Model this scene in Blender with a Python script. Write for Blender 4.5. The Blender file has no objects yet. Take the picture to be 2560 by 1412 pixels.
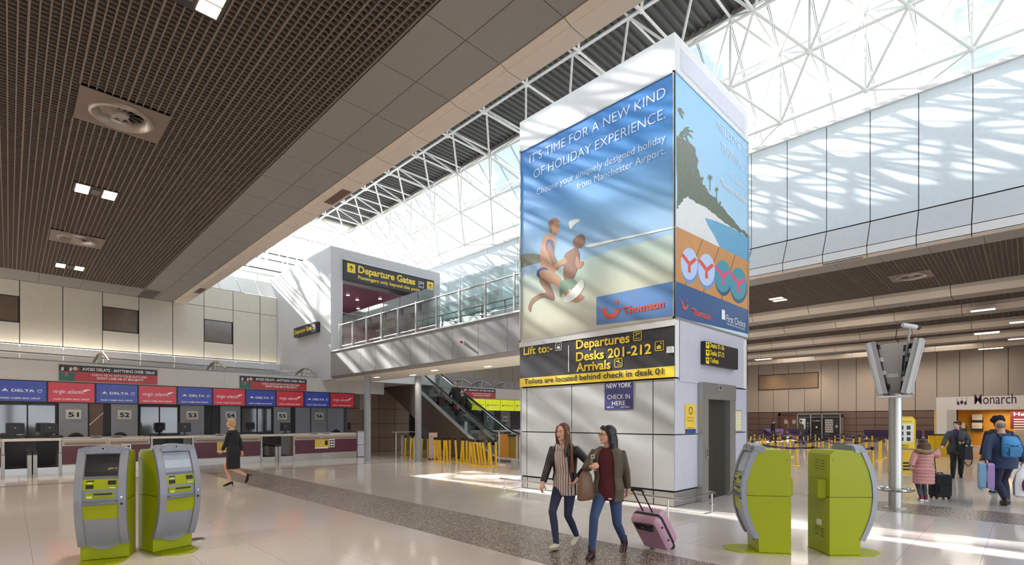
import bpy, bmesh, math, random
from mathutils import Vector, Matrix
random.seed(7)
sc = bpy.context.scene
COL = sc.collection
PI = math.pi

# ------------------------------------------------------------------ camera, sky, sun, exposure
CF, CHY, CA, CH = 1275.0, 1052.0, math.radians(44.6), 1.65     # focal length and horizon row of the 2560x1412 frame, heading, eye height
cam = bpy.data.objects.new('camera', bpy.data.cameras.new('camera'))
COL.objects.link(cam)
cam.data.sensor_width = 36.0
cam.data.lens = 36.0 * CF / 2560
cam.data.shift_y = (CHY - 706) / 2560
cam.data.clip_end = 400
cam.location = (0, 0, CH)
cam.rotation_euler = (PI / 2, 0, -CA)
sc.camera = cam
sc.view_settings.view_transform = 'Standard'
sc.view_settings.look = 'None'
sc.view_settings.exposure = 0.0
sc.view_settings.gamma = 1.0
sc.view_settings.use_curve_mapping = False
sc.cycles.use_denoising = True
sc.cycles.max_bounces = 8
sc.cycles.diffuse_bounces = 4
sc.cycles.glossy_bounces = 3
sc.cycles.transmission_bounces = 6
sc.cycles.transparent_max_bounces = 24
sc.cycles.sample_clamp_indirect = 6.0
sc.cycles.caustics_reflective = False
sc.cycles.caustics_refractive = False

world = bpy.data.worlds.new('sky')
sc.world = world
world.use_nodes = True
nt = world.node_tree
nt.nodes.clear()
N = nt.nodes.new
w_out, w_bg, w_tc = N('ShaderNodeOutputWorld'), N('ShaderNodeBackground'), N('ShaderNodeTexCoord')
w_no, w_cr, w_mx = N('ShaderNodeTexNoise'), N('ShaderNodeValToRGB'), N('ShaderNodeMix')
w_map = N('ShaderNodeMapping')
w_map.inputs['Location'].default_value = (0.35, 0.1, 0.2)
w_map.inputs['Scale'].default_value = (1, 1, 1.8)
w_no.inputs['Scale'].default_value = 2.6
w_no.inputs['Detail'].default_value = 6
w_cr.color_ramp.elements[0].position = 0.42
w_cr.color_ramp.elements[1].position = 0.60
w_mx.data_type = 'RGBA'
w_mx.inputs[6].default_value = (0.25, 0.32, 0.42, 1)      # open sky
w_mx.inputs[7].default_value = (1.72, 1.85, 2.0, 1)        # sunlit cloud
nt.links.new(w_tc.outputs['Generated'], w_map.inputs[0])
nt.links.new(w_map.outputs[0], w_no.inputs['Vector'])
nt.links.new(w_no.outputs['Fac'], w_cr.inputs[0])
nt.links.new(w_cr.outputs[0], w_mx.inputs[0])
nt.links.new(w_mx.outputs[2], w_bg.inputs[0])
nt.links.new(w_bg.outputs[0], w_out.inputs[0])
w_bg.inputs[1].default_value = 3.3

SUN_DIR = Vector((0.100, -0.575, -0.335)).normalized()
sun = bpy.data.objects.new('sun', bpy.data.lights.new('sun', 'SUN'))
COL.objects.link(sun)
sun.data.energy = 38.0
sun.data.angle = math.radians(0.6)
sun.data.color = (1.0, 0.975, 0.94)
sun.location = (0, 60, 40)
sun.rotation_euler = SUN_DIR.to_track_quat('-Z', 'Y').to_euler()

# ------------------------------------------------------------------ helpers
def ray(px, py):
    r, u = (px - 1280) / CF, (CHY - py) / CF
    s, c = math.sin(CA), math.cos(CA)
    return Vector((s + r * c, c - r * s, u))
EYE = Vector((0, 0, CH))
def onZ(px, py, z=0.0):
    d = ray(px, py); return EYE + d * ((z - CH) / d.z)
def onX(px, py, X):
    d = ray(px, py); return EYE + d * (X / d.x)
def onY(px, py, Y):
    d = ray(px, py); return EYE + d * (Y / d.y)

def lin(h):
    h = h.lstrip('#')
    v = [int(h[i:i + 2], 16) / 255 for i in (0, 2, 4)]
    return tuple(c / 12.92 if c <= 0.04045 else ((c + 0.055) / 1.055) ** 2.4 for c in v)

def mat(name, hexc, rough=0.5, metal=0.0, var=0.06, scale=6.0, bump=0.0, spec=0.5, emit=0.0, coat=0.0):
    m = bpy.data.materials.new(name); m.use_nodes = True
    t = m.node_tree; b = t.nodes['Principled BSDF']
    c = lin(hexc)
    b.inputs['Roughness'].default_value = rough
    b.inputs['Metallic'].default_value = metal
    b.inputs['Specular IOR Level'].default_value = spec
    b.inputs['Coat Weight'].default_value = coat
    tc = t.nodes.new('ShaderNodeTexCoord'); no = t.nodes.new('ShaderNodeTexNoise')
    no.inputs['Scale'].default_value = scale; no.inputs['Detail'].default_value = 4
    t.links.new(tc.outputs['Object'], no.inputs['Vector'])
    mx = t.nodes.new('ShaderNodeMix'); mx.data_type = 'RGBA'
    mx.inputs[6].default_value = (*[max(0, x * (1 - var)) for x in c], 1)
    mx.inputs[7].default_value = (*[min(1, x * (1 + var)) for x in c], 1)
    t.links.new(no.outputs['Fac'], mx.inputs[0])
    t.links.new(mx.outputs[2], b.inputs['Base Color'])
    if bump:
        bp = t.nodes.new('ShaderNodeBump'); bp.inputs['Strength'].default_value = bump
        bp.inputs['Distance'].default_value = 0.02
        t.links.new(no.outputs['Fac'], bp.inputs['Height']); t.links.new(bp.outputs[0], b.inputs['Normal'])
    if emit:
        b.inputs['Emission Color'].default_value = (*c, 1); b.inputs['Emission Strength'].default_value = emit
    return m

def glass_mat(name, tint=(0.93, 0.97, 0.96), refl=0.10, rough=0.02):
    m = bpy.data.materials.new(name); m.use_nodes = True
    t = m.node_tree; t.nodes.clear()
    o = t.nodes.new('ShaderNodeOutputMaterial'); mx = t.nodes.new('ShaderNodeMixShader')
    tr = t.nodes.new('ShaderNodeBsdfTransparent'); gl = t.nodes.new('ShaderNodeBsdfGlossy')
    lw = t.nodes.new('ShaderNodeLayerWeight'); ma = t.nodes.new('ShaderNodeMath')
    lw.inputs['Blend'].default_value = 0.25
    ma.operation = 'MULTIPLY_ADD'; ma.inputs[1].default_value = 0.5; ma.inputs[2].default_value = refl * 0.5
    t.links.new(lw.outputs['Fresnel'], ma.inputs[0])
    tr.inputs[0].default_value = (*tint, 1); gl.inputs['Roughness'].default_value = rough
    t.links.new(ma.outputs[0], mx.inputs[0]); t.links.new(tr.outputs[0], mx.inputs[1])
    t.links.new(gl.outputs[0], mx.inputs[2]); t.links.new(mx.outputs[0], o.inputs[0])
    return m

class MB:
    """collects shapes into one bmesh"""
    def __init__(s): s.bm = bmesh.new(); s.mi = 0
    def _new(s, verts, faces):
        vs = [s.bm.verts.new(v) for v in verts]
        out = []
        for f in faces:
            try:
                q = s.bm.faces.new([vs[i] for i in f]); q.material_index = s.mi; out.append(q)
            except ValueError: pass
        return vs
    def box(s, x0, x1, y0, y1, z0, z1, M=None):
        v = [Vector((x, y, z)) for z in (z0, z1) for y in (y0, y1) for x in (x0, x1)]
        if M: v = [M @ p for p in v]
        s._new(v, [(0, 2, 3, 1), (4, 5, 7, 6), (0, 1, 5, 4), (2, 6, 7, 3), (0, 4, 6, 2), (1, 3, 7, 5)]); return s
    def tube(s, pts, r, n=8, cap=True, radii=None, flat=None):
        pts = [Vector(p) for p in pts]; rings = []
        up = None
        for i, p in enumerate(pts):
            a = pts[max(i - 1, 0)]; b = pts[min(i + 1, len(pts) - 1)]
            d = (b - a).normalized()
            if up is None:
                up = Vector((0, 0, 1)) if abs(d.z) < 0.9 else Vector((1, 0, 0))
            x = d.cross(up).normalized(); y = x.cross(d).normalized(); up = y
            rr = radii[i] if radii else r
            ra, rb = rr if isinstance(rr, tuple) else (rr, rr)
            rings.append([p + x * ra * math.cos(2 * PI * k / n) + y * rb * math.sin(2 * PI * k / n) for k in range(n)])
        s.loft(rings, cap); return s
    def loft(s, rings, cap=True, close=True):
        n = len(rings[0]); vs = [v for r in rings for v in r]; f = []
        for i in range(len(rings) - 1):
            for k in range(n if close else n - 1):
                k2 = (k + 1) % n
                f.append((i * n + k, i * n + k2, (i + 1) * n + k2, (i + 1) * n + k))
        if cap: f.append(tuple(range(n))[::-1]); f.append(tuple((len(rings) - 1) * n + k for k in range(n)))
        s._new(vs, f); return s
    def cyl(s, c, r, h, n=16, r2=None):
        c = Vector(c); r2 = r if r2 is None else r2
        s.loft([[c + Vector((q * math.cos(2 * PI * k / n), q * math.sin(2 * PI * k / n), z)) for k in range(n)] for q, z in ((r, 0), (r2, h))]); return s
    def lathe(s, prof, c=(0, 0, 0), n=24, M=None, cap=False):
        c = Vector(c)
        R = [[Vector((r * math.cos(2 * PI * k / n), r * math.sin(2 * PI * k / n), z)) for k in range(n)] for r, z in prof]
        R = [[(M @ p if M else p) + c for p in q] for q in R]
        s.loft(R, cap); return s
    def prism(s, poly, F, d0, d1):
        """2D polygon in frame F (u, v, normal) pushed from d0 to d1 along the normal"""
        n = len(poly)
        v = [F @ Vector((p[0], p[1], d0)) for p in poly] + [F @ Vector((p[0], p[1], d1)) for p in poly]
        f = [tuple(range(n))[::-1], tuple(range(n, 2 * n))] + [(k, (k + 1) % n, n + (k + 1) % n, n + k) for k in range(n)]
        s._new(v, f); return s
    def poly(s, pts): s._new([Vector(p) for p in pts], [tuple(range(len(pts)))]); return s
    def ell(s, c, r, n=12, m=8, M=None):
        c = Vector(c); R = []
        for i in range(m + 1):
            th = PI * i / m; q = max(math.sin(th), 1e-3)
            R.append([Vector((r[0] * q * math.cos(2 * PI * k / n), r[1] * q * math.sin(2 * PI * k / n), -r[2] * math.cos(th))) for k in range(n)])
        R = [[(M @ p if M else p) + c for p in q] for q in R]
        s.loft(R, True); return s
    def build(s, name, m, parent=None, smooth=False, bevel=0.0):
        if bevel:
            bmesh.ops.bevel(s.bm, geom=list(s.bm.edges), offset=bevel, segments=2, affect='EDGES', clamp_overlap=True)
        me = bpy.data.meshes.new(name)
        bmesh.ops.recalc_face_normals(s.bm, faces=s.bm.faces)
        s.bm.to_mesh(me); s.bm.free()
        for q in (m if isinstance(m, (list, tuple)) else [m]): me.materials.append(q)
        if smooth:
            for p in me.polygons: p.use_smooth = True
            try: me.set_sharp_from_angle(angle=math.radians(smooth if smooth is not True else 40))
            except Exception: pass
        o = bpy.data.objects.new(name, me); COL.objects.link(o)
        if parent: attach(o, parent)
        return o

ROOTM = {}
def attach(o, parent):
    o.parent = parent
    if parent.name in ROOTM: o.matrix_parent_inverse = ROOTM[parent.name].inverted()
    return o
def tag(o, label=None, cat=None, group=None, kind=None):
    for k, v in (('label', label), ('category', cat), ('group', group), ('kind', kind)):
        if v: o[k] = v
    return o
def thing(name, label, cat, loc=(0, 0, 0), group=None, kind=None, rot=0.0):
    o = bpy.data.objects.new(name, None); COL.objects.link(o)
    o.empty_display_size = 0.2
    o.location = loc; o.rotation_euler = (0, 0, rot)
    ROOTM[o.name] = Matrix.Translation(Vector(loc)) @ Matrix.Rotation(rot, 4, 'Z')
    return tag(o, label, cat, group, kind)
def local(name, label, cat, group=None):
    """a thing whose parts are modelled round its own origin, to be moved or copied later"""
    o = bpy.data.objects.new(name, None); COL.objects.link(o); o.empty_display_size = 0.2
    return tag(o, label, cat, group)
def struct(name, loc=(0, 0, 0)):
    return thing(name, None, None, loc, kind='structure')
def dup(o, loc=None, rot=None, label=None, parent=None):
    c = o.copy(); COL.objects.link(c)
    if parent: c.parent = parent
    if loc is not None: c.location = loc
    if rot is not None: c.rotation_euler = (0, 0, rot)
    if label: c['label'] = label
    for ch in list(o.children): dup(ch, parent=c)
    return c

def frame(o, u, v=(0, 0, 1)):
    u = Vector(u).normalized(); v = Vector(v).normalized(); n = u.cross(v)
    return Matrix(((u.x, v.x, n.x, o[0]), (u.y, v.y, n.y, o[1]), (u.z, v.z, n.z, o[2]), (0, 0, 0, 1)))
def FX(X, y, z): return frame((X, y, z), (0, -1, 0))       # a face that looks towards -X: u runs along -Y
def FY(Y, x, z): return frame((x, Y, z), (1, 0, 0))        # a face that looks towards -Y: u runs along +X

def slab(name, F, u0, u1, v0, v1, d0, d1, m, parent, bevel=0.0):
    return MB().prism([(u0, v0), (u1, v0), (u1, v1), (u0, v1)], F, d0, d1).build(name, m, parent, bevel=bevel)
def flat(name, F, poly, d, m, parent, th=0.002):
    return MB().prism(poly, F, d, d + th).build(name, m, parent)
def panels(parent, F, us, vs, th, gap, m, name='panel', skip=(), d0=0.0):
    cache = {}
    for i in range(len(us) - 1):
        for j in range(len(vs) - 1):
            if (i, j) in skip: continue
            w, h = us[i + 1] - us[i] - gap, vs[j + 1] - vs[j] - gap
            key = (round(w, 3), round(h, 3))
            if key not in cache:
                b = MB(); b.box(-w / 2, w / 2, -h / 2, h / 2, 0, th)
                me = bpy.data.meshes.new(name)
                bmesh.ops.recalc_face_normals(b.bm, faces=b.bm.faces)
                b.bm.to_mesh(me); b.bm.free(); me.materials.append(m); cache[key] = me
            o = bpy.data.objects.new(name, cache[key]); COL.objects.link(o)
            o.matrix_local = F @ Matrix.Translation(((us[i] + us[i + 1]) / 2, (vs[j] + vs[j + 1]) / 2, d0))
            attach(o, parent)

TEXTS = []
def text(parent, body, F, u, v, w, h, m, bold=0.0, d=0.004, name='lettering', align='L', italic=0.0):
    """lettering on frame F: left end u, base line v, overall width w (None: natural), capital height h"""
    cu = bpy.data.curves.new(name, 'FONT'); cu.body = body; cu.offset = bold; cu.extrude = 0.0
    cu.shear = italic; cu.resolution_u = 4
    cu.materials.append(m)
    o = bpy.data.objects.new(name, cu); COL.objects.link(o)
    attach(o, parent)
    TEXTS.append((o, F, u, v, w, h, d, align))
    return o
def fit_texts():
    bpy.context.view_layer.update()
    dg = bpy.context.evaluated_depsgraph_get()
    cap = 0.729
    for o, F, u, v, w, h, d, al in TEXTS:
        me = bpy.data.meshes.new_from_object(o.evaluated_get(dg))
        xs = [q.co.x for q in me.vertices] or [0, 1]
        bw = max(xs) - min(xs); sy = h / cap
        sx = (w / bw) if (w and bw > 0) else sy
        off = {'L': 0, 'C': -bw * sx / 2, 'R': -bw * sx}[al]
        q = bpy.data.objects.new('lettering', me); COL.objects.link(q)
        q.parent = o.parent; q.matrix_parent_inverse = o.matrix_parent_inverse
        q.matrix_basis = F @ Matrix.Translation((u + off - min(xs) * sx, v, d)) @ Matrix.Diagonal((sx, sy, 1, 1))
        bpy.data.objects.remove(o)

# ------------------------------------------------------------------ materials
WHITE = mat('white_paint', '#e6e4e0', 0.45)
OFFWHITE = mat('offwhite_panel', '#c2bfba', 0.35)
PANEL = mat('pale_grey_panel', '#d3d4d4', 0.35)
CREAM = mat('cream_panel', '#d6d0c2', 0.4)
LILAC = mat('cool_grey_panel', '#c4c4d0', 0.35)
GREYPANEL = mat('grey_panel', '#e0e0e0', 0.4)
CEILP = mat('ceiling_panel', '#8b8681', 0.45)
BEIGE = mat('beige_panel', '#d8cbbd', 0.45)
TAN = mat('tan_panel', '#bdb0a3', 0.5)
MAUVE = mat('mauve_brown_panel', '#7d655c', 0.55)
DARK = mat('dark_gap', '#1e1c1b', 0.8)
BLACK = mat('black_plastic', '#121214', 0.45)
CHAR = mat('charcoal', '#2e2e30', 0.5)
GRID = mat('grid_blade_paint', '#776a60', 0.6)
SLOPE = mat('sloping_panel_grey', '#c3c4c4', 0.4)
STEEL = mat('brushed_steel', '#b5b4b0', 0.38, 0.8, scale=30)
CHROME = mat('polished_steel', '#d4d4d2', 0.15, 1.0)
ALU = mat('silver_paint', '#a9a9a6', 0.4, 0.3)
FASCIA = mat('fascia_grey', '#8e8e8c', 0.45)
CLAD = mat('tower_cladding', '#b4b5b4', 0.35)
COLUMN = mat('column_grey', '#8e9298', 0.45)
FRAMEW = mat('space_frame_white', '#efefe8', 0.45)
DECK = mat('dark_roof_deck', '#4c4a49', 0.6)
BAR = mat('glazing_bar_grey', '#8f8f8f', 0.5)
NAVYSIGN = mat('sign_ink_black', '#23212e', 0.4)
SIGNBLK = mat('sign_black', '#29282c', 0.4)
YEL = mat('sign_yellow', '#f0cf2e', 0.45)
WTXT = mat('white_lettering', '#f2f2f2', 0.5)
BTXT = mat('black_lettering', '#17161a', 0.5)
YPOST = mat('yellow_post', '#e3b81c', 0.4)
GLASS = glass_mat('clear_glass', (0.90, 0.96, 0.95))
ROOFGLASS = glass_mat('roof_glass', (0.90, 0.92, 0.93), 0.06)
DGLASS = mat('dark_window_glass', '#6e6052', 0.12, spec=1.0, var=.25, scale=3)
BURG = mat('burgundy_panel', '#5a2a3a', 0.45)
LIME = mat('lime_paint', '#98a208', 0.38, var=0.03, spec=0.3)
KGREY = mat('kiosk_grey', '#888c96', 0.35, 0.15)
LAMP = mat('lamp_face', '#ffdfae', 0.5, emit=14.0)
LAMPC = mat('lamp_face_cool', '#fff6e8', 0.5, emit=8.0)
# ------------------------------------------------------------------ floor
def floor_mats():
    def base(name, c1, c2, rough):
        m = bpy.data.materials.new(name); m.use_nodes = True
        t = m.node_tree; b = t.nodes['Principled BSDF']
        tc = t.nodes.new('ShaderNodeTexCoord'); ge = t.nodes.new('ShaderNodeNewGeometry')
        n1 = t.nodes.new('ShaderNodeTexNoise'); n1.inputs['Scale'].default_value = 45; n1.inputs['Detail'].default_value = 5
        t.links.new(ge.outputs['Position'], n1.inputs['Vector'])
        r = t.nodes.new('ShaderNodeValToRGB'); r.color_ramp.elements[0].color = (*lin(c1), 1); r.color_ramp.elements[1].color = (*lin(c2), 1)
        r.color_ramp.elements[0].position = 0.3; r.color_ramp.elements[1].position = 0.7
        t.links.new(n1.outputs['Fac'], r.inputs[0]); t.links.new(r.outputs[0], b.inputs['Base Color'])
        b.inputs['Roughness'].default_value = rough
        b.inputs['Specular IOR Level'].default_value = 0.6
        return m
    a = base('pale_terrazzo', '#c3bab3', '#cfc6bf', 0.10)
    g = bpy.data.materials.new('speckled_granite'); g.use_nodes = True
    t = g.node_tree; b = t.nodes['Principled BSDF']
    ge = t.nodes.new('ShaderNodeNewGeometry'); v = t.nodes.new('ShaderNodeTexVoronoi'); v.inputs['Scale'].default_value = 95
    n = t.nodes.new('ShaderNodeTexNoise'); n.inputs['Scale'].default_value = 60; n.inputs['Detail'].default_value = 3
    t.links.new(ge.outputs['Position'], v.inputs['Vector']); t.links.new(ge.outputs['Position'], n.inputs['Vector'])
    sp = t.nodes.new('ShaderNodeSeparateColor'); t.links.new(v.outputs['Color'], sp.inputs[0])
    r = t.nodes.new('ShaderNodeValToRGB'); r.color_ramp.interpolation = 'CONSTANT'
    e = r.color_ramp.elements
    e[0].color = (*lin('#3f3734'), 1); e[1].position = 0.3; e[1].color = (*lin('#7a6e66'), 1)
    x = e.new(0.62); x.color = (*lin('#968a80'), 1); x = e.new(0.86); x.color = (*lin('#c4b9ae'), 1)
    t.links.new(sp.outputs[0], r.inputs[0]); t.links.new(r.outputs[0], b.inputs['Base Color'])
    b.inputs['Roughness'].default_value = 0.25
    return a, g
PALE, GRANITE = floor_mats()
JOINT = mat('floor_joint', '#a0958a', 0.5)
floor = MB().box(-14, 56, -14, 42, -0.3, -0.006).build('floor', JOINT)
tag(floor, kind='structure')
TS = 0.70
def tile_list():
    out = []
    x = 4.4 - TS * 26
    for i in range(106):
        xa = x + i * TS
        if xa > 55: break
        for j in range(80):
            ya = -13.6 + j * TS
            gran = (4.39 < xa + .35 < 5.81) or (11.4 < xa + .35 < 12.8 and ya + .35 < 4.3)
            out.append((xa, ya, gran))
    return out
tl = tile_list()
def tkey(t):
    cx, cy = t[0] + TS / 2, t[1] + TS / 2
    d = math.sin(CA) * cx + math.cos(CA) * cy; r = math.cos(CA) * cx - math.sin(CA) * cy
    if d < 4.0 or abs(r / d) > 1.06: return 1e6 + cx * cx + cy * cy
    return cx * cx + cy * cy
tl.sort(key=tkey)
tmesh = {}
for gr, m in ((False, PALE), (True, GRANITE)):
    b = MB().box(0, TS - .004, 0, TS - .004, -0.006, 0); me = bpy.data.meshes.new('tile'); bmesh.ops.recalc_face_normals(b.bm, faces=b.bm.faces)
    b.bm.to_mesh(me); b.bm.free(); me.materials.append(m); tmesh[gr] = me
for xa, ya, gr in tl[:290]:
    o = bpy.data.objects.new('tile', tmesh[gr]); COL.objects.link(o); o.location = (xa + .002, ya + .002, 0); o.parent = floor
far = MB()
for xa, ya, gr in tl[290:]:
    far.mi = 1 if gr else 0
    far.box(xa + .002, xa + TS - .002, ya + .002, ya + TS - .002, -0.006, 0)
tag(far.build('tile_field', [PALE, GRANITE], floor), kind='stuff')
tag(MB().box(-9, 12.6, 18.0, 18.06, 0, 0.004).build('trim_1', CHAR), kind='structure')

# ------------------------------------------------------------------ left hall: wall above the desks
WY = 27.4
wl = struct('wall_left')
FW = FY(WY, 0, 0)
us = [0.29 - 1.255 * k for k in range(5, 0, -1)] + [0.29 + 1.255 * k for k in range(9)]
xw0, xw1 = us[0], 9.9
us = us[:-1] + [9.06, 9.9]
us = sorted(set(round(u, 3) for u in us))
MB().box(xw0, xw1, WY + .03, WY + .3, 4.65, 8.02).build('backing', DARK, wl)
def wpan(u0, u1, v0, v1, m=CREAM): slab('panel', FW, u0 + .012, u1 - .012, v0 + .01, v1 - .01, -.03, 0.0, m, wl)
WINS = {(2.78, 4.04): (5.47, 6.48), (6.55, 7.80): (5.41, 6.47), (-0.96, 0.29): (5.45, 6.46)}
for a, b in zip(us[:-1], us[1:]):
    w = [v for k, v in WINS.items() if abs((a + b) / 2 - (k[0] + k[1]) / 2) < .3]
    if w:
        wpan(a, b, 4.65, w[0][0]); wpan(a, b, w[0][1], 7.08)
    else:
        wpan(a, b, 4.65, 7.08)
    wpan(a, b, 7.08, 8.02)
for n, (k, (z0, z1)) in enumerate(WINS.items()):
    w = struct('window_%d' % (n + 1))
    a, b = k[0] + .02, k[1] - .02
    MB().box(a, b, WY + .0, WY + .06, z0, z0 + .03).box(a, b, WY, WY + .06, z1 - .03, z1).box(a, a + .03, WY, WY + .06, z0, z1).box(b - .03, b, WY, WY + .06, z0, z1).build('frame', CHAR, w)
    MB().box(a + .03, b - .03, WY + .012, WY + .024, z0 + .03, z1 - .03).build('pane', DGLASS, w)
# stepped soffit and sloping panels under the wall
for a, b in zip(us[:-1], us[1:]):
    MB().box(a + .012, b - .012, WY - .37, WY - .35, 4.24, 4.56).build('panel', GREYPANEL, wl)
    MB().poly([(a + .012, WY - .35, 4.23), (b - .012, WY - .35, 4.23), (b - .012, WY + .5, 3.0), (a + .012, WY + .5, 3.0)]).build('panel', GREYPANEL, wl)
MB().box(xw0, xw1, WY + .62, WY + .7, 0, 4.6).build('backing', GREYPANEL, wl)
# bulkhead over the desks
bh = struct('trim_2')
BY = 22.1
MB().box(-4.5, 12.0, BY, BY + .5, 2.92, 3.56).build('core', OFFWHITE, bh)
for k in range(-2, 6):
    slab('panel', FY(BY, 0, 0), 0.48 + 2.34 * k - 1.5, 0.48 + 2.34 * (k + 1) - 1.506, 2.94, 3.56, 0, .012, OFFWHITE, bh)
slab('end_cap', FX(12.0, 0, 0), -BY - .5, -BY, 2.2, 3.56, -.02, 0, OFFWHITE, bh)

# ------------------------------------------------------------------ left ceiling
CZ = 7.08
ceil = struct('ceiling')
MB().box(-12, 4.0, -8, WY, CZ + 1.0, CZ + 1.1).build('void_backing', DARK, ceil)
gx0, gx1, gy0, gy1 = -1.7, 3.96, 4.0, 25.5
CELL = 0.1042
def inst(name, me, parent, M):
    o = bpy.data.objects.new(name, me); COL.objects.link(o); o.matrix_local = M; o.parent = parent; return o
def meshof(name, b, m):
    me = bpy.data.meshes.new(name); bmesh.ops.recalc_face_normals(b.bm, faces=b.bm.faces); b.bm.to_mesh(me); b.bm.free(); me.materials.append(m); return me
HOLES = [(0.81, 2.05, 10.74, 11.98), (0.84, 2.06, 19.39, 20.61)]
blade_mesh = {}
def blades(axis, w, at, lo, hi, cuts, z0):
    # one blade, broken where a vent plate interrupts the grid
    segs = [(lo, hi)]
    for c0, c1 in sorted(cuts): segs = segs[:-1] + [(segs[-1][0], c0), (c1, segs[-1][1])]
    for a, b in segs:
        key = (axis, w, round(a, 3), round(b, 3))
        if key not in blade_mesh:
            blade_mesh[key] = meshof('blade', MB().box(-w, w, a, b, z0, CZ + .085) if axis == 'a' else MB().box(a, b, -w, w, z0, CZ + .085), GRID)
        inst('blade', blade_mesh[key], ceil, Matrix.Translation((at, 0, 0) if axis == 'a' else (0, at, 0)))
k = 0; x = gx1 - .02
while x > gx0:
    blades('a', .013 if k % 6 == 0 else .009, x, gy0, gy1, [(h[2], h[3]) for h in HOLES if h[0] < x < h[1]], CZ - .002 if k % 6 == 0 else CZ); x -= CELL; k += 1
y = gy0
while y < gy1:
    blades('b', .004, y, gx0, gx1, [(h[0], h[1]) for h in HOLES if h[2] < y < h[3]], CZ + .006); y += CELL
MB().box(-12, gx0 - .03, -8, WY, CZ, CZ + .05).build('side_ceiling', CEILP, ceil)
# pipes and ducts seen through the grid
dk = thing('air_duct', 'long grey duct running above the open grid ceiling', 'duct', (2.9, 2, CZ + .3))
MB().box(2.7, 3.1, 0, 25, CZ + .35, CZ + .7).build('duct_body', mat('duct_grey', '#6d6f72', .5), dk)
# flat panels between grid and fascia, two rows
ys = [-5.6 + 1.25 * k for k in range(27)] + [27.39]
pb = struct('ceiling')
MB().box(3.97, 5.32, -8, WY, CZ + .02, CZ + .1).build('backing', DARK, pb)
FC = Matrix(((1, 0, 0, 0), (0, -1, 0, 0), (0, 0, -1, CZ), (0, 0, 0, 1)))   # looks down
panels(pb, FC, [3.97, 4.64, 5.31], [-v for v in reversed(ys)], .02, .012, CEILP, d0=-.02)
panels(pb, FC, [gx0 - 1.25 * (1 - k) * 0 + 1.25 * k for k in range(6)], [-WY, -25.52], .02, .012, CEILP, d0=-.02)
MB().box(gx0 - 2, 4.0, 25.51, WY, CZ + .02, CZ + .05).build('backing', DARK, pb)
# fascia beam along the open edge: lip, under panel, upright strip, sloping panel, upper wall
fb = struct('trim_3')
for i in range(len(ys) - 1):
    a, b = ys[i] + .008, ys[i + 1] - .008
    MB().prism([(5.33, CZ), (5.46, CZ - .035), (5.46, CZ), (5.33, CZ + .03)], Matrix(((1, 0, 0, 0), (0, 0, 1, 0), (0, 1, 0, 0), (0, 0, 0, 1))), a, b).build('lip_panel', BEIGE, fb)
    MB().box(5.46, 5.80, a, b, CZ - .04, CZ - .0).build('under_panel', BEIGE, fb)
    MB().box(5.785, 5.80, a, b, CZ, CZ + .3).build('upright_panel', WHITE, fb)
    MB().poly([(5.8, a, CZ + .31), (5.8, b, CZ + .31), (5.3, b, CZ + 1.25), (5.3, a, CZ + 1.25)]).build('sloping_panel', GREYPANEL, fb)
    MB().box(5.28, 5.3, a, b, CZ + 1.26, 11.2).build('wall_panel', PANEL, fb)  # unseen upper wall kept low to let the sun over it
MB().box(5.1, 5.27, -8, WY + 10, CZ + .3, 11.2).build('core', DARK, fb)
for ya in (11.7, 24.1):
    g = thing('air_grille', 'slotted grey-brown air grille set in the beige fascia, ' + ('nearer of two' if ya < 20 else 'farther of two'), 'grille', (5.62, ya, CZ - .05))
    MB().box(5.52, 5.74, ya - .5, ya + .5, CZ - .05, CZ - .04).build('frame', MAUVE, g)
    for q in range(8): MB().box(5.53 + q * .026, 5.54 + q * .026, ya - .48, ya + .48, CZ - .056, CZ - .05).build('slat', GRID, g)

# ------------------------------------------------------------------ right side of the atrium
RWALL = mat('right_wall_pale_blue', '#dbe3e8', .4)
wr = struct('wall_right')
RX, RY0, RY1 = 20.5, -6.4, 38.0
yj = [1.18 - 1.2767 * k for k in range(6, 0, -1)] + [1.18 + 1.2767 * k for k in range(30)]
yj = [y for y in yj if y < 38.1]
MB().box(RX + .03, RX + .3, yj[0], 38, 7.4, 12.0).build('core', DARK, wr)
for a, b in zip(yj[:-1], yj[1:]):
    a, b = a + .012, b - .012
    MB().box(RX, RX + .03, a, b, 8.34, 12.0).build('panel', RWALL, wr)
    MB().poly([(RX - .5, a, 7.4), (RX - .5, b, 7.4), (RX, b, 8.3), (RX, a, 8.3)]).build('sloping_panel', SLOPE, wr)
    MB().box(RX - .5, RX - .48, a, b, 7.1, 7.38).build('upright_panel', WHITE, wr)
    MB().prism([(RX - .5, 7.09), (RX - .36, 7.03), (RX - .36, 7.08), (RX - .5, 7.12)], Matrix(((1, 0, 0, 0), (0, 0, 1, 0), (0, 1, 0, 0), (0, 0, 0, 1))), a, b).build('lip_panel', BEIGE, wr)
MB().box(RX - .1, RX + .9, yj[0], 38, 12.0, 12.12).build('coping', WHITE, wr)
MB().box(RX - .47, RX - .05, yj[0], 38, 7.13, 7.38).build('core', DARK, wr)
g = thing('air_grille', 'long slotted grille in the lip under the right wall', 'grille', (RX - .4, 4.4, 7.05))
MB().box(RX - .46, RX - .40, 3.85, 5.0, 7.045, 7.06).build('frame', MAUVE, g)
for q in range(6): MB().box(RX - .46, RX - .40, 3.9 + q * .18, 4.05 + q * .18, 7.036, 7.045).build('slat', GRID, g)

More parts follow.
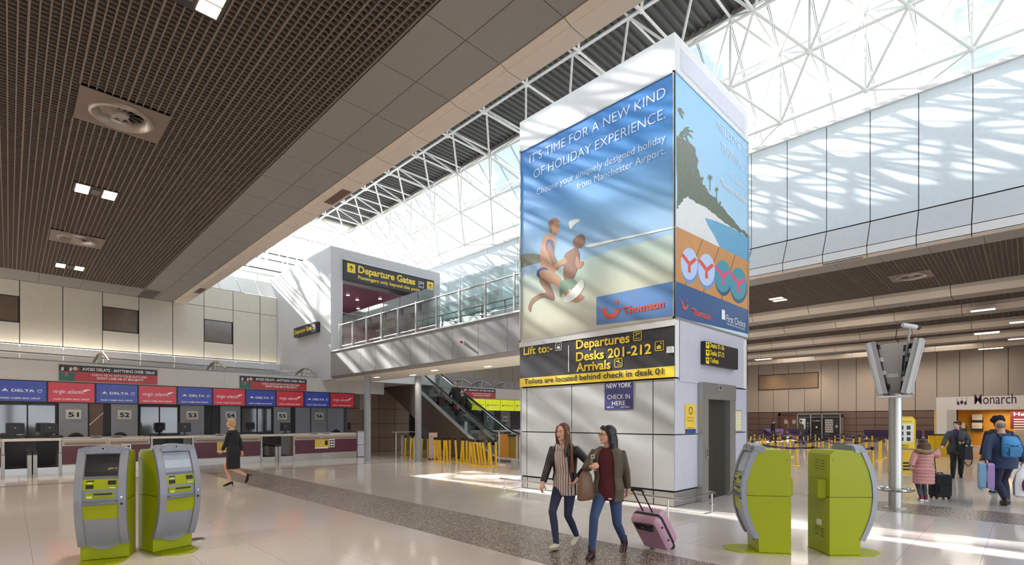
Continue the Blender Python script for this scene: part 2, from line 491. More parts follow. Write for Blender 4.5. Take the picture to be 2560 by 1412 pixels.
# unseen front and side wall added to cut back light: glazed below, solid above
wfr = struct('wall_front')
MB().box(-12.2, 21, -8.3, -8.0, 3.4, 7.2).build('upper_wall', CREAM, wfr)
MB().box(-12.2, 21, -8.2, -8.0, 7.2, 12.2).build('upper_wall', PANEL, wfr)
for k in range(9): MB().box(-12.2 + 4 * k, -11.8 + 4 * k, -8.2, -7.9, 0, 3.4).build('pier', PANEL, wfr)
tag(MB().box(-12.3, -12.0, -8.0, 27.4, 0, 7.2).build('wall_side', CREAM), kind='structure')
# slim lamps laid along the ledge under the wall, washing it from below
for k in range(4):
    l = bpy.data.objects.new('ledge_lamp', bpy.data.lights.new('ledge_lamp', 'AREA')); COL.objects.link(l)
    l.data.shape = 'RECTANGLE'; l.data.size = 3.4; l.data.size_y = .08; l.data.energy = 10; l.data.color = (1, .86, .66)
    l.location = (-1.8 + 3.6 * k, WY - .20, 4.40); l.rotation_euler = (PI - .25, 0, 0)
# far end wall of the atrium
we = struct('wall_back')
ex = [4.0 + 2.1 * k for k in range(9)]
MB().box(4, 21, 38.06, 38.3, 4, 12.0).build('core', DARK, we)
panels(we, FY(38.0, 0, 0), ex, [4.5, 11.25, 12.0], .05, .02, WHITE, d0=-.05, skip=((2, 0), (3, 0)))
panels(we, FY(38.0, 0, 0), ex[2:5], [4.5, 10.3], .05, .02, WHITE, d0=-.05)
MB().box(4, 21, 37.8, 38.4, 12.0, 12.12).build('coping', WHITE, we)
wn = struct('window_4')
MB().box(ex[2] + .05, ex[4] - .05, 38.0, 38.05, 10.3, 11.22).build('pane', DGLASS, wn)
for q in (ex[2] + .02, ex[3] - .04, ex[4] - .1): MB().box(q, q + .08, 37.96, 38.02, 10.3, 11.24).build('mullion', WHITE, wn)
# sloping panels standing behind the top of the left wall
for k in range(5):
    a = 5.4 + .93 * k
    MB().poly([(a + .01, WY + .05, 8.04), (a + .92, WY + .05, 8.04), (a + .92, WY + 1.0, 9.0 + .0), (a + .01, WY + 1.0, 9.0)]).build('sloping_panel', WHITE, we)

# ------------------------------------------------------------------ roof: deck, glass, space frame
DZ = 16.05
rd = struct('ceiling')
prof = []
y = -6.4
while y < 35.2:
    prof += [(y, 0), (y + .11, 0), (y + .15, .08), (y + .26, .08)]; y += .30
b = MB()
b._new([Vector((x, q[0], DZ + q[1])) for x in (7.6, 18.2) for q in prof], [(i, i + 1, len(prof) + i + 1, len(prof) + i) for i in range(len(prof) - 1)])
b.build('corrugated_sheet', DECK, rd)
MB().box(7.6, 18.2, -6.4, 35.2, DZ + .1, DZ + .2).build('roof_slab', DECK, rd)
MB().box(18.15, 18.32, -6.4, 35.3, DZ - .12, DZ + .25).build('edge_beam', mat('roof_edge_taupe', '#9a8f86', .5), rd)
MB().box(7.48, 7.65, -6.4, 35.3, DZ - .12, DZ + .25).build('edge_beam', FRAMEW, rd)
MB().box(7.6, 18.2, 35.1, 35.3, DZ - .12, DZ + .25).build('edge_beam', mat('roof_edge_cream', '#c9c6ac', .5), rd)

GX0, GZ0, GX1, GZ1 = 18.25, 16.0, 21.7, 12.55          # glass slope
LX0, LX1 = 7.55, 4.1
GY0, GY1 = -6.25, 35.2
def slope(name_n, xa, za, xb, zb):
    w = struct('window_%d' % name_n)
    y = GY0; k = 0
    pane = {}
    dx, dz = xb - xa, zb - za
    mid = 0.73
    nrm = Vector((-dz if xb > xa else dz, 0, abs(dx))).normalized()
    while y < GY1 - .2:
        for f0, f1 in ((0, mid), (mid, 1)):
            MB().poly([(xa + dx * f0, y + .02, za + dz * f0), (xa + dx * f0, y + 1.23, za + dz * f0), (xa + dx * f1, y + 1.23, za + dz * f1), (xa + dx * f1, y + .02, za + dz * f1)]).build('pane', ROOFGLASS, w)
        for e in (-.028, .028):
            MB().tube([(xa, y + e, za - .05), (xb, y + e, zb - .05)], .02, 4).build('glazing_bar', BAR, w)
        y += 1.25; k += 1
    p = Vector((xa + dx * mid, 0, za + dz * mid - .06))
    MB().box(p.x - .05, p.x + .05, GY0, GY1, p.z - .06, p.z + .02).build('purlin', BAR, w)
    MB().box(xb - .08, xb + .08, GY0, GY1 + 3.5, zb - .12, zb + .04).build('gutter', CHAR, w)
    return w
slope(5, GX0, GZ0, GX1, GZ1)
slope(6, LX0, GZ0, LX1, GZ1)
MB().box(RX + .3, 21.9, -6.4, 38, 12.1, 12.3).build('sill', WHITE, wr)
MB().box(3.9, 5.25, -6.4, 38, 11.1, 11.25).build('sill', WHITE, fb)
w8 = struct('window_8')  # unseen clerestory added so the sun clears the left wall
for k in range(35): MB().box(4.08, 4.1, -6.3 + 1.25 * k, -5.1 + 1.25 * k, 11.25, 12.45).build('pane', ROOFGLASS, w8)
# hipped end
w7 = struct('window_7')
EYA, EYB = 35.25, 38.9
xs_ = [4.1 + 1.257 * k for k in range(15)]
def clipx(x, f):
    return min(max(x, LX0 + (LX1 - LX0) * f), GX0 + (GX1 - GX0) * f)
for i in range(14):
    for f0, f1 in ((0, .36), (.36, .70), (.70, 1.0)):
        q = [(clipx(xs_[i] + .02, f0), f0), (clipx(xs_[i + 1] - .02, f0), f0), (clipx(xs_[i + 1] - .02, f1), f1), (clipx(xs_[i] + .02, f1), f1)]
        if q[2][0] - q[3][0] < .03: continue
        pts = [(x, EYA + (EYB - EYA) * f, GZ0 + (GZ1 - GZ0) * f) for x, f in q]
        if q[1][0] - q[0][0] < .01: pts = [pts[0], pts[2], pts[3]]
        MB().poly(pts).build('pane', ROOFGLASS, w7)
for x in xs_[1:-1]:
    f0 = 0.0
    if x < LX0: f0 = (LX0 - x) / (LX0 - LX1)
    if x > GX0: f0 = (x - GX0) / (GX1 - GX0)
    for e in (-.028, .028):
        MB().tube([(x + e, EYA + (EYB - EYA) * f0, GZ0 + (GZ1 - GZ0) * f0 - .05), (x + e, EYB, GZ1 - .05)], .022, 4).build('glazing_bar', BAR, w7)
for f, t in ((.36, .035), (.70, .05), (.8, .04), (.97, .05)):
    MB().box(LX0 + (LX1 - LX0) * f, GX0 + (GX1 - GX0) * f, EYA + (EYB - EYA) * f - t, EYA + (EYB - EYA) * f + t, GZ0 + (GZ1 - GZ0) * f - .1, GZ0 + (GZ1 - GZ0) * f - .02).build('purlin', BAR if f < .6 else CHAR, w7)
for xa, xb in ((GX0, GX1), (LX0, LX1)):
    MB().tube([(xa, EYA, GZ0), (xb, EYB, GZ1)], .07, 6).build('hip_bar', FRAMEW, w7)

sf = thing('space_frame', 'white tubular space frame carrying the glazed atrium roof', 'roof frame', (12.9, 14, 12))
U = [(20.5, 13.25, 0), (19.3, 14.56, 1), (18.1, 15.84, 0), (15.5, 15.84, 0), (12.9, 15.84, 0), (10.3, 15.84, 0), (7.7, 15.84, 0), (6.5, 14.56, 1), (5.3, 13.25, 0)]
Lr = [(19.33, 12.13, 1), (18.04, 13.33, 0), (16.8, 14.63, 1), (14.25, 14.65, 1), (11.55, 14.65, 1), (9.0, 14.63, 1), (7.76, 13.33, 0), (6.47, 12.13, 1)]
M25 = 2.5
def rowy(ph): 
    y0 = 7.38 if ph == 0 else 6.13
    return [y0 + M25 * k for k in range(-5, 13) if y0 + M25 * k < 35.0]
struts = []; nodes = []
def nn(row): return [Vector((row[0], y, row[1])) for y in rowy(row[2])]
Un = [nn(r) for r in U]; Ln = [nn(r) for r in Lr]
for R in Un + Ln:
    nodes += R
    struts += list(zip(R[:-1], R[1:]))
def zig(A, B, maxd):
    for a in A:
        for b in B:
            if abs(a.y - b.y) < maxd: struts.append((a, b))
for i in range(8):
    same = U[i][2] == U[i + 1][2]
    zig(Un[i], Un[i + 1], .1 if same else 1.3)
for i in range(7):
    zig(Ln[i], Ln[i + 1], .1 if Lr[i][2] == Lr[i + 1][2] else 1.3)
pairs = [(0, 0, 1.3), (1, 1, 1.3), (2, 2, 1.3), (3, 2, 1.3), (3, 3, 1.3), (4, 3, 1.3), (4, 4, 1.3), (5, 4, 1.3), (5, 5, 1.3), (6, 5, 1.3), (7, 6, 1.3), (8, 7, 1.3), (1, 0, .1), (1, 2, .1), (0, 1, .1), (2, 1, .1), (7, 7, .1), (7, 5, .1), (8, 6, .1), (6, 6, .1)]
for u, l, m_ in pairs: zig(Un[u], Ln[l], m_)
# hipped end of the frame
EU = [(38.0, 13.25, 0), (36.7, 14.56, 1)]
ELr = [(36.8, 12.13, 1), (35.5, 13.33, 0), (34.2, 14.6, 1)]
def rowx(ph, lo, hi):
    x0 = 20.5 if ph == 0 else 19.2
    return [x0 - 2.6 * k for k in range(0, 8) if lo <= x0 - 2.6 * k <= hi]
E1 = [Vector((x, 38.0, 13.25)) for x in rowx(0, 5, 21)]; E2 = [Vector((x, 36.7, 14.56)) for x in rowx(1, 6, 19.5)]
E3 = [Vector((x, 34.88, 15.84)) for x in rowx(0, 7.6, 18.3)]
F1 = [Vector((x, 36.8, 12.13)) for x in rowx(1, 6, 19.5)]; F2 = [Vector((x, 35.5, 13.33)) for x in rowx(0, 7, 18.3)]; F3 = [Vector((x, 33.63, 14.63)) for x in rowx(1, 8.5, 17)]
def zigx(A, B, maxd):
    for a in A:
        for b in B:
            if abs(a.x - b.x) < maxd: struts.append((a, b))
for R in (E1, E2, E3, F1, F2, F3):
    nodes += R; struts += list(zip(R[:-1], R[1:]))
zigx(E1, E2, 1.4); zigx(E2, E3, 1.4); zigx(F1, F2, 1.4); zigx(F2, F3, 1.4)
zigx(E1, F1, 1.4); zigx(E2, F2, 1.4); zigx(E3, F3, 1.4); zigx(E2, F1, .1); zigx(E1, F2, .1); zigx(E2, F3, .1); zigx(E3, F2, .1)
def view_d(p):
    d = math.sin(CA) * p.x + math.cos(CA) * p.y; r = math.cos(CA) * p.x - math.sin(CA) * p.y
    if d < 2 or abs(r / d) > 1.02: return 500 + p.length
    py = CHY - CF * (p.z - CH) / d
    s = (p.z - CH) / p.x
    if py < -60 or s > .93: return 400 + p.length
    return d
unit = meshof('strut', MB().cyl((0, 0, 0), 1, 1, 7), FRAMEW)
for p in unit.polygons: p.use_smooth = len(p.vertices) == 4
ball = meshof('node', MB().ell((0, 0, 0), (1, 1, 1), 8, 5), FRAMEW)
for p in ball.polygons: p.use_smooth = True
struts.sort(key=lambda s: view_d((s[0] + s[1]) / 2)); nodes.sort(key=view_d)
SR = .047
rest = MB()
for i, (a, b) in enumerate(struts):
    d = b - a
    if i < 290:
        q = d.to_track_quat('Z', 'Y').to_matrix().to_4x4()
        inst('strut', unit, sf, Matrix.Translation(a) @ q @ Matrix.Diagonal((SR, SR, d.length, 1))).matrix_parent_inverse = ROOTM[sf.name].inverted()
    else: rest.tube([a, b], SR, 6)
tag(rest.build('strut_field', FRAMEW, sf), kind='stuff')
rest = MB()
for i, p in enumerate(nodes):
    if i < 200: inst('node', ball, sf, Matrix.Translation(p) @ Matrix.Diagonal((.10, .10, .10, 1))).matrix_parent_inverse = ROOTM[sf.name].inverted()
    else: rest.ell(p, (.1, .1, .1), 6, 4)
tag(rest.build('node_field', FRAMEW, sf), kind='stuff')
for y in rowy(0)[::2]:
    if y + 2.5 < 35.0:
        yy = y + 2.5 if abs((y - 7.38) / 5 - round((y - 7.38) / 5)) > .1 else y
        for x in (20.5, 5.3):
            MB().cyl((x, yy, 12.1), .11, 1.15, 12).build('post', FRAMEW, sf, smooth=True)
            for e in (-1.25, 1.25): MB().tube([(x, yy, 12.15), (x - 1.17 if x > 10 else x + 1.17, yy + e, 12.13)], .03, 6).build('brace', FRAMEW, sf)
# cable tray on the inner chord
ct = thing('cable_tray', 'beige cable tray following the roof chord under the dark deck', 'cable tray', (14.0, 14, 14.9))
MB().box(13.88, 14.0, -6, 34.5, 14.86, 14.98).build('tray', mat('tray_beige', '#cfc9b0', .5), ct)
for k in range(16): MB().box(13.9, 13.98, -5.1 + 2.5 * k, -4.95 + 2.5 * k, 14.98, 15.8).build('hanger', FRAMEW, ct)
# ------------------------------------------------------------------ lift tower with advertising
TX, TY, TYB, TXE = 9.04, 4.75, 8.87, 12.62
tw = thing('lift_tower', 'white lift tower wrapped in large holiday posters above grey cladding', 'lift tower', (10.8, 6.8, 0))
L = FX(TX, TYB, 0); R_ = FY(TY, TX, 0)
WL_, WR_ = TYB - TY, TXE - TX
def uvL(px, py): p = onX(px, py, TX); return TYB - p.y, p.z
def uvR(px, py): p = onY(px, py, TY); return p.x - TX, p.z
MB().box(TX + .05, TXE - .05, TY + .05, TYB - .05, 0, 9.0).build('core', DARK, tw)
# cap
MB().box(TX - .01, TXE + .01, TY - .01, TYB + .01, 8.33, 9.06).box(TX + .3, TXE - .3, TY + .3, TYB - .3, 9.0, 9.04).build('cap', mat('tower_white', '#dedddb', .4), tw)
slab('cap_panel', R_, .22, WR_ - .2, 8.46, 8.86, .012, .02, LILAC, tw)
slab('cap_panel_rim', R_, .19, WR_ - .17, 8.43, 8.89, .008, .014, GREYPANEL, tw)
# lower cladding: separate panels with open joints
jl = [0, .22, 1.62, 3.66, WL_ - .0]
panels(tw, L, jl, [.30, 1.385, 2.47], .04, .022, CLAD, d0=-.04)
panels(tw, L, jl, [0.0, .285], .03, .022, STEEL, name='plinth', d0=-.05)
jr = [0, 1.02]
panels(tw, R_, [0, .98], [.30, 1.385, 2.47], .04, .02, LILAC, d0=-.04)
panels(tw, R_, [0, .98], [0, .285], .03, .02, STEEL, name='plinth', d0=-.05)
panels(tw, R_, [2.66, WR_], [.0, 1.385, 2.40], .04, .02, LILAC, d0=-.04)
slab('side_panel', R_, .17, WR_ - .28, 2.42, 3.60, -.02, .02, LILAC, tw)
slab('corner_strip', R_, 0, .155, 2.49, 3.60, -.04, .012, WHITE, tw)
slab('corner_strip', R_, WR_ - .26, WR_, 2.42, 3.60, -.04, .0, WHITE, tw)
slab('sign_ledge', L, -.01, WL_ + .01, 3.47, 3.60, -.04, .03, WHITE, tw)
MB().box(TXE - .04, TXE, TY, TYB, 0, 8.3).box(TX, TXE, TYB - .04, TYB, 0, 8.3).build('rear_cladding', LILAC, tw)

# left poster: printed beach with two running figures
def ramp_print(name, stops, axis=2, lo=3.6, hi=8.3, noise=.06):
    m = bpy.data.materials.new(name); m.use_nodes = True
    t = m.node_tree; b = t.nodes['Principled BSDF']; b.inputs['Roughness'].default_value = .35
    ge = t.nodes.new('ShaderNodeNewGeometry'); sx = t.nodes.new('ShaderNodeSeparateXYZ')
    t.links.new(ge.outputs['Position'], sx.inputs[0])
    mr = t.nodes.new('ShaderNodeMapRange'); mr.inputs[1].default_value = lo; mr.inputs[2].default_value = hi
    t.links.new(sx.outputs[axis], mr.inputs[0])
    no = t.nodes.new('ShaderNodeTexNoise'); no.inputs['Scale'].default_value = 1.1; no.inputs['Detail'].default_value = 5
    t.links.new(ge.outputs['Position'], no.inputs['Vector'])
    ad = t.nodes.new('ShaderNodeMath'); ad.operation = 'MULTIPLY_ADD'; ad.inputs[1].default_value = noise
    sb = t.nodes.new('ShaderNodeMath'); sb.operation = 'SUBTRACT'; sb.inputs[1].default_value = noise / 2
    t.links.new(no.outputs['Fac'], ad.inputs[0]); t.links.new(mr.outputs[0], ad.inputs[2]); t.links.new(ad.outputs[0], sb.inputs[0])
    r = t.nodes.new('ShaderNodeValToRGB'); e = r.color_ramp.elements
    while len(e) > 1: e.remove(e[-1])
    e[0].position = stops[0][0]; e[0].color = (*lin(stops[0][1]), 1)
    for p, c in stops[1:]:
        q = e.new(p); q.color = (*lin(c), 1)
    t.links.new(sb.outputs[0], r.inputs[0]); t.links.new(r.outputs[0], b.inputs['Base Color'])
    return m
PSKY = ramp_print('poster_print', [(0, '#cfc9b4'), (.18, '#c9cdb8'), (.30, '#b4c6bb'), (.335, '#bccdc4'), (.345, '#9fbfd8'), (.55, '#7fb0dc'), (.8, '#4a8fd2'), (1, '#3c80c8')])
po = thing('poster', 'blue beach poster with two running bathers on the long side of the lift tower', 'poster', (TX, 6.8, 3.6))
slab('sheet', L, .04, WL_ - .02, 3.64, 8.29, .012, .02, PSKY, po)
b = MB()
for q in ((0, WL_, 8.29, 8.33), (0, WL_, 3.60, 3.64), (0, .04, 3.6, 8.33), (WL_ - .02, WL_, 3.6, 8.33)):
    b.prism([(q[0], q[2]), (q[1], q[2]), (q[1], q[3]), (q[0], q[3])], L, 0, .035)
b.build('poster_frame', STEEL, po)
D1 = .022
NPR = [0, 0]
def curvy(pts, n=5):
    out = []; m = len(pts)
    for i in range(m):
        a, b, c, d = (Vector(pts[(i + k) % m] + (0,)) for k in (-1, 0, 1, 2))
        for k in range(n):
            t = k / n
            p = .5 * (2 * b + (c - a) * t + (2 * a - 5 * b + 4 * c - d) * t * t + (3 * b - a - 3 * c + d) * t ** 3); out.append((p.x, p.y))
    return out
def printL(name, pts, m, d=D1): NPR[0] += 1; flat(name, L, [uvL(*p) for p in (pts if name == 'logo_band' else curvy(pts))], .0205 + .0002 * NPR[0], m, po, .0001)
SKIN_P = mat('print_skin', '#b98a6a', .4, var=.15, scale=8)
SKIN_D = mat('print_skin_shade', '#8d6650', .4, var=.15, scale=8)
SUIT_P = mat('print_swimwear', '#3b4a78', .4); SPLASH = mat('print_foam', '#e8ebe4', .4); GRN = mat('print_green', '#6f8f74', .4); HILL = mat('print_hill', '#7c806c', .4, var=.2, scale=10)
printL('hill', [(1304, 640), (1330, 634), (1362, 640), (1366, 652), (1330, 662), (1304, 668)], HILL)
# girl in front
printL('head', [(1376, 562), (1384, 552), (1393, 550), (1399, 558), (1400, 572), (1395, 584), (1388, 590), (1380, 584), (1376, 575)], SKIN_P, .0236)
printL('hair', [(1374, 574), (1372, 558), (1382, 547), (1394, 546), (1400, 556), (1388, 556), (1381, 566), (1380, 584)], SKIN_D, .0242)
printL('torso', [(1360, 592), (1372, 586), (1386, 590), (1392, 604), (1388, 625), (1386, 650), (1390, 676), (1372, 694), (1350, 690), (1353, 660), (1352, 625)], SKIN_P)
printL('swimsuit', [(1370, 600), (1386, 604), (1386, 630), (1374, 634), (1366, 620)], SUIT_P, .0242)
printL('swimsuit', [(1346, 676), (1362, 668), (1374, 680), (1358, 696), (1344, 690)], SUIT_P, .0242)
printL('arm', [(1372, 606), (1380, 612), (1388, 640), (1398, 664), (1394, 676), (1384, 664), (1374, 640), (1368, 620)], SKIN_D, .0236)
printL('leg', [(1350, 680), (1372, 676), (1398, 690), (1412, 714), (1432, 738), (1452, 736), (1462, 744), (1446, 756), (1428, 752), (1406, 730), (1388, 712), (1362, 706)], SKIN_P, .0236)
printL('leg', [(1352, 694), (1372, 706), (1384, 730), (1386, 752), (1362, 744), (1346, 750), (1332, 762), (1328, 780), (1322, 770), (1330, 748), (1352, 734), (1366, 730), (1352, 710)], SKIN_D, .0242)
# boy behind
printL('head', [(1434, 600), (1444, 590), (1456, 586), (1464, 594), (1464, 606), (1456, 618), (1446, 622), (1436, 616)], SKIN_D)
printL('torso', [(1412, 640), (1426, 626), (1442, 620), (1450, 636), (1448, 660), (1440, 684), (1430, 704), (1412, 700), (1410, 670)], SKIN_D)
printL('arm', [(1444, 640), (1452, 658), (1456, 652), (1460, 660), (1448, 672), (1440, 660)], SKIN_P)
printL('arm', [(1414, 644), (1396, 656), (1386, 664), (1392, 672), (1406, 664), (1418, 656)], SKIN_P)
printL('shorts', [(1404, 704), (1430, 698), (1442, 704), (1444, 724), (1436, 736), (1426, 722), (1410, 730), (1402, 744), (1400, 724)], GRN)
printL('splash', [(1410, 748), (1430, 726), (1446, 708), (1458, 700), (1462, 716), (1452, 734), (1436, 748), (1420, 756)], SPLASH)
printL('splash', [(1424, 556), (1440, 548), (1452, 552), (1438, 562), (1428, 574)], SPLASH)
printL('splash', [(1470, 612), (1540, 598), (1676, 569), (1676, 573), (1540, 603), (1478, 618)], SPLASH)
BAND = mat('print_blue_band', '#5c86bd', .4); ORNG = mat('print_orange', '#d8533a', .4)
printL('logo_band', [(1492.6, 743), (1686, 703), (1686, 789), (1492.6, 813)], BAND, .0225)
def smile(face, par, c, s, m, d):
    F = face @ Matrix.Translation((c[0], c[1], 0))
    pts = [(s * .95 * math.cos(a), s * .95 * math.sin(a)) for a in [PI * 1.02 + (PI * .92) * k / 12 for k in range(13)]]
    pts += [(s * (.58) * math.cos(a) + s * .0, s * .55 * math.sin(a) + s * .02) for a in [PI * 1.94 - (PI * .92) * k / 12 for k in range(13)]]
    MB().prism(pts, F, d, d + .001).prism([(-s * 1.25, 0), (-s * .55, 0), (-s * .6, s * .14), (-s * 1.25, s * .12)], F, d, d + .001).prism([(s * .55 + s * .17 * math.cos(k), s * .42 + s * .17 * math.sin(k)) for k in [2 * PI * j / 12 for j in range(12)]], F, d, d + .001).build('smile_logo', m, par)
smile(L, po, uvL(1530, 770), .24, ORNG, .0262)
def ptext(uv, F, par, body, a, b, h, m, d=.0282, **kw):
    (u0, v0), (u1, v1) = uv(*a), uv(*b)
    return text(par, body, F, u0, (v0 + v1) / 2, u1 - u0, h, m, d=d, **kw)
ptext(uvL, L, po, 'Thomson', (1558, 786), (1662, 769), .16, ORNG, bold=.03)
ptext(uvL, L, po, "IT'S TIME FOR A NEW KIND", (1326, 410), (1665, 243), .215, WTXT, bold=-.012)
ptext(uvL, L, po, 'OF HOLIDAY EXPERIENCE.', (1336, 447), (1665, 297), .215, WTXT, bold=-.012)
ptext(uvL, L, po, 'Choose your uniquely designed holiday', (1344, 486), (1665, 357), .16, WTXT, bold=-.012)
ptext(uvL, L, po, 'from Manchester Airport.', (1444, 474), (1665, 386), .16, WTXT, bold=-.012)

# right poster: tropical beach above a deck with flip-flops
PSKY2 = ramp_print('poster_print_sky', [(0, '#cfe2ea'), (.35, '#a9d4ee'), (1, '#7fb9e2')], lo=5.2, hi=8.3, noise=.1)
pr = thing('poster', 'poster of a palm beach and flip-flops on the lift door side of the tower', 'poster', (10.8, TY, 3.6))
slab('sheet', R_, .0, WR_, 3.64, 8.30, .012, .02, PSKY2, pr)
b = MB()
for q in ((0, WR_, 8.29, 8.34), (0, WR_, 3.60, 3.64), (WR_ - .03, WR_, 3.6, 8.33)):
    b.prism([(q[0], q[2]), (q[1], q[2]), (q[1], q[3]), (q[0], q[3])], R_, 0, .03)
b.build('poster_frame', STEEL, pr)
def cr(x, y): return uvR(1280 + x / 1.858, 60 + y / 1.858)
def rough(pts, amp, n=5):
    out = []
    for i, p in enumerate(pts):
        q = pts[(i + 1) % len(pts)]
        for k in range(n):
            f = k / n; out.append((p[0] + (q[0] - p[0]) * f + random.uniform(-amp, amp), p[1] + (q[1] - p[1]) * f + random.uniform(-amp, amp)))
    return out
def printR(name, pts, m, d=.0212): NPR[1] += 1; flat(name, R_, [cr(*p) for p in pts], .0205 + .0001 * NPR[1], m, pr, .00006)
def frond(x, y, a, ln, w):
    ux, uy = math.cos(a), math.sin(a); out = []
    for s_ in (1, -1):
        for k in range(9):
            f = k / 8 if s_ > 0 else 1 - k / 8
            ww = w * math.sin(PI * min(f + .12, 1)) * (1.0 if k % 2 else .45) * s_
            out.append((max(763, x + ux * ln * f - uy * ww), y + uy * ln * f + ux * ww + 30 * f * f))
    printR('palm', out, TREE)
SEAB = mat('print_sea', '#5fa3c6', .4, var=.12, scale=5); SAND = mat('print_sand', '#e4e4e2', .4, var=.06, scale=9); TREE = mat('print_foliage', '#5f6650', .4, var=.35, scale=12)
WOODP = mat('print_deck', '#c98d4c', .4, var=.15, scale=3); WLINE = mat('print_deck_gap', '#8a5a2c', .4); NAVYB = mat('print_navy', '#33598a', .4)
printR('sea', [(870, 905), (930, 900), (1100, 990), (1100, 1118), (960, 1038), (880, 960)], SEAB)
printR('sand', [(760, 846), (790, 800), (860, 830), (930, 880), (1000, 930), (1090, 985), (1010, 945), (940, 915), (890, 900), (905, 935), (935, 985), (960, 1035), (860, 985), (760, 940)], SAND, .0218)
printR('foliage', rough([(762, 862), (762, 520), (790, 540), (815, 548), (845, 575), (858, 640), (862, 690), (880, 740), (905, 770), (915, 790), (945, 810), (960, 840), (990, 870), (1040, 930), (1098, 985), (1098, 995), (1040, 958), (985, 925), (930, 880), (890, 850), (850, 830), (810, 800), (780, 830)], 4), TREE, .0224)
for k, (fx, fy, fa, fl) in enumerate(((790, 500, -.9, 60), (790, 500, -.3, 66), (790, 500, .3, 60), (790, 500, 1.0, 58), (790, 500, 1.8, 60), (766, 400, -.7, 36), (766, 400, .1, 40), (766, 400, .8, 44), (790, 500, 2.6, 30))): frond(fx, fy, fa, fl, 9)
for px, py, s in ((915, 715, 1.0), (946, 770, .8), (878, 720, .7), (962, 832, .5)):
    pts = []
    for k in range(14):
        a = 2 * PI * k / 14; r = (20 if k % 2 else 8) * s
        pts.append((px + r * .8 * math.cos(a), py + r * math.sin(a)))
    printR('palm', pts, TREE, .0228)
    printR('palm', [(px - 2, py), (px + 2, py), (px + 2, py + 60 * s), (px - 2, py + 60 * s)], TREE, .0232)
printR('deck', [(757, 940), (1098, 1105), (1096, 1330), (755, 1195)], WOODP)
for k in range(3): printR('deck_gap', [(880 + 75 * k, 1000 + 37 * k), (884 + 75 * k, 1002 + 37 * k), (800 + 85 * k, 1216 + 34 * k), (796 + 85 * k, 1214 + 34 * k)], WLINE, .0216)
printR('logo_band', [(756, 1195), (1096, 1330), (1096, 1440), (754, 1362)], NAVYB, .0216)
def flop(cx, cy, s, body, sole, strap):
    el = lambda rx, ry, dx=0, dy=0, n=28: [(cx + dx + s * rx * math.cos(2 * PI * k / n), cy + dy + s * ry * math.sin(2 * PI * k / n) + s * rx * .12 * math.cos(2 * PI * k / n)) for k in range(n)]
    printR('flip_flop_sole', el(40, 78, 2, 14), sole, .0222); printR('flip_flop', el(39, 74), body, .0228)
    printR('flip_flop_strap', [(cx - 34 * s, cy - 52 * s), (cx - 20 * s, cy - 40 * s), (cx + 2 * s, cy - 10 * s), (cx + 26 * s, cy - 30 * s), (cx + 36 * s, cy - 18 * s), (cx + 6 * s, cy + 10 * s), (cx + 8 * s, cy + 40 * s), (cx - 6 * s, cy + 40 * s), (cx - 6 * s, cy + 4 * s), (cx - 36 * s, cy - 36 * s)], strap, .0234)
FB1, FB2, FS1, FS2 = mat('print_pale_blue', '#b9cdf0', .4), mat('print_teal', '#3f93a8', .4), mat('print_denim', '#6f90c8', .4), mat('print_dark_teal', '#24566e', .4)
PINK = mat('print_pink', '#d84f78', .4)
flop(818, 1115, 1.0, FB1, FS1, ORNG); flop(898, 1142, 1.0, FB1, FS1, ORNG); flop(975, 1172, 1.0, FB2, FS2, PINK); flop(1046, 1206, 1.0, FB2, FS2, PINK)
smile(R_, pr, cr(797, 1295), .15, ORNG, .0276)
ptext(uvR, R_, pr, 'Thomson', (1726, 788), (1773, 797), .135, ORNG, bold=.03)
ptext(uvR, R_, pr, 'First Choice', (1813, 806), (1860, 816), .16, WTXT)
ptext(uvR, R_, pr, 'THE HOME OF ALL INCLUSIVE', (1813, 813.5), (1859, 824), .05, WTXT)
flat('logo_badge', R_, [uvR(1801, 774), uvR(1809, 776), uvR(1810, 800), uvR(1801, 798)], .0276, WTXT, pr)
ptext(uvR, R_, pr, 'WELCOME TO', (1788.6, 321), (1865.6, 396.4), .23, WTXT, bold=-.012)
ptext(uvR, R_, pr, 'TERMINAL 2', (1799.4, 378.6), (1865, 436.7), .23, WTXT, bold=-.012)
ptext(uvR, R_, pr, 'The home of', (1821, 445), (1865, 485), .17, WTXT, bold=-.012)
ptext(uvR, R_, pr, 'Thomson Airways', (1797, 463.7), (1864, 512), .16, WTXT, bold=.008)

# big direction sign on the left face
sg = thing('direction_sign', 'wide black sign with yellow lettering below the running bathers poster', 'sign', (TX, 6.8, 2.5))
slab('board', L, .0, WL_ - .0, 2.70, 3.47, -.03, .02, SIGNBLK, sg)
slab('yellow_strip', L, .0, WL_ - .0, 2.49, 2.70, -.03, .022, YEL, sg)
slab('divider', L, uvL(1422, 880)[0], uvL(1424, 880)[0], 2.76, 3.36, .02, .024, WTXT, sg)
def pl(body, a, b, h, m=YEL, **kw): ptext(uvL, L, sg, body, a, b, h, m, **kw)
pl('Lift to:-', (1311, 886), (1383, 880), .19, bold=.022); pl('Departures', (1442, 870), (1576, 858), .2, bold=.022)
pl('Desks 201-212', (1442, 900.4), (1630, 886), .2, bold=.022); pl('Arrivals', (1443, 928.7), (1528, 921), .2, bold=.022)
pl('Toilets are located behind check in desk 01', (1312.6, 958.8), (1659.6, 936.5), .125, BTXT, bold=.018)
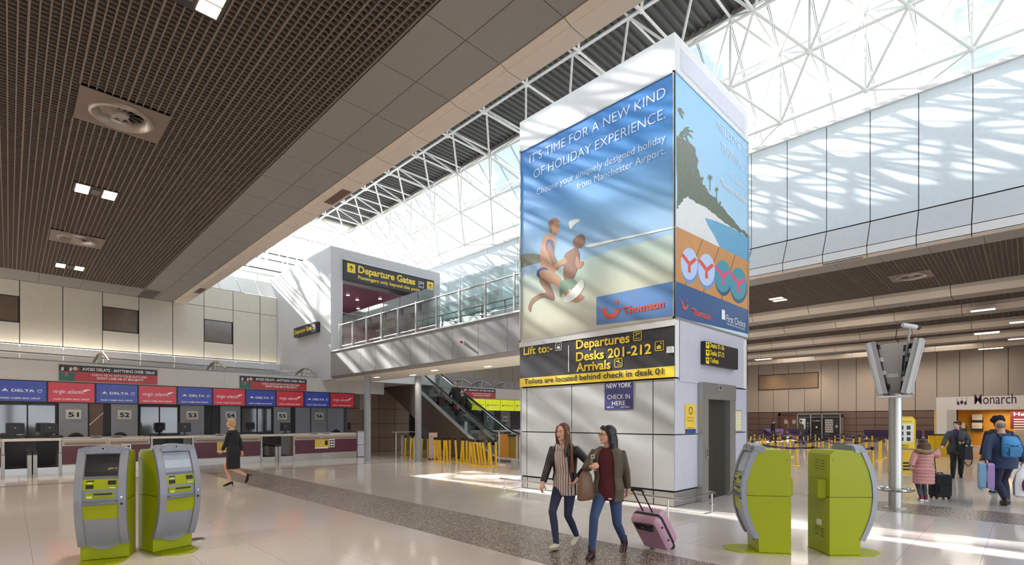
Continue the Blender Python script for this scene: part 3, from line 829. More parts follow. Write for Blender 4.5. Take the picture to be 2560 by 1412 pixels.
def picto(F, par, u, v, s, m, kind, d=.024):
    b = MB(); t = .035 * s * 2
    for q in () if 'arrow' in kind else ((0, s, 0, t), (0, s, s - t, s), (0, t, 0, s), (s - t, s, 0, s)):
        b.prism([(u + q[0], v + q[2]), (u + q[1], v + q[2]), (u + q[1], v + q[3]), (u + q[0], v + q[3])], F, d, d + .001)
    P = lambda pts: b.prism([(u + x * s, v + y * s) for x, y in pts], F, d, d + .001)
    if kind == 'plane_up': P([(.2, .5), (.75, .72), (.85, .8), (.7, .82), (.2, .6)]); P([(.4, .6), (.3, .85), (.4, .85), (.6, .68)]); P([(.2, .22), (.75, .22), (.75, .28), (.2, .28)])
    if kind == 'plane_down': P([(.2, .8), (.75, .5), (.85, .46), (.75, .42), (.2, .68)]); P([(.45, .6), (.45, .88), (.55, .84), (.62, .55)]); P([(.4, .2), (.85, .2), (.85, .26), (.4, .26)])
    if kind == 'lift': P([(.25, .2), (.75, .2), (.75, .5), (.25, .5)]); P([(.3, .6), (.4, .75), (.5, .6)]); P([(.55, .75), (.65, .6), (.75, .75)])
    if kind == 'case': P([(.2, .2), (.7, .2), (.7, .5), (.2, .5)]); P([(.35, .5), (.55, .5), (.55, .6), (.35, .6)]); P([(.7, .6), (.8, .8), (.6, .8)])
    if kind == 'arrow_left': P([(.15, .5), (.5, .8), (.5, .58), (.85, .58), (.85, .42), (.5, .42), (.5, .2)])
    if kind == 'arrow_right': P([(.85, .5), (.5, .8), (.5, .58), (.15, .58), (.15, .42), (.5, .42), (.5, .2)])
    if kind == 'arrow_up': P([(.5, .85), (.18, .5), (.26, .44), (.45, .64), (.45, .15), (.55, .15), (.55, .64), (.74, .44), (.82, .5)])
    b.build('pictogram', m, par)
for (a, k) in (((1390, 877), 'lift'), ((1585, 853), 'plane_up'), ((1639, 878), 'case'), ((1538, 919), 'plane_down')):
    u, v = uvL(*a); picto(L, sg, u, v, .19, YEL if k != 'lift' else WTXT, k)
slab('sensor_box', L, WL_ - .12, WL_ - .0, 2.95, 3.07, .02, .09, WHITE, tw)
# New York check-in poster
ny = thing('notice', 'navy check in notice for New York on the grey tower cladding', 'notice', (TX, 6, 1.9))
a0, a1 = uvL(1512, 1024), uvL(1583, 953)
slab('sheet', L, a0[0], a1[0], a0[1], a1[1], .002, .01, mat('notice_navy', '#2b2f6b', .4), ny)
for body, ya, h, w in (('NEW YORK', 969, .10, .6), ('CHECK IN', 997, .10, .55), ('HERE', 1013, .10, .32)):
    u, v = uvL(1547, ya); text(ny, body, L, u, v, w, h, WTXT, .01 if ya < 980 else 0, .012, align='C')
text(ny, 'DELTA', L, a0[0] + .06, a0[1] + .035, .17, .03, WTXT, .01, .012)
text(ny, 'virgin atlantic', L, a0[0] + .4, a0[1] + .035, .22, .035, WTXT, 0, .012)
# right face: hanging direction sign
s2 = thing('direction_sign', 'small black box sign with three yellow arrows above the lift door', 'sign', (10.9, TY, 2.7))
u0, v1 = uvR(1749.2, 853.3); u1, v0 = uvR(1831.7, 925)
slab('box', R_, u0, u1, v0, v1, .02, .12, SIGNBLK, s2)
hh = (v1 - v0) / 3
for k, (t_, ar, w) in enumerate((('Toilets', 'arrow_left', .42), ('Desks 57-73', 'arrow_right', .7), ('Desks 01-56', 'arrow_left', .7))):
    slab('arrow_tile', R_, u0 + .02, u0 + .17, v0 + hh * k + .015, v0 + hh * (k + 1) - .015, .12, .124, YEL, s2)
    picto(R_, s2, u0 + .03, v0 + hh * k + .03, .13, BTXT, ar, .125)
    text(s2, t_, R_, u0 + .2, v0 + hh * k + .05, w, .105, YEL, .02, .125)
# lift door portal
ld = thing('lift_door', 'dark lift doorway in a brushed steel portal at the tower foot', 'door', (11, TY, 0))
pa, pb_ = uvR(1744, 1200)[0], uvR(1828, 1200)[0]; oa, ob = uvR(1759.8, 1200)[0], uvR(1814, 1200)[0]
zt = uvR(1744, 949)[1] - .05; zl = uvR(1744, 994)[1] - .02
slab('jamb', R_, pa, oa, 0, zl, -.05, .10, STEEL, ld); slab('jamb', R_, ob, pb_, 0, zl, -.05, .10, STEEL, ld)
slab('lintel', R_, pa, pb_, zl, zt, -.05, .11, STEEL, ld)
slab('door_panel', R_, oa, (oa + ob) / 2 - .003, 0, zl, -.04, -.01, mat('lift_door_bronze', '#3b3a33', .4, .3), ld)
slab('door_panel', R_, (oa + ob) / 2 + .003, ob, 0, zl, -.04, -.01, bpy.data.materials['lift_door_bronze'], ld)
u, v = uvR(1783, 970); slab('floor_indicator', R_, u - .08, u + .1, v - .06, v + .06, .11, .15, ALU, ld)
slab('indicator_face', R_, u - .03, u + .06, v - .03, v + .03, .15, .152, CHAR, ld)
u, v = uvR(1754, 1130); slab('call_panel', R_, u - .06, u + .05, v - .12, v + .12, .10, .13, STEEL, ld)
for q in (-.05, 0, .05): slab('button', R_, u - .02, u + .01, v + q - .012, v + q + .012, .13, .138, CHAR, ld)
n1 = thing('notice', 'tall yellow notice with blue foot beside the lift door', 'notice', (10, TY, 1.5))
u0, v1 = uvR(1712, 1009.5); u1, v0 = uvR(1738, 1082.8)
slab('sheet', R_, u0, u1, v0, v1, .002, .012, mat('notice_yellow', '#e8c44a', .45), n1)
slab('foot', R_, u0, u1, v0, v0 + .09, .012, .014, mat('notice_blue', '#2a4a86', .4), n1)
MB().lathe([(.075, .013), (.075, .016), (.06, .016), (.06, .013)], n=20, M=R_.to_3x3().to_4x4(), c=(R_ @ Vector(((u0 + u1) / 2, v1 - .13, 0)))).build('ring_symbol', BTXT, n1)
for k, s_ in enumerate(('No trolleys are', 'allowed in this lift', 'Passengers only', 'to Departure Gates')): text(n1, s_, R_, (u0 + u1) / 2, v1 - .28 - .06 * k - (.08 if k > 1 else 0), .26, .028, BTXT, 0, .013, align='C')
n2 = thing('notice', 'small framed cream notice on the far side of the lift door', 'notice', (12, TY, 1.5))
u0, v1 = uvR(1833, 1024); u1, v0 = uvR(1853, 1079)
slab('frame', R_, u0, u1, v0, v1, .002, .015, ALU, n2); slab('sheet', R_, u0 + .03, u1 - .03, v0 + .03, v1 - .03, .015, .017, mat('notice_cream', '#e2d9a8', .5), n2)
for k in range(6): slab('text_line', R_, u0 + .07, u1 - .07, v1 - .12 - .07 * k, v1 - .10 - .07 * k, .017, .018, GREYPANEL, n2)
# bumper rail round the foot
br = thing('bumper_rail', 'low polished steel bumper rail round the foot of the lift tower', 'rail', (8.7, 6.8, 0))
MB().tube([(9.3, 9.25, .22), (8.70, 9.25, .22), (8.70, 4.42, .22), (10.05, 4.42, .22), (10.05, 4.6, .22)], .022, 8).build('rail', CHROME, br, smooth=True)
for x, y in ((8.72, 9.1), (8.70, 7.8), (8.70, 6.4), (8.70, 4.7), (9.95, 4.43)):
    MB().cyl((x, y, 0), .016, .22, 10).cyl((x, y, 0), .05, .006, 12).build('post', CHROME, br, smooth=True)
# ------------------------------------------------------------------ footbridge
BX0, BX1, BZ0, BZ1 = 9.9, 12.0, 3.57, 4.62
bg = thing('footbridge', 'grey panelled footbridge crossing from the lift tower to the departure gates', 'footbridge', (11, 15, 0))
MB().box(BX0 + .04, BX1 - .04, TYB, 21.2, 3.55, 4.6).build('deck_core', DARK, bg)
jy = [21.2, 20.85, 19.7, 18.55, 17.40, 16.25, 15.07, 13.89, 12.7, 11.47, 10.23, 8.9]
FB = FX(BX0, 0, 0)
panels(bg, FB, [-v for v in jy], [BZ0, BZ1], .04, .014, FASCIA, d0=-.04)
panels(bg, frame((BX1, 0, 0), (0, 1, 0)), list(reversed(jy)), [BZ0, BZ1], .04, .014, FASCIA, d0=-.04)
MB().box(BX0 - .03, BX0 + .08, 8.9, 21.2, 4.62, 4.67).box(BX1 - .08, BX1 + .03, 8.9, 21.2, 4.62, 4.67).build('edge_trim', GREYPANEL, bg)
MB().poly([(BX0, 8.9, BZ0), (BX0, 21.2, BZ0), (BX0 + .14, 21.2, 3.47), (BX0 + .14, 8.9, 3.47)]).poly([(BX1, 8.9, BZ0), (BX1, 21.2, BZ0), (BX1 - .14, 21.2, 3.47), (BX1 - .14, 8.9, 3.47)]).build('edge_chamfer', mat('chamfer_grey', '#85837f', .5), bg)
sof = mat('soffit_cream', '#f0e9da', .45)
for k in range(6): MB().box(BX0 + .15, BX1 - .15, 8.95 + 2.04 * k, 8.95 + 2.04 * (k + 1) - .012, 3.46, 3.48).build('soffit_panel', sof, bg)
MB().box(BX0 + .05, BX1 - .05, TYB + .02, 21.2, 4.60, 4.63).build('walkway', MAUVE, bg)
for x, y in ((10.16, 18.5), (11.75, 17.3)):
    c = thing('bridge_column', 'slim grey round column under the footbridge, ' + ('nearer the check in desks' if x < 11 else 'beside the escalator'), 'column', (x, y, 0))
    MB().cyl((x, y, 0), .13, 3.46, 24).build('shaft', COLUMN, c, smooth=True)
    MB().cyl((x, y, 0), .15, .03, 24).build('foot_ring', STEEL, c, smooth=True)
for i, (x, y) in enumerate(((10.8, 10.4), (11.3, 12.6), (10.8, 14.9), (11.3, 17.0), (10.8, 18.9))):
    d = thing('downlight', 'recessed oblong lamp in the bridge soffit, number %s from the tower' % ['one', 'two', 'three', 'four', 'five'][i], 'lamp', (x, y, 3.46))
    MB().box(x - .07, x + .07, y - .16, y + .16, 3.45, 3.46).build('rim', WHITE, d); MB().box(x - .055, x + .055, y - .14, y + .14, 3.445, 3.45).build('lamp_face', LAMPC, d)
    l = bpy.data.objects.new('downlight_beam', bpy.data.lights.new('downlight_beam', 'SPOT')); COL.objects.link(l); l.parent = d
    l.data.energy = 90; l.data.color = (1, .86, .68); l.data.spot_size = 2.6; l.data.spot_blend = .8; l.data.shadow_soft_size = .12; l.location = (0, 0, -.03)
# glass balustrades, near and far
def balustrade(X, side, ys, lab):
    g = thing('balustrade', lab, 'balustrade', (X, 15, 4.67))
    for y in ys:
        MB().box(X - .012, X + .012, y - .03, y + .03, 4.67, 5.76).box(X + side * .02 - .008, X + side * .02 + .008, y - .03, y + .03, 4.67, 5.7).build('post', STEEL, g)
        MB().tube([(X, y, 5.62), (X + side * .07, y, 5.70)], .012, 6).build('bracket', CHROME, g)
    MB().tube([(X + side * .08, ys[0] + .3, 5.72), (X + side * .08, ys[-1] - .6, 5.72)], .024, 8).build('handrail', STEEL, g, smooth=True)
    MB().tube([(X + side * .03, ys[0], 4.80), (X + side * .03, ys[-1] - .6, 4.80)], .014, 6).build('lower_rail', STEEL, g, smooth=True)
    for a, b in zip(ys[:-1], ys[1:]):
        MB().box(X + side * .10 - .006, X + side * .10 + .006, b + .02, a - .02, 4.70, 6.12).build('glass_pane', GLASS, g)
    return g
py_ = [20.9, 20.51, 19.35, 18.22, 17.09, 15.95, 14.8, 13.62, 12.43, 11.22, 10.01, 9.0]
balustrade(BX0 + .05, 1, py_[1:], 'glass and steel balustrade on the near edge of the footbridge')
balustrade(BX1 - .05, -1, py_[1:], 'glass and steel balustrade on the far edge of the footbridge')
al = thing('alarm_bell', 'small red and white alarm bell on the grey bridge fascia', 'alarm', (BX0, 12.17, 4.05))
Mx = Matrix.Rotation(-PI / 2, 4, 'Y')
MB().lathe([(.001, .0), (.055, .0), (.055, .05), (.001, .05)], (BX0, 12.17, 4.06), 16, Mx).build('base', WHITE, al)
MB().lathe([(.045, .05), (.04, .10), (.02, .125), (.001, .127)], (BX0, 12.17, 4.06), 16, Mx).build('sounder', mat('alarm_red', '#a8341f', .4), al, smooth=True)

# ------------------------------------------------------------------ white gate block on the upper level
gb = thing('gate_block', 'big white block with the departure gate opening above the desks', 'wall block', (12.8, 24, 4))
BLK_Y, BLK_X1, BLK_T = 21.2, 15.72, 9.22
blkm = mat('block_white', '#c2c2c2', .45)
MB().box(BX0, BX0 + .3, BLK_Y, 37.9, 3.45, BLK_T).build('side_wall', blkm, gb)
b = MB(); b.box(BX0 + .3, 10.45, BLK_Y, BLK_Y + .3, 4.62, BLK_T).box(15.27, BLK_X1, BLK_Y, BLK_Y + .3, 4.62, BLK_T).box(10.45, 15.27, BLK_Y, BLK_Y + .3, 8.72, BLK_T)
b.build('front_wall', blkm, gb)
MB().box(BLK_X1 - .3, BLK_X1, BLK_Y + .3, 37.9, 3.45, BLK_T).build('far_wall', blkm, gb)
MB().box(BX0 + .3, BLK_X1 - .3, BLK_Y + .3, 37.9, BLK_T - .2, BLK_T - .05).build('roof', blkm, gb)
MB().box(BX0 + .31, BLK_X1 - .31, BLK_Y + .01, 30, 3.45, 4.6).build('floor_slab', GREYPANEL, gb)
# interior seen through the opening
MURAL = bpy.data.materials.new('purple_mural'); MURAL.use_nodes = True
t = MURAL.node_tree; bb = t.nodes['Principled BSDF']; bb.inputs['Roughness'].default_value = .4
ge = t.nodes.new('ShaderNodeNewGeometry'); no = t.nodes.new('ShaderNodeTexNoise'); no.inputs['Scale'].default_value = .5; no.inputs['Detail'].default_value = 3
mp = t.nodes.new('ShaderNodeMapping'); mp.inputs['Scale'].default_value = (.6, .6, 1.6)
t.links.new(ge.outputs['Position'], mp.inputs[0]); t.links.new(mp.outputs[0], no.inputs['Vector'])
r = t.nodes.new('ShaderNodeValToRGB'); e = r.color_ramp.elements; e[0].color = (*lin('#2a2040'), 1); e[0].position = .36; e[1].color = (*lin('#d9b7b9'), 1); e[1].position = .72
q = e.new(.5); q.color = (*lin('#6d4560'), 1)
t.links.new(no.outputs['Fac'], r.inputs[0]); t.links.new(r.outputs[0], bb.inputs['Base Color'])
MB().box(10.2, 15.42, 21.5, 27.0, 7.72, 7.78).build('lobby_ceiling', mat('lobby_ceiling_plum', '#7d5a72', .35), gb)
MB().box(15.3, 15.42, 21.5, 27.2, 4.62, 7.72).build('mural_wall', MURAL, gb)
MB().box(12.2, 15.3, 27.1, 27.2, 4.62, 7.72).build('mural_wall', MURAL, gb)
MB().box(10.2, 12.2, 27.1, 27.2, 4.62, 7.72).build('lobby_back_wall', CREAM, gb)
MB().box(10.2, 15.42, 21.3, 27.2, 4.62, 4.64).build('lobby_floor', MAUVE, gb)
dl = [(11.6, 23.0), (12.4, 23.6), (13.1, 22.6), (11.3, 25.2), (13.4, 25.4)]
for i, (x, y) in enumerate(dl):
    d = thing('downlight', 'round ceiling spot in the plum lobby, %s' % ['nearest the sign', 'second from the sign', 'under the sign end', 'by the cream wall', 'deepest inside'][i], 'lamp', (x, y, 7.7))
    MB().cyl((x, y, 7.70), .10, .02, 16).build('rim', WHITE, d); MB().cyl((x, y, 7.69), .08, .01, 16).build('lamp_face', LAMPC, d)
li = bpy.data.objects.new('lobby_light', bpy.data.lights.new('lobby_light', 'AREA')); COL.objects.link(li)
li.data.energy = 190; li.data.size = 2.5; li.data.color = (1, .9, .82); li.location = (12.6, 24.3, 7.6)
# departure gates sign
ds = thing('gate_sign', 'long navy Departure Gates sign with yellow arrows over the opening', 'sign', (12.8, 21.1, 7.9))
FD = FY(21.1, 10.45, 0)
slab('board', FD, 0, 4.82, 7.90, 8.72, -.1, 0, NAVYSIGN, ds)
slab('frame_edge', FD, 0, 4.82, 8.72, 8.76, -.1, .02, STEEL, ds); slab('frame_edge', FD, 0, 4.82, 7.86, 7.90, -.1, .02, CHAR, ds)
for u in (.16, 4.40):
    slab('arrow_tile', FD, u, u + .38, 8.22, 8.62, 0, .004, YEL, ds); picto(FD, ds, u + .02, 8.25, .34, BTXT, 'arrow_up', .005)
text(ds, 'Departure Gates', FD, .68, 8.30, 3.02, .32, YEL, .03, .006)
text(ds, 'Passengers only beyond this point', FD, .68, 8.02, 3.3, .16, YEL, .02, .006)
picto(FD, ds, 3.9, 8.22, .3, WTXT, 'plane_up', .006)
# small sign on the white side face
s3 = thing('gate_sign', 'small black Departure Gates box sign on the white block side', 'sign', (BX0, 23.5, 5.8))
FS = FX(BX0, 24.71, 0)
slab('box', FS, 0, 2.45, 5.63, 6.07, 0, .2, SIGNBLK, s3)
text(s3, 'Departure Gates', FS, .10, 5.77, 1.95, .2, YEL, .02, .202); picto(FS, s3, 2.15, 5.75, .2, WTXT, 'plane_up', .202)

# ------------------------------------------------------------------ check-in desks along the left wall
DY = 21.5
RAILM = mat('bumper_taupe', '#8f857c', .5); DTOP = mat('desk_top', '#d8d0c4', .35); DBEIGE = mat('desk_beige', '#bdb0a2', .4)
def counter(name, x0, x1, joint, label):
    g = thing(name, label, 'desk', ((x0 + x1) / 2, DY, 0), 'check in counters')
    F = FY(DY, 0, 0)
    MB().box(x0, x1, DY + .03, DY + .75, 0.02, 1.04).build('carcass', DBEIGE, g)
    MB().prism([(DY - .02, 1.04), (DY - .02, 1.07), (DY + .12, 1.12), (DY + .8, 1.12), (DY + .8, 1.04)], Matrix(((0, 0, 1, 0), (1, 0, 0, 0), (0, 1, 0, 0), (0, 0, 0, 1))), x0, x1).build('worktop', DTOP, g)
    for a, b in ((x0, joint), (joint, x1)):
        slab('upper_panel', F, a + .006, b - .006, .85, 1.035, -.03, .0, DBEIGE, g)
        slab('front_panel', F, a + .006, b - .006, .27, .845, -.03, -.005, BURG, g)
        slab('kick_plate', F, a + .004, b - .004, 0, .235, -.03, .0, STEEL, g)
        slab('kick_trim', F, a + .004, b - .004, .238, .268, -.03, .012, DBEIGE, g)
        MB().tube([(a + .06, DY - .03, .935), (b - .06, DY - .03, .935)], .032, 8).build('bumper_bar', RAILM, g, smooth=True)
    for s_ in (-.3, .25):
        x = joint + s_
        MB().prism([(DY + .0, 1.06), (DY - .02, 1.10), (DY + .10, 1.17), (DY + .14, 1.12)], Matrix(((0, 0, 1, 0), (1, 0, 0, 0), (0, 1, 0, 0), (0, 0, 0, 1))), x - .14, x + .14).build('reader_frame', ALU, g)
        MB().box(x - .07, x + .07, DY - .0, DY + .05, 1.11, 1.13).build('reader_slot', CHAR, g)
    return g
def scale_bay(x0, x1, label):
    g = thing('baggage_bay', label, 'baggage scale', ((x0 + x1) / 2, DY, 0), 'baggage bays between the counters')
    F = FY(DY, 0, 0); xm = (x0 + x1) / 2
    slab('lintel', F, x0 - .03, x1 + .03, 1.03, 1.11, -.5, .01, DTOP, g)
    for a, b in ((x0 - .04, x0 + .04), (x1 - .04, x1 + .04)):
        slab('post', F, a, b, 0, .62, -.06, .015, ALU, g); slab('post', F, a + .01, b - .01, .64, 1.03, -.06, .0, ALU, g)
    for a in (xm - .11, xm + .015):
        slab('divider', F, a, a + .095, 0, .60, -1.3, .02, ALU, g); slab('divider_cap', F, a - .005, a + .10, .60, .68, -1.3, .01, CHAR, g)
    for a, b in ((x0 + .04, xm - .115), (xm + .115, x1 - .04)):
        slab('front_plate', F, a, b, 0, .20, -.03, .005, STEEL, g)
        MB().box(a, b, DY + .03, DY + 1.3, .18, .21).build('belt', BLACK, g)
        MB().box(a, b, DY + 1.3, DY + 1.34, .2, 1.03).build('rubber_curtain', CHAR, g)
    return g
counter('check_in_counter', -2.4, -.17, -1.3, 'burgundy counter at the left frame edge beyond the first baggage bay')
scale_bay(-.13, 1.15, 'baggage bay below desk plate 51 nearest the left frame edge')
counter('check_in_counter', 1.19, 3.50, 2.34, 'burgundy counter between the first two bays, behind the left kiosks')
scale_bay(3.55, 4.80, 'baggage bay left of the walking staff woman, below plate 53')
counter('check_in_counter', 4.84, 7.13, 5.98, 'burgundy counter behind the staff woman in the black suit')
scale_bay(7.17, 8.45, 'baggage bay under desk plate 55 nearest the bridge column')
counter('check_in_counter', 8.49, 11.27, 9.62, 'last burgundy counter of the row, next to the grey end pillar')
ep = thing('end_pillar', 'pale panelled end pillar closing the row of check in counters', 'pillar', (11.6, DY, 0))
MB().box(11.31, 11.78, DY - .02, DY + .9, .02, .55).build('lower_panel', LILAC, ep); MB().box(11.31, 11.78, DY - .02, DY + .9, .57, 1.16).build('upper_panel', LILAC, ep); MB().box(11.29, 11.8, DY - .04, DY + .92, 1.165, 1.20).build('cap', STEEL, ep)
PAPER = mat('paper', '#ebe7dc', .6); NYEL = mat('notice_gold', '#e0bc2c', .5)
def notice_pair(x, who):
    n = thing('counter_notice', 'yellow baggage notice stuck on the burgundy counter ' + who, 'notice', (x, DY, .7), 'yellow notices on the counters')
    F = FY(DY - .006, 0, 0)
    slab('sheet', F, x - .42, x + .18, .52, .84, 0, .008, NYEL, n); slab('white_foot', F, x - .42, x + .18, .46, .52, 0, .008, PAPER, n)
    slab('grid_symbol', F, x + .02, x + .15, .6, .8, .008, .009, BTXT, n)
    for k in range(5): slab('text_line', F, x - .38, x - .04, .78 - .05 * k, .79 - .05 * k, .008, .009, DBEIGE, n)
    m = thing('counter_notice', 'white six-symbol card beside the yellow notice ' + who, 'notice', (x + .35, DY, .7), 'white cards on the counters')
    slab('sheet', F, x + .2, x + .46, .5, .86, 0, .008, PAPER, m)
    for i in range(2):
        for j in range(3): slab('symbol', F, x + .225 + .115 * i, x + .315 + .115 * i, .53 + .11 * j, .60 + .11 * j, .008, .009, CHAR, m)
notice_pair(2.5, 'behind the left kiosks'); notice_pair(6.0, 'behind the staff woman'); notice_pair(9.75, 'under the last signs')
# monitors on the desks, seen from behind
def monitor_proto():
    g = local('monitor', 'x', 'monitor', 'desk monitors')
    MB().box(-.21, .21, -.02, .03, .12, .46).build('screen_shell', BLACK, g, bevel=.01); MB().box(-.12, .12, -.05, -.02, .18, .38).build('rear_bulge', CHAR, g)
    MB().box(-.03, .03, -.04, -.01, .02, .2).build('stem', BLACK, g); MB().box(-.12, .12, -.09, .08, 0, .02).build('base', BLACK, g)
    MB().box(-.02, .02, -.052, -.05, .30, .33).build('maker_plate', ALU, g)
    return g
mons = [(38, 1087, 0, 'black monitor at the left frame edge, left of the other under the reflecting window'), (124, 1087, 0, 'black monitor right of its twin beside plate 51'), (397, 1083, .9, 'narrow black monitor turned sideways between plates 52 and 53'), (461, 1083, 0, 'black monitor directly below plate 53'), (660, 1081, 1.2, 'thin black monitor seen edge on beside plate 55'), (713, 1081, 0, 'black monitor below plate 55'), (873, 1074, 1.35, 'slim monitor edge at the end of the counters')]
pm = monitor_proto()
for i, (px, py, rz, lab) in enumerate(mons):
    p = onY(px, py, DY + .55)
    if i == 0: pm.location = (p.x, p.y, 1.12); pm.rotation_euler = (0, 0, rz); pm['label'] = lab
    else: dup(pm, (p.x, p.y, 1.12), rz, lab)
for i, (px, lab) in enumerate(((140, 'black document printer on the counter right of the second monitor'), (12, 'black document printer at the left frame edge'), (590, 'black document printer behind the staff woman'), (375, 'small black printer left of the sideways monitor'))):
    p = onY(px, 1090, DY + .35)
    g = thing('printer', lab, 'printer', (p.x, p.y, 1.12), 'desk printers')
    MB().box(p.x - .18, p.x + .18, p.y - .12, p.y + .12, 1.12, 1.17).build('body', BLACK, g, bevel=.01); MB().box(p.x - .14, p.x + .14, p.y - .06, p.y + .02, 1.17, 1.20).build('feed', CHAR, g)
for i, (px, lab) in enumerate(((190, 'dark office chair back just above the counter below plate 51'), (300, 'dark blue office chair back showing below plate 52'), (840, 'dark chair back low behind the last counter'))):
    p = onY(px, 1085, DY + 1.2)
    g = thing('office_chair', lab, 'chair', (p.x, p.y, 0), 'staff chairs')
    MB().ell((p.x, p.y, 1.0), (.24, .05, .26), 14, 8).build('backrest', mat('chair_navy_%d' % i, '#23242f', .8), g, smooth=True)
    MB().box(p.x - .22, p.x + .22, p.y, p.y + .44, .5, .57).build('seat', bpy.data.materials['chair_navy_%d' % i], g, bevel=.02)
    MB().cyl((p.x, p.y + .2, .08), .03, .42, 10).build('stem', BLACK, g); MB().box(p.x - .25, p.x + .25, p.y + .17, p.y + .23, .03, .08).box(p.x - .03, p.x + .03, p.y - .05, p.y + .45, .03, .08).build('foot', BLACK, g)
# back wall of the desk bays: numbered panels, glass and a doorway
BWY = 24.2
bw = struct('wall_left')
MB().box(-5, 12.2, BWY + .12, BWY + .25, 0, 3.5).build('backing', mat('bay_backing', '#55565a', .6), bw)
npan = [(1.26, 2.05), (2.73, 3.54), (4.95, 5.80), (6.42, 7.20), (8.6, 9.35), (10.35, 11.1)]
pg = mat('number_panel_grey', '#9a9ca3', .4)
for k, (a, b) in enumerate(npan):
    slab('panel', FY(BWY, 0, 0), a, b, .0, 2.6, -.1, 0, pg, bw)
    n = thing('desk_number', 'desk plate numbered ' + ['fifty one', 'fifty two', 'fifty three', 'fifty four behind the staff woman', 'fifty five', 'fifty six'][k] + ' above the left counters', 'number plate', ((a + b) / 2, BWY, 2), 'desk number plates')
    c = (a + b) / 2
    slab('plate', FY(BWY, 0, 0), c - .21, c + .21, 1.72, 2.06, 0, .012, PAPER if k in (0, 1, 2, 4) else GREYPANEL, n)
    text(n, str(51 + k), FY(BWY, 0, 0), c, 1.80, .30, .17, BTXT, .03, .014, align='C')
gd = mat('bay_glass', '#4b4c4f', .06, spec=.8)
for a, b in ((-.3, 1.2), (3.6, 4.9), (7.25, 8.55)):
    slab('window_pane', FY(BWY, 0, 0), a, b, 1.0, 2.6, -.1, -.05, gd, bw)
    for q in (a, (a + b) / 2 - .02, b - .04): slab('window_mullion', FY(BWY, 0, 0), q, q + .04, 1.0, 2.6, -.06, -.02, CHAR, bw)
for a, b in ((2.1, 2.5),): slab('door_recess', FY(BWY, 0, 0), a, b, 0, 2.6, -.12, -.08, MAUVE, bw)
for a, b in ((2.5, 2.72), (5.82, 6.05), (6.1, 6.4), (9.4, 9.55), (9.6, 10.3), (11.15, 12.0)): slab('grey_door', FY(BWY, 0, 0), a, b, 0, 2.6, -.11, -.06, CHAR if b - a < .4 else pg, bw)
MB().tube([(2.1, BWY - .02, 1.5), (2.5, BWY - .02, 1.95)], .025, 6).build('handrail', TAN, bw)
# backlit airline signs
BLUE, RED = mat('delta_blue', '#2b3f9a', .3, emit=.10), mat('virgin_red', '#c02a3e', .3, emit=.10)
sx = [-.2 + 1.1705 * k - 0 for k in range(0, 11)]
sx = [-.33, .87, 2.07, 3.24, 4.41, 5.58, 6.75, 7.93, 9.10, 10.27, 11.44]
sb = thing('sign_housing', 'long black housing that carries the blue and red airline signs', 'sign housing', (5.5, BY, 2.6))
MB().box(-3.9, 11.46, BY - .02, BY + .25, 2.24, 2.93).build('case', BLACK, sb)
for k in range(-2, 10):
    a = sx[k] if k >= 0 else -.33 + 1.19 * k
    b = sx[k + 1] if k >= 0 else a + 1.19
    blue = k % 2 == 0
    nth = ['first', 'second', 'third', 'fourth', 'fifth'][max(0, k) // 2] if k >= 0 else 'out of frame ' + str(-k)
    s_ = thing('airline_sign', ('%s bag drop sign, %s of its colour from the left frame edge' % ('blue Delta' if blue else 'red Virgin Atlantic', nth)) if k >= 0 else '%s sign hidden beyond the left frame edge' % ('blue Delta' if blue else 'red Virgin Atlantic'), 'sign', ((a + b) / 2, BY, 2.6), 'airline signs over the desks')
    F = FY(BY - .02, a, 0); w = b - a
    slab('face', F, .025, w - .025, 2.27, 2.90, 0, .02, BLUE if blue else RED, s_)
    if k < 0: continue
    if blue:
        MB().prism([(.16, 2.56), (.24, 2.66), (.32, 2.56), (.24, 2.585)], F, .02, .022).build('delta_emblem', WTXT, s_)
        text(s_, 'DELTA', F, .38, 2.56, .52, .085, WTXT, .02, .022)
        MB().lathe([(.055, .021), (.055, .023), (.045, .023), (.045, .021)], n=16, M=F.to_3x3().to_4x4(), c=F @ Vector((1.02, 2.60, 0))).prism([(.97, 2.59), (1.06, 2.63), (1.08, 2.65), (.98, 2.60)], F, .02, .022).build('round_emblem', WTXT, s_)
    else:
        text(s_, 'virgin atlantic', F, .13, 2.55, .78, .13, WTXT, 0, .022)
        MB().prism([(.86, 2.63), (.95, 2.62), (1.0, 2.67), (1.08, 2.68), (1.0, 2.71), (.95, 2.69), (.9, 2.68)], F, .02, .022).build('flying_emblem', WTXT, s_)
    text(s_, 'MAIN CABIN BAG DROP', F, .14, 2.335, w - .3, .055, WTXT, .012, .022)
BANR, BANK = mat('banner_red', '#b23a3c', .45), mat('banner_black', '#26222a', .45)
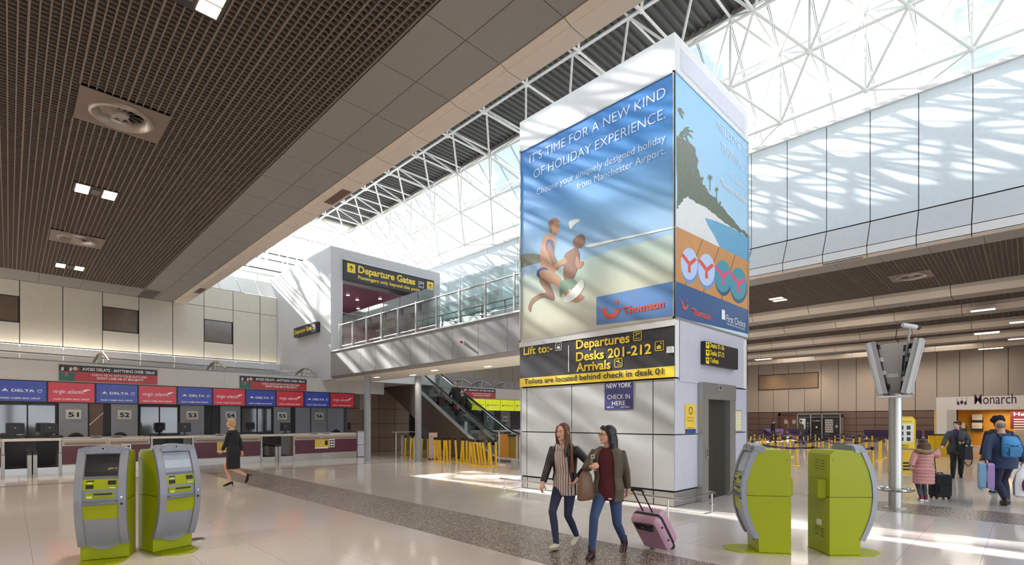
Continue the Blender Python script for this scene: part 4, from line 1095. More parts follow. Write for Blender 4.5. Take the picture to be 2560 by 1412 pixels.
def banner(a, b, z0, z1, Yb, lab, full=True):
    n = thing('warning_banner', lab, 'banner', ((a + b) / 2, Yb, z0))
    F = FY(Yb, a, 0); w = b - a; h = z1 - z0
    slab('red_field', F, 0, w, z0, z0 + h * .6, 0, .03, BANR, n); slab('black_field', F, 0, w, z0 + h * .6, z1, 0, .03, BANK, n)
    slab('picture', F, 0, .38, z0, z0 + h * .55, .03, .033, mat('banner_green', '#2f6a5a', .5, var=.4, scale=14), n)
    for q, c in enumerate(('#d8d8d8', '#c85a78', '#d8c8a8', '#3f5fa0', '#8a3034')):
        u = .05 + .1 * q; v = z0 + h * (.62 if q % 2 == 0 else .28)
        flat('picture_item', F, [(u, v), (u + .07, v + .02), (u + .06, v + .13), (u + .01, v + .11)], .034, mat('item_%s' % c[1:], c, .5), n)
    MB().prism([(.4 + .065 * math.cos(2 * PI * k / 14), z1 - .11 + .065 * math.sin(2 * PI * k / 14)) for k in range(14)], F, .03, .034).build('coin_picture', TAN, n)
    text(n, 'AVOID DELAYS - ANYTHING OVER 100ml?', F, .58, z0 + h * .70, w - .66, .10, WTXT, .015, .035)
    text(n, 'CHECK ME IN WITH YOUR SUITCASE!', F, .82, z0 + h * .38, w - 1.14, .075, WTXT, 0, .035)
    text(n, "DON'T LOSE ME AT SECURITY!", F, .96, z0 + h * .18, w - 1.38, .075, WTXT, .018, .035)
banner(1.15, 3.8, 2.96, 3.48, BY - .03, 'red and black liquids banner nearest the left frame edge'); banner(6.54, 9.2, 2.95, 3.45, BY - .03, 'red and black liquids banner near the white block corner')
# canopy rails and arched brackets above the bulkhead
cr_ = thing('canopy_rail', 'pair of long slim steel rails running above the left bulkhead', 'rail', (4, 22.6, 3.7))
MB().tube([(-4.5, 22.9, 3.90), (9.86, 22.9, 3.82)], .022, 6).build('upper_rail', CHROME, cr_, smooth=True); MB().tube([(-4.5, 22.35, 3.62), (9.86, 22.35, 3.60)], .022, 6).build('lower_rail', STEEL, cr_, smooth=True)
def arch(x, Yc, lab):
    g = thing('arched_bracket', lab, 'bracket', (x, Yc, 3.5), 'arched brackets over the bulkhead')
    pts = []
    for k in range(13):
        f = k / 12
        pts.append((x - .10 + .26 * f, Yc + .75 - 1.5 * f, 3.60 + .40 * math.sin(PI * (.10 + .80 * f)) - .06 * f))
    MB().tube(pts, .05, 8, radii=[.035 + .02 * math.sin(PI * k / 12) for k in range(13)]).build('arched_tube', mat('arch_taupe_%d' % int(x * 10 + 100), '#b3aa9c', .35, .5), g, smooth=True)
    MB().tube([(x, Yc + .45, 3.5), (x, Yc + .25, 3.93)], .03, 8).build('strut', STEEL, g); MB().tube([(x, Yc + .0, 3.5), (x, Yc - .1, 3.96)], .03, 8).build('strut', STEEL, g)
for px, lab in ((250, 'arched bracket above the first liquids banner'), (538, 'arched bracket left of the second liquids banner'), (762, 'arched bracket at the white block corner')):
    p = onY(px, 900, 22.4); arch(p.x, 22.4, lab)
# ------------------------------------------------------------------ behind the bridge: brown wall, escalator, second desk row
STONE = mat('brown_stone_panel', '#8b7465', .45, var=.1)
wl2 = struct('wall_left')
xj = [12.3 + .95 * k for k in range(5)]
MB().box(12.2, 16.6, 24.66, 24.8, 0, 3.45).build('backing', DARK, wl2)
panels(wl2, FY(24.6, 0, 0), xj, [0, .75, 1.5, 2.3, 3.4], .05, .02, STONE, d0=-.05)
wl3 = struct('wall_left')
xk = [15.8 + 1.255 * k for k in range(28)]
MB().box(15.75, 50, WY + .03, WY + .2, 0, 7.1).build('backing', DARK, wl3)
panels(wl3, FY(WY, 0, 0), xk, [0, 1.2, 4.2, 7.05], .03, .024, CREAM, d0=-.03)
for a, b in zip(xk[:-1], xk[1:]): MB().poly([(a + .012, WY - .35, 4.62), (b - .012, WY - .35, 4.62), (b - .012, WY - .02, 4.0), (a + .012, WY - .02, 4.0)]).build('sloping_panel', GREYPANEL, wl3)
bh2 = struct('trim_4')
MB().box(15.9, 28, BY, BY + .5, 2.92, 3.56).build('core', OFFWHITE, bh2)
sb2 = thing('sign_housing', 'black housing behind the yellow airline signs seen past the escalator', 'sign housing', (22, BY, 2.6))
MB().box(17.2, 28, BY - .02, BY + .25, 2.24, 2.93).build('case', BLACK, sb2)
MYEL, PURP = mat('monarch_yellow', '#d7e02a', .35, emit=.35), mat('monarch_purple', '#4a2350', .45)
def crown(F, par, u, v, s, m, d):
    b = MB()
    for k in range(3):
        b.prism([(u + s * (.5 * k + .06 * math.cos(a)), v + s * (.85 + .06 * math.sin(a))) for a in [2 * PI * j / 10 for j in range(10)]], F, d, d + .003)
    b.prism([(u, v), (u + .25 * s, v), (u + .25 * s, v + .3 * s), (u, v + .66 * s)], F, d, d + .003)
    b.prism([(u + .75 * s, v), (u + s, v), (u + s, v + .66 * s), (u + .75 * s, v + .3 * s)], F, d, d + .003)
    b.prism([(u + .5 * s, v + .02 * s), (u + .72 * s, v + .34 * s), (u + .5 * s, v + .68 * s), (u + .28 * s, v + .34 * s)], F, d, d + .003)
    b.build('crown_emblem', m, par)
e0 = onY(1213, 1010, BY - .02).x
xs2 = [e0 + 1.19 * k for k in range(-3, 6)]
for k in range(1, 6):
    a, b = xs2[k], xs2[k + 1]
    s_ = thing('airline_sign', 'yellow Monarch sign behind the escalator, ' + ['hidden furthest left', 'partly behind the riders', 'cut by the near rider', 'with its name cut by the handrail', 'second right of the riders', 'last before the tower edge', 'hidden by the tower', 'furthest behind the tower'][k], 'sign', ((a + b) / 2, BY, 2.6), 'yellow airline signs')
    F = FY(BY - .02, a, 0)
    slab('face', F, .02, b - a - .02, 2.26, 2.91, 0, .02, MYEL, s_)
    crown(F, s_, .12, 2.52, .15, PURP, .02); text(s_, 'Monarch', F, .36, 2.54, .70, .10, PURP, 0, .024)
bx = onY(1182, 980, BY - .03).x
b1 = onY(1238, 980, BY - .03).x
banner(b1 - 2.65, b1, 2.97, 3.50, BY - .03, 'liquids banner seen past the two escalator riders')
counter('check_in_counter', 17.4, 19.9, 18.6, 'far counter behind the escalator handrails'); 
counter('check_in_counter', 21.2, 23.7, 22.4, 'far counter beside the lift tower edge, past the escalator')
scale_bay(19.95, 21.15, 'far baggage bay below plates 60 and 61')
bw2 = struct('wall_left')
MB().box(16.5, 28, BWY + .12, BWY + .25, 0, 3.5).build('backing', bpy.data.materials['bay_backing'], bw2)
for k, px in ((60, 1223), (61, 1264)):
    c = onY(px, 1040, BWY).x
    slab('panel', FY(BWY, 0, 0), c - .42, c + .42, 0, 2.6, -.1, 0, pg, bw2)
    n = thing('desk_number', 'plate numbered ' + {60: 'sixty', 61: 'sixty one'}[k] + ' behind the escalator', 'number plate', (c, BWY, 2), 'desk number plates')
    slab('plate', FY(BWY, 0, 0), c - .21, c + .21, 1.62, 1.96, 0, .012, PAPER if k == 61 else GREYPANEL, n)
    text(n, str(k), FY(BWY, 0, 0), c, 1.71, .30, .17, BTXT, .03, .014, align='C')
p = onY(1257, 1064, DY + .5); dup(pm, (p.x, p.y, 1.12), 0, 'black monitor below plate 61 behind the escalator')
for px in (1105, 1155, 1205, 1262): 
    p = onY(px, 960, 22.4); arch(p.x, 22.5, 'arched bracket of the far desk row, ' + {1105: 'left of the riders', 1155: 'behind the riders', 1205: 'over the far liquids banner', 1262: 'beside the tower'}[px])

# escalator
es = thing('escalator', 'single escalator rising to the bridge level behind the yellow posts', 'escalator', (14.9, 16, 0))
EX0, EX1 = 14.25, 15.65
EYB_, EYT = 15.7, 23.9
SL = (4.62) / (EYT - EYB_)
def ez(y): return max(0.0, min(4.62, (y - EYB_) * SL))
TRUSS = mat('truss_bronze_panel', '#6f6258', .25, .3)
FEX = Matrix(((0, 0, 1, 0), (-1, 0, 0, 0), (0, 1, 0, 0), (0, 0, 0, 1)))     # u = -Y, v = z, n = +X
for x, nm in ((EX0, 'truss_side'), (EX1, 'truss_side')):
    for k in range(6):
        ya, yb = 15.3 + 1.45 * k, 15.3 + 1.45 * (k + 1) - .012
        MB().prism([(-ya, max(0.0, ez(ya) - 1.35)), (-yb, max(0, ez(yb) - 1.35)), (-yb, ez(yb) + .1), (-ya, ez(ya) + .1)], FEX, x - .02, x + .02).build(nm, TRUSS, es)
MB().poly([(EX0, 17.9, 0), (EX1, 17.9, 0), (EX1, EYT, ez(EYT) - 1.38), (EX0, EYT, ez(EYT) - 1.38)]).build('truss_underside', CHAR, es)
stepm = mat('step_aluminium', '#7d7d7f', .4, .5)
smesh = meshof('step', MB().box(EX0 + .22, EX1 - .22, 0, .41, -.02, 0).box(EX0 + .22, EX1 - .22, -.012, 0, -.23, 0), stepm)
ns = int((EYT - EYB_) / .4)
for k in range(ns + 1):
    inst('step', smesh, es, Matrix.Translation((0, EYB_ + .4 * k, ez(EYB_ + .4 * k) + .1))).matrix_parent_inverse = ROOTM[es.name].inverted()
MB().box(EX0 + .22, EX1 - .22, 13.9, EYB_, .0, .03).build('comb_plate', STEEL, es)
for x in (EX0 + .10, EX1 - .10):
    path = [(x, 13.75, .08), (x, 15.4, .10), (x, EYB_ + .3, .28), (x, EYT, 4.62 + .12)]
    MB().tube(path, .10, 6).build('skirt_deck', STEEL, es)
    hp = [(x, 13.55, .70), (x, 13.42, .85), (x, 13.46, 1.0), (x, 13.65, 1.06), (x, 15.2, 1.08), (x, 15.7, 1.20), (x, 16.2, 1.42), (x, EYT, 4.62 + 1.08)]
    MB().tube(hp, .042, 8).build('handrail', BLACK, es, smooth=True)
    MB().tube([(a, b, c - .07) for a, b, c in hp[3:]], .02, 6).build('rail_trim', CHROME, es, smooth=True)
    q = [(-13.55, .12), (-15.3, .14), (-15.9, .34), (-EYT, 4.70), (-EYT, 4.62 + 1.0), (-16.2, 1.34), (-15.6, 1.10), (-13.55, 1.0)]
    MB().prism(q, FEX, x - .005, x + .005).build('glass_side', GLASS, es)
def leaf(x, y, z, lab):
    g = thing('warning_label', lab, 'sticker strip', (x, y, z), 'blue white strips on the escalator glass')
    b = MB().box(x - .008, x + .008, y - .09, y + .09, z - .45, z + .45); b.build('strip', mat('strip_blue_%d' % int(x * 100), '#a9c4d2', .4, var=.35, scale=9), g)
p = onX(1164, 1080, EX0); leaf(EX0 + .02, p.y, p.z, 'blue and white strip on the near escalator glass')
p = onX(1227, 1070, EX1); leaf(EX1 - .03, p.y, p.z, 'white strip on the far escalator glass')

# barrier post prototype
def post_proto(h=.92, r=.036):
    g = local('barrier_post', 'x', 'barrier post', 'yellow barrier posts')
    MB().cyl((0, 0, .025), r, h - .12, 12).build('tube', YPOST, g, smooth=True)
    MB().lathe([(.001, 0), (.15, 0), (.15, .012), (.06, .03), (.001, .03)], n=20).build('base', YPOST, g)
    MB().cyl((0, 0, h - .095), r + .010, .095, 12).build('tape_head', BLACK, g, smooth=True)
    return g
# parked posts beside the escalator, leaning against each other
park = [(1013, 1142, 1093), (1026, 1144, 1093), (1033, 1143, 1093), (1047, 1145, 1092), (1053, 1146, 1092), (1070, 1147, 1092), (1087, 1153, 1095), (1096, 1153, 1097), (1102, 1154, 1097), (1110, 1155, 1098), (1118, 1155, 1098), (1125, 1154, 1097), (1142, 1155, 1098), (1152, 1157, 1098), (1159, 1157, 1098), (1167, 1158, 1098), (1174, 1160, 1099), (1184, 1163, 1099), (1191, 1164, 1099), (1200, 1165, 1100), (1207, 1165, 1100), (1215, 1166, 1101), (1222, 1166, 1101), (1229, 1167, 1102), (1240, 1165, 1102)]
pp = post_proto(.98, .044)
first = True
park_lab = 'parked yellow barrier post in the crowd beside the escalator, '
ordn = ['first', 'second', 'third', 'fourth', 'fifth', 'sixth', 'seventh', 'eighth', 'ninth', 'tenth', 'eleventh', 'twelfth', 'thirteenth', 'fourteenth', 'fifteenth', 'sixteenth', 'seventeenth', 'eighteenth', 'nineteenth', 'twentieth', 'twenty first', 'twenty second', 'twenty third', 'twenty fourth', 'twenty fifth', 'twenty sixth', 'twenty seventh', 'twenty eighth', 'twenty ninth', 'thirtieth', 'thirty first', 'thirty second', 'thirty third', 'thirty fourth', 'thirty fifth', 'thirty sixth', 'thirty seventh', 'thirty eighth', 'thirty ninth', 'fortieth', 'forty first', 'forty second']
for i, (px, fy, ty) in enumerate(park):
    p = onZ(px, fy)
    lab = park_lab + ordn[i] + ' from the left'
    if first: o = pp; o.location = p; o['label'] = lab; first = False
    else: o = dup(pp, p, 0, lab)
    o['group'] = 'parked barrier posts'
    lean = random.uniform(-.09, .09) if i > 6 else random.uniform(-.02, .06)
    if i in (17, 18, 19, 20, 21): lean = -.13
    o.rotation_euler = (lean * .7, lean * .7, 0)
for i, (px, fy) in enumerate(((1004, 1141), (1007.5, 1141), (1025, 1146), (1036, 1147), (1045, 1143), (1079, 1152))):
    p = onZ(px, fy)
    g = thing('chrome_post', 'slim chrome post among the parked yellow ones, %s from the left' % ordn[i], 'barrier post', p, 'slim chrome posts')
    MB().cyl((p.x, p.y, 0), .018, 1.0, 10).build('tube', CHROME, g, smooth=True); MB().cyl((p.x, p.y, 0), .12, .012, 16).build('base', CHROME, g); MB().ell((p.x, p.y, 1.0), (.024, .024, .024), 8, 6).build('knob', BLACK, g)
pt = onZ(1025, 1141)
g = thing('shelf_table', 'thin brown high table top behind the slim chrome posts', 'table', (pt.x, pt.y + .4, 0))
MB().box(pt.x - .6, pt.x + .7, pt.y + .2, pt.y + .6, 1.12, 1.15).build('tabletop', TAN, g)
for q in (-.5, .6): MB().cyl((pt.x + q, pt.y + .4, 0), .02, 1.12, 8).build('leg', CHROME, g)
p = onZ(1094, 1149)
g = thing('notice_board', 'pale pink upright board among the parked posts', 'board', (p.x, p.y + .3, 0))
MB().box(p.x - .24, p.x + .2, p.y + .28, p.y + .31, .05, 1.15).build('board', mat('board_pink', '#d9b7a4', .5), g, bevel=.01); MB().box(p.x - .24, p.x + .2, p.y + .2, p.y + .4, 0, .03).build('foot', CHAR, g)
p = onZ(1264, 1152)
g = thing('yellow_hoarding', 'mustard yellow closed hoarding panel at the escalator foot', 'hoarding', (p.x, p.y, 0))
F = frame((p.x - .6, p.y, 0), (.72, -.69, 0))
slab('panel', F, .2, 1.12, .18, 1.12, 0, .05, mat('hoarding_yellow', '#c98a12', .45), g); slab('post', F, .14, .2, 0, 1.2, -.02, .06, STEEL, g); slab('post', F, 1.12, 1.2, 0, 1.2, -.02, .06, STEEL, g); slab('black_cap', F, 1.08, 1.22, 1.12, 1.24, -.03, .07, BLACK, g)
p = onZ(1292, 1174)
g = thing('trolley_stand', 'narrow grey steel stand pressed against the tower corner', 'stand', (p.x, p.y, 0))
MB().tube([(p.x, p.y, 0), (p.x, p.y, 1.15), (p.x + .35, p.y + .2, 1.15), (p.x + .35, p.y + .2, 0)], .03, 8).build('frame', STEEL, g, smooth=True)
MB().box(p.x - .03, p.x + .03, p.y - .03, p.y + .25, .0, .3).build('foot_box', ALU, g)

# ------------------------------------------------------------------ right hall: ceiling bays, far wall
HX0, HX1, HY0, HY1 = 20.7, 50.0, -8.0, 27.4
ch = struct('ceiling')
MB().box(20.7, 50.2, HY0, HY1, CZ + 1.0, CZ + 1.1).build('void_backing', DARK, ch)
yq = [HY0 + 1.2767 * k for k in range(28)]
panels(ch, FC, [20.15, 21.3], [-v for v in reversed(yq)], .02, .012, CEILP, d0=-.02)
MB().box(20.1, 21.3, HY0, HY1, CZ + .02, CZ + .06).build('backing', DARK, ch)
gridm = meshof('blade', MB().box(-.008, .008, HY0, HY1, CZ, CZ + .085), GRID)
beams = [26.8, 31.6, 37.2, 42.5, 47.5]
edges = [21.3] + sum([[b, b + 1.2] for b in beams], []) + [50]
bays = [(edges[i], edges[i + 1]) for i in range(0, len(edges) - 1, 2)]
nb = 0
rest = MB()
for bi, (a, b) in enumerate(bays):
    step = .125 if bi == 0 else .25
    x = a + .05
    while x < b:
        if bi == 0 and nb < 40: inst('blade', gridm, ch, Matrix.Translation((x, 0, 0))); nb += 1
        else: rest.box(x - .008, x + .008, HY0, HY1, CZ, CZ + .085)
        x += step
    # blades running towards the far wall
    y = HY0; k = 0
    while y < 20:
        if bi == 0 and y > -1 and nb < 250:
            MB().box(a, b, y - .007 - (.006 if k % 6 == 0 else 0), y + .007 + (.006 if k % 6 == 0 else 0), CZ - .004, CZ + .08).build('blade', GRID, ch); nb += 1
        else: rest.box(a, b, y - .008, y + .008, CZ - .004, CZ + .08)
        y += .125 if bi == 0 else .208; k += 1
tag(rest.build('blade_field', GRID, ch), kind='stuff')
for n, xb in enumerate(beams):
    tb = struct('trim_%d' % (5 + n))
    MB().box(xb + .27, xb + 1.18, HY0, HY1, CZ - .37, CZ + .9).build('core', DARK, tb)
    for a, b in zip(yq[::2][:-1], yq[::2][1:]):
        MB().prism([(xb, CZ + .0), (xb, CZ - .16), (xb + .22, CZ - .40), (xb + .24, CZ - .38), (xb + .02, CZ - .15), (xb + .02, CZ)], Matrix(((1, 0, 0, 0), (0, 0, 1, 0), (0, 1, 0, 0), (0, 0, 0, 1))), a + .01, b - .01).build('face_panel', BEIGE, tb)
        MB().box(xb + .24, xb + 1.2, a + .01, b - .01, CZ - .40, CZ - .38).build('under_panel', CEILP, tb)
wf = struct('wall_far')
WFX = 50.0
yf = [HY0 + 1.29 * k for k in range(28)]
MB().box(WFX + .06, WFX + .3, HY0, HY1, 0, 7.1).build('backing', DARK, wf)
FF = FX(WFX, 0, 0)
uf = [-v for v in reversed(yf)]
panels(wf, FF, uf, [2.45, 7.0], .05, .035, TAN, d0=-.05)
panels(wf, FF, uf, [0, .78, 1.32, 1.88, 2.43], .05, .03, MAUVE, d0=-.05)
p0, p1 = onX(1897, 940, WFX - .1), onX(2044, 968, WFX - .1)
ab = thing('advert_frame', 'blank tan panel framed on the far hall wall', 'panel', (WFX - .1, p0.y, 5))
slab('sheet', FX(WFX - .02, 0, 0), -p0.y, -p1.y, p1.z, p0.z, 0, .06, mat('advert_tan', '#9c8470', .5), ab)
slab('frame', FX(WFX - .02, 0, 0), -p0.y - .06, -p1.y + .06, p1.z - .06, p0.z + .06, 0, .03, CHAR, ab)
# side walls closing the right hall out of view
MB().box(21.1, 50, HY0 - .3, HY0, 0, 7.2).build('wall_front', TAN)['kind'] = 'structure'

# ceiling vents and lamps -------------------------------------------------------------
def vent(cx, cy, z, s, lab, facing=1):
    g = thing('swirl_diffuser', lab, 'air vent', (cx, cy, z), 'round ceiling vents')
    b = MB(); n = 32; R1, R2 = s * .38, s * .26
    sq = []
    for k in range(n):
        a = 2 * PI * k / n; m_ = max(abs(math.cos(a)), abs(math.sin(a)))
        sq.append(Vector((cx + s / 2 * math.cos(a) / m_, cy + s / 2 * math.sin(a) / m_, z - .012)))
    r1 = [Vector((cx + R1 * math.cos(2 * PI * k / n), cy + R1 * math.sin(2 * PI * k / n), z - .012)) for k in range(n)]
    b.loft([sq, r1], False); b.build('plate', mat('vent_plate', '#7a6a60', .45), g)
    prof = [(R1, -.012), (R1 * .98, -.05), (R1 * .9, -.07), (R1 * .8, -.04), (R2, .03), (R2, .16)]
    MB().lathe(prof, (cx, cy, z), 32).build('ring', mat('vent_ring', '#a2988e', .3, .4), g, smooth=True)
    MB().lathe([(.001, -.01), (R2 * .3, -.01), (R2 * .36, .02), (R2 * .36, .1)], (cx, cy, z), 20).build('hub', mat('vent_hub', '#9a8f86', .4), g, smooth=True)
    for k in range(12):
        M = Matrix.Translation((cx, cy, z + .06)) @ Matrix.Rotation(2 * PI * k / 12, 4, 'Z') @ Matrix.Rotation(.6, 4, 'X')
        MB().box(R2 * .3, R2, -.05, .05, -.003, .003, M).build('vane', bpy.data.materials['vent_hub'], g)
    MB().cyl((cx, cy, z + .16), R2, .01, 24).build('duct_back', DARK, g)
vent(1.43, 11.36, CZ, 1.24, 'large round vent in a square plate, nearest in the dark grid ceiling')
vent(1.45, 20.0, CZ, 1.22, 'second round vent further along the dark grid ceiling')
v = onZ(2278, 690, CZ); vent(v.x, v.y, CZ, 1.25, 'round vent in a square plate in the right hall ceiling')
def lamp4(cx, cy, z, lab, rot=0, e=1.0, spot=True):
    g = thing('ceiling_lamp', lab, 'lamp', (cx, cy, z), 'four pane ceiling lamps')
    R = Matrix.Translation((cx, cy, 0)) @ Matrix.Rotation(rot, 4, 'Z')
    MB().box(-.42, .42, -.32, .32, z - .005, z + .05, R).build('tray', CHAR, g)
    MB().box(-.07, .07, -.15, .15, z - .02, z + .02, R).build('sensor', GRID, g)
    for sx_ in (-1, 1):
        for sy in (-1, 1):
            MB().box(sx_ * .25 - .12, sx_ * .25 + .12, sy * .14 - .12, sy * .14 + .12, z - .014, z - .004, R).build('lamp_pane', LAMP, g)
    if spot:
        l = bpy.data.objects.new('lamp_beam', bpy.data.lights.new('lamp_beam', 'SPOT')); COL.objects.link(l); l.parent = g
        l.data.energy = 900 * e; l.data.color = (1, .85, .68); l.data.spot_size = 2.5; l.data.spot_blend = .8; l.data.shadow_soft_size = .3
        l.location = (0, 0, -.06)
lamp4(1.47, 15.55, CZ, 'lit four pane lamp between the two left ceiling vents')
lamp4(1.53, 23.75, CZ, 'lit four pane lamp beyond the second vent, near the left wall')
lamp4(1.62, 7.45, CZ, 'lit lamp at the top edge of the picture in the grid ceiling')
for i, (x, y) in enumerate(((-3.6, 7.45), (-3.6, 15.55), (-3.6, 23.75), (1.6, -.6), (-3.6, -.6))): lamp4(x, y, CZ, 'added four pane lamp out of the picture, brightening the left hall, ' + ordn[i])  # unseen lamps added to brighten the left hall
for px, py, lab in ((1945, 748, 'lit lamp in the first bay of the right hall ceiling'),):
    v = onZ(px, py, CZ); lamp4(v.x, v.y, CZ, lab)
for i, (px, py, lab) in enumerate(((2457, 775, 'oblong lamp in the second beam of the right hall'), (2467, 833, 'oblong lamp in the third beam of the right hall'), (2557, 804, 'oblong lamp cut by the right frame edge'), (2553, 846, 'lower oblong lamp at the right frame edge'), (2477, 871, 'oblong lamp near the top of the far wall'), (1908, 898, 'oblong lamp beside the tower, low over the far wall'))):
    v = onZ(px, py, CZ - .42)
    s_ = .5 * v.length / 30
    g = thing('ceiling_lamp', lab, 'lamp', v, 'oblong hall lamps')
    MB().box(v.x - .2 * s_ - .1, v.x + .2 * s_ + .1, v.y - .8 * s_, v.y + .8 * s_, v.z - .0, v.z + .04).build('tray', WHITE, g); MB().box(v.x - .2 * s_ - .05, v.x + .2 * s_ + .05, v.y - .75 * s_, v.y + .75 * s_, v.z - .01, v.z).build('lamp_face', LAMPC, g)
for i, (x, y) in enumerate(((24, 2), (24, 8), (24, 14), (34.5, 3), (34.5, 10), (40, 2), (40, 10), (46, 4), (46, 14), (46, 9), (29.5, 6), (29.5, 14))):
    l = bpy.data.objects.new('hall_lamp_light', bpy.data.lights.new('hall_lamp_light', 'AREA')); COL.objects.link(l)
    l.data.energy = 130; l.data.size = 2.6; l.data.color = (1, .91, .80); l.location = (x, y, CZ - .42 if any(b < x < b + 1.2 for b in beams) else CZ - .05)
# wash lights that graze the far wall
for i in range(6):
    l = bpy.data.objects.new('wall_wash', bpy.data.lights.new('wall_wash', 'SPOT')); COL.objects.link(l)
    l.data.energy = (30, 40, 60, 110, 140, 140)[i]; l.data.color = (1, .76, .48); l.data.spot_size = 1.5; l.data.spot_blend = .9; l.data.shadow_soft_size = .5
    l.location = (WFX - 1.2, 2 + 3.6 * i, 6.5); l.rotation_euler = (0, -.28, 0)
# ------------------------------------------------------------------ self check-in kiosks
KPROF = [(0.20, .365), (.30, .415), (.42, .465), (.55, .503), (.72, .523), (.88, .515), (1.03, .480), (1.15, .435), (1.24, .395), (1.32, .35)]
def kf(z):
    if z <= KPROF[0][0]: return KPROF[0][1]
    for (a, fa), (b, fb) in zip(KPROF[:-1], KPROF[1:]):
        if z <= b:
            t = (z - a) / (b - a); return fa + (fb - fa) * t
    return KPROF[-1][1]
def kpatch(b, x0, x1, z0, z1, d0, d1, n=None):
    n = n or max(1, int((z1 - z0) / .04)); R = []
    for k in range(n + 1):
        z = z0 + (z1 - z0) * k / n
        dz = .01; t = Vector((0, -(kf(z + dz) - kf(z - dz)), 2 * dz)).normalized(); nrm = Vector((0, -t.z, t.y)).normalized()
        c = Vector((0, -kf(z), z))
        R.append([c + nrm * d0 + Vector((x0, 0, 0)), c + nrm * d0 + Vector((x1, 0, 0)), c + nrm * d1 + Vector((x1, 0, 0)), c + nrm * d1 + Vector((x0, 0, 0))])
    b.loft(R, True); return b
def kcurve(b):
    # lower front panel: follows the belly, its bottom edge a shallow arc
    R = []
    for q in range(13):
        x = -.17 + .34 * q / 12; z0 = .135 + .07 * ((q - 6) / 6) ** 2; fr, bk = [], []
        for k in range(15):
            z = z0 + (.715 - z0) * k / 14; dz = .01
            t = Vector((0, -(kf(z + dz) - kf(z - dz)), 2 * dz)).normalized(); n = Vector((0, -t.z, t.y)).normalized()
            c = Vector((x, -kf(z), z)); fr.append(c + n * .042); bk.append(c + n * -.004)
        R.append(fr + bk[::-1])
    b.loft(R)
SCR = mat('kiosk_screen', '#26282b', .12, spec=.7); SCRL = mat('kiosk_screen_glow', '#8f98a6', .15, spec=.7)
KDK = mat('kiosk_dark_grey', '#6d6f74', .4)
def kiosk(label, loc, rot, screen, word=None):
    g = local('check_in_kiosk', label, 'kiosk', 'self check in kiosks')
    F = Matrix(((0, 0, 1, 0), (-1, 0, 0, 0), (0, 1, 0, 0), (0, 0, 0, 1)))       # (forward, z) profile pushed along x
    prof_low = [(0, .02), (.375, .02), (.375, .22)] + [(f, z) for z, f in KPROF[1:4]] + [(kf(.718), .718), (0, .718)]
    prof_up = [(0, .722), (kf(.722), .722)] + [(f, z) for z, f in KPROF[5:8]] + [(.40, 1.235), (.36, 1.29), (.05, 1.29), (0, 1.24)]
    MB().prism(prof_low, F, -.23, .23).build('lower_body', LIME, g, bevel=.004)
    MB().prism(prof_up, F, -.23, .23).build('upper_body', LIME, g, bevel=.006)
    MB().prism([(.235, -.36), (.235, 0), (-.235, 0), (-.235, -.36), (-.22, -.56), (-.10, -.72), (.06, -.74), (.2, -.6)], Matrix.Identity(4), 0, .016).build('foot_plate', LIME, g)
    b = MB(); kpatch(b, -.240, -.165, .20, 1.30, 0, .06); kpatch(b, .165, .240, .20, 1.30, 0, .06); kcurve(b); kpatch(b, -.17, .17, .725, 1.30, 0, .040)
    b.build('front_shell', KGREY, g, smooth=35)
    for q in (-1, 1): MB().prism([(q * .240, 1.26), (q * .240, 1.295), (q * .225, 1.325), (q * .19, 1.345), (q * .14, 1.352), (q * .14, 1.26)], Matrix(((1, 0, 0, 0), (0, 0, -1, 0), (0, 1, 0, 0), (0, 0, 0, 1))), .30, .432).build('shell_corner', KGREY, g, bevel=.008)
    # rounded lens housing at the top
    b = MB(); R = []
    for k in range(9):
        a = PI * (k / 8) - PI / 2
        w = .20 * (1 - .25 * abs(k - 4) / 4)
    pts = [(-.185, 1.255), (-.175, 1.31), (-.13, 1.345), (-.05, 1.362), (.05, 1.362), (.13, 1.345), (.175, 1.31), (.185, 1.255), (.10, 1.268), (0, 1.273), (-.10, 1.268)]
    FF_ = Matrix(((1, 0, 0, 0), (0, 0, -1, 0), (0, 1, 0, 0), (0, 0, 0, 1)))
    MB().prism(pts, FF_, .30, .455).build('lens_housing', KGREY, g, bevel=.012)
    MB().lathe([(.022, 0), (.022, .008), (.012, .008), (.012, 0)], (0, -.455, 1.325), 16, Matrix.Rotation(PI / 2, 4, 'X')).build('lens_ring', ALU, g); MB().ell((0, -.452, 1.325), (.013, .008, .013), 10, 6).build('lens', BLACK, g)
    b = MB(); kpatch(b, -.155, .155, 1.00, 1.235, .036, .046); b.build('screen', screen, g)
    b = MB(); kpatch(b, -.168, .168, .985, .998, .03, .056); kpatch(b, -.168, -.156, 1.0, 1.24, .03, .050); kpatch(b, .156, .168, 1.0, 1.24, .03, .050); kpatch(b, -.168, .168, 1.237, 1.25, .03, .055); b.build('screen_bezel', KDK, g)
    b = MB(); kpatch(b, -.165, .165, .855, .965, .036, .052); b.build('scanner_panel', LIME, g)
    for q in ((-.135, -.065, .870, .905, .056), (-.13, -.06, .94, .952, .056), (.07, .145, .90, .945, .062)): kpatch(MB(), *q[:4], .05, q[4]).build('slot', BLACK, g)
    for q in ((-.120, -.075, .920, .928), (.08, .14, .870, .876)): kpatch(MB(), *q, .052, .054, 1).build('slot_mark', WTXT, g)
    b = MB(); kpatch(b, -.14, .125, .752, .825, .036, .050); b.build('printer_panel', LIME, g)
    b = MB(); kpatch(b, -.06, .11, .795, .813, .05, .062, 1); b.build('printer_slot', BLACK, g)
    b = MB(); kpatch(b, -.125, -.075, .760, .785, .051, .053, 1); b.build('slot_mark', mat('pale_lime', '#d8e070', .4) if 'pale_lime' not in bpy.data.materials else bpy.data.materials['pale_lime'], g)
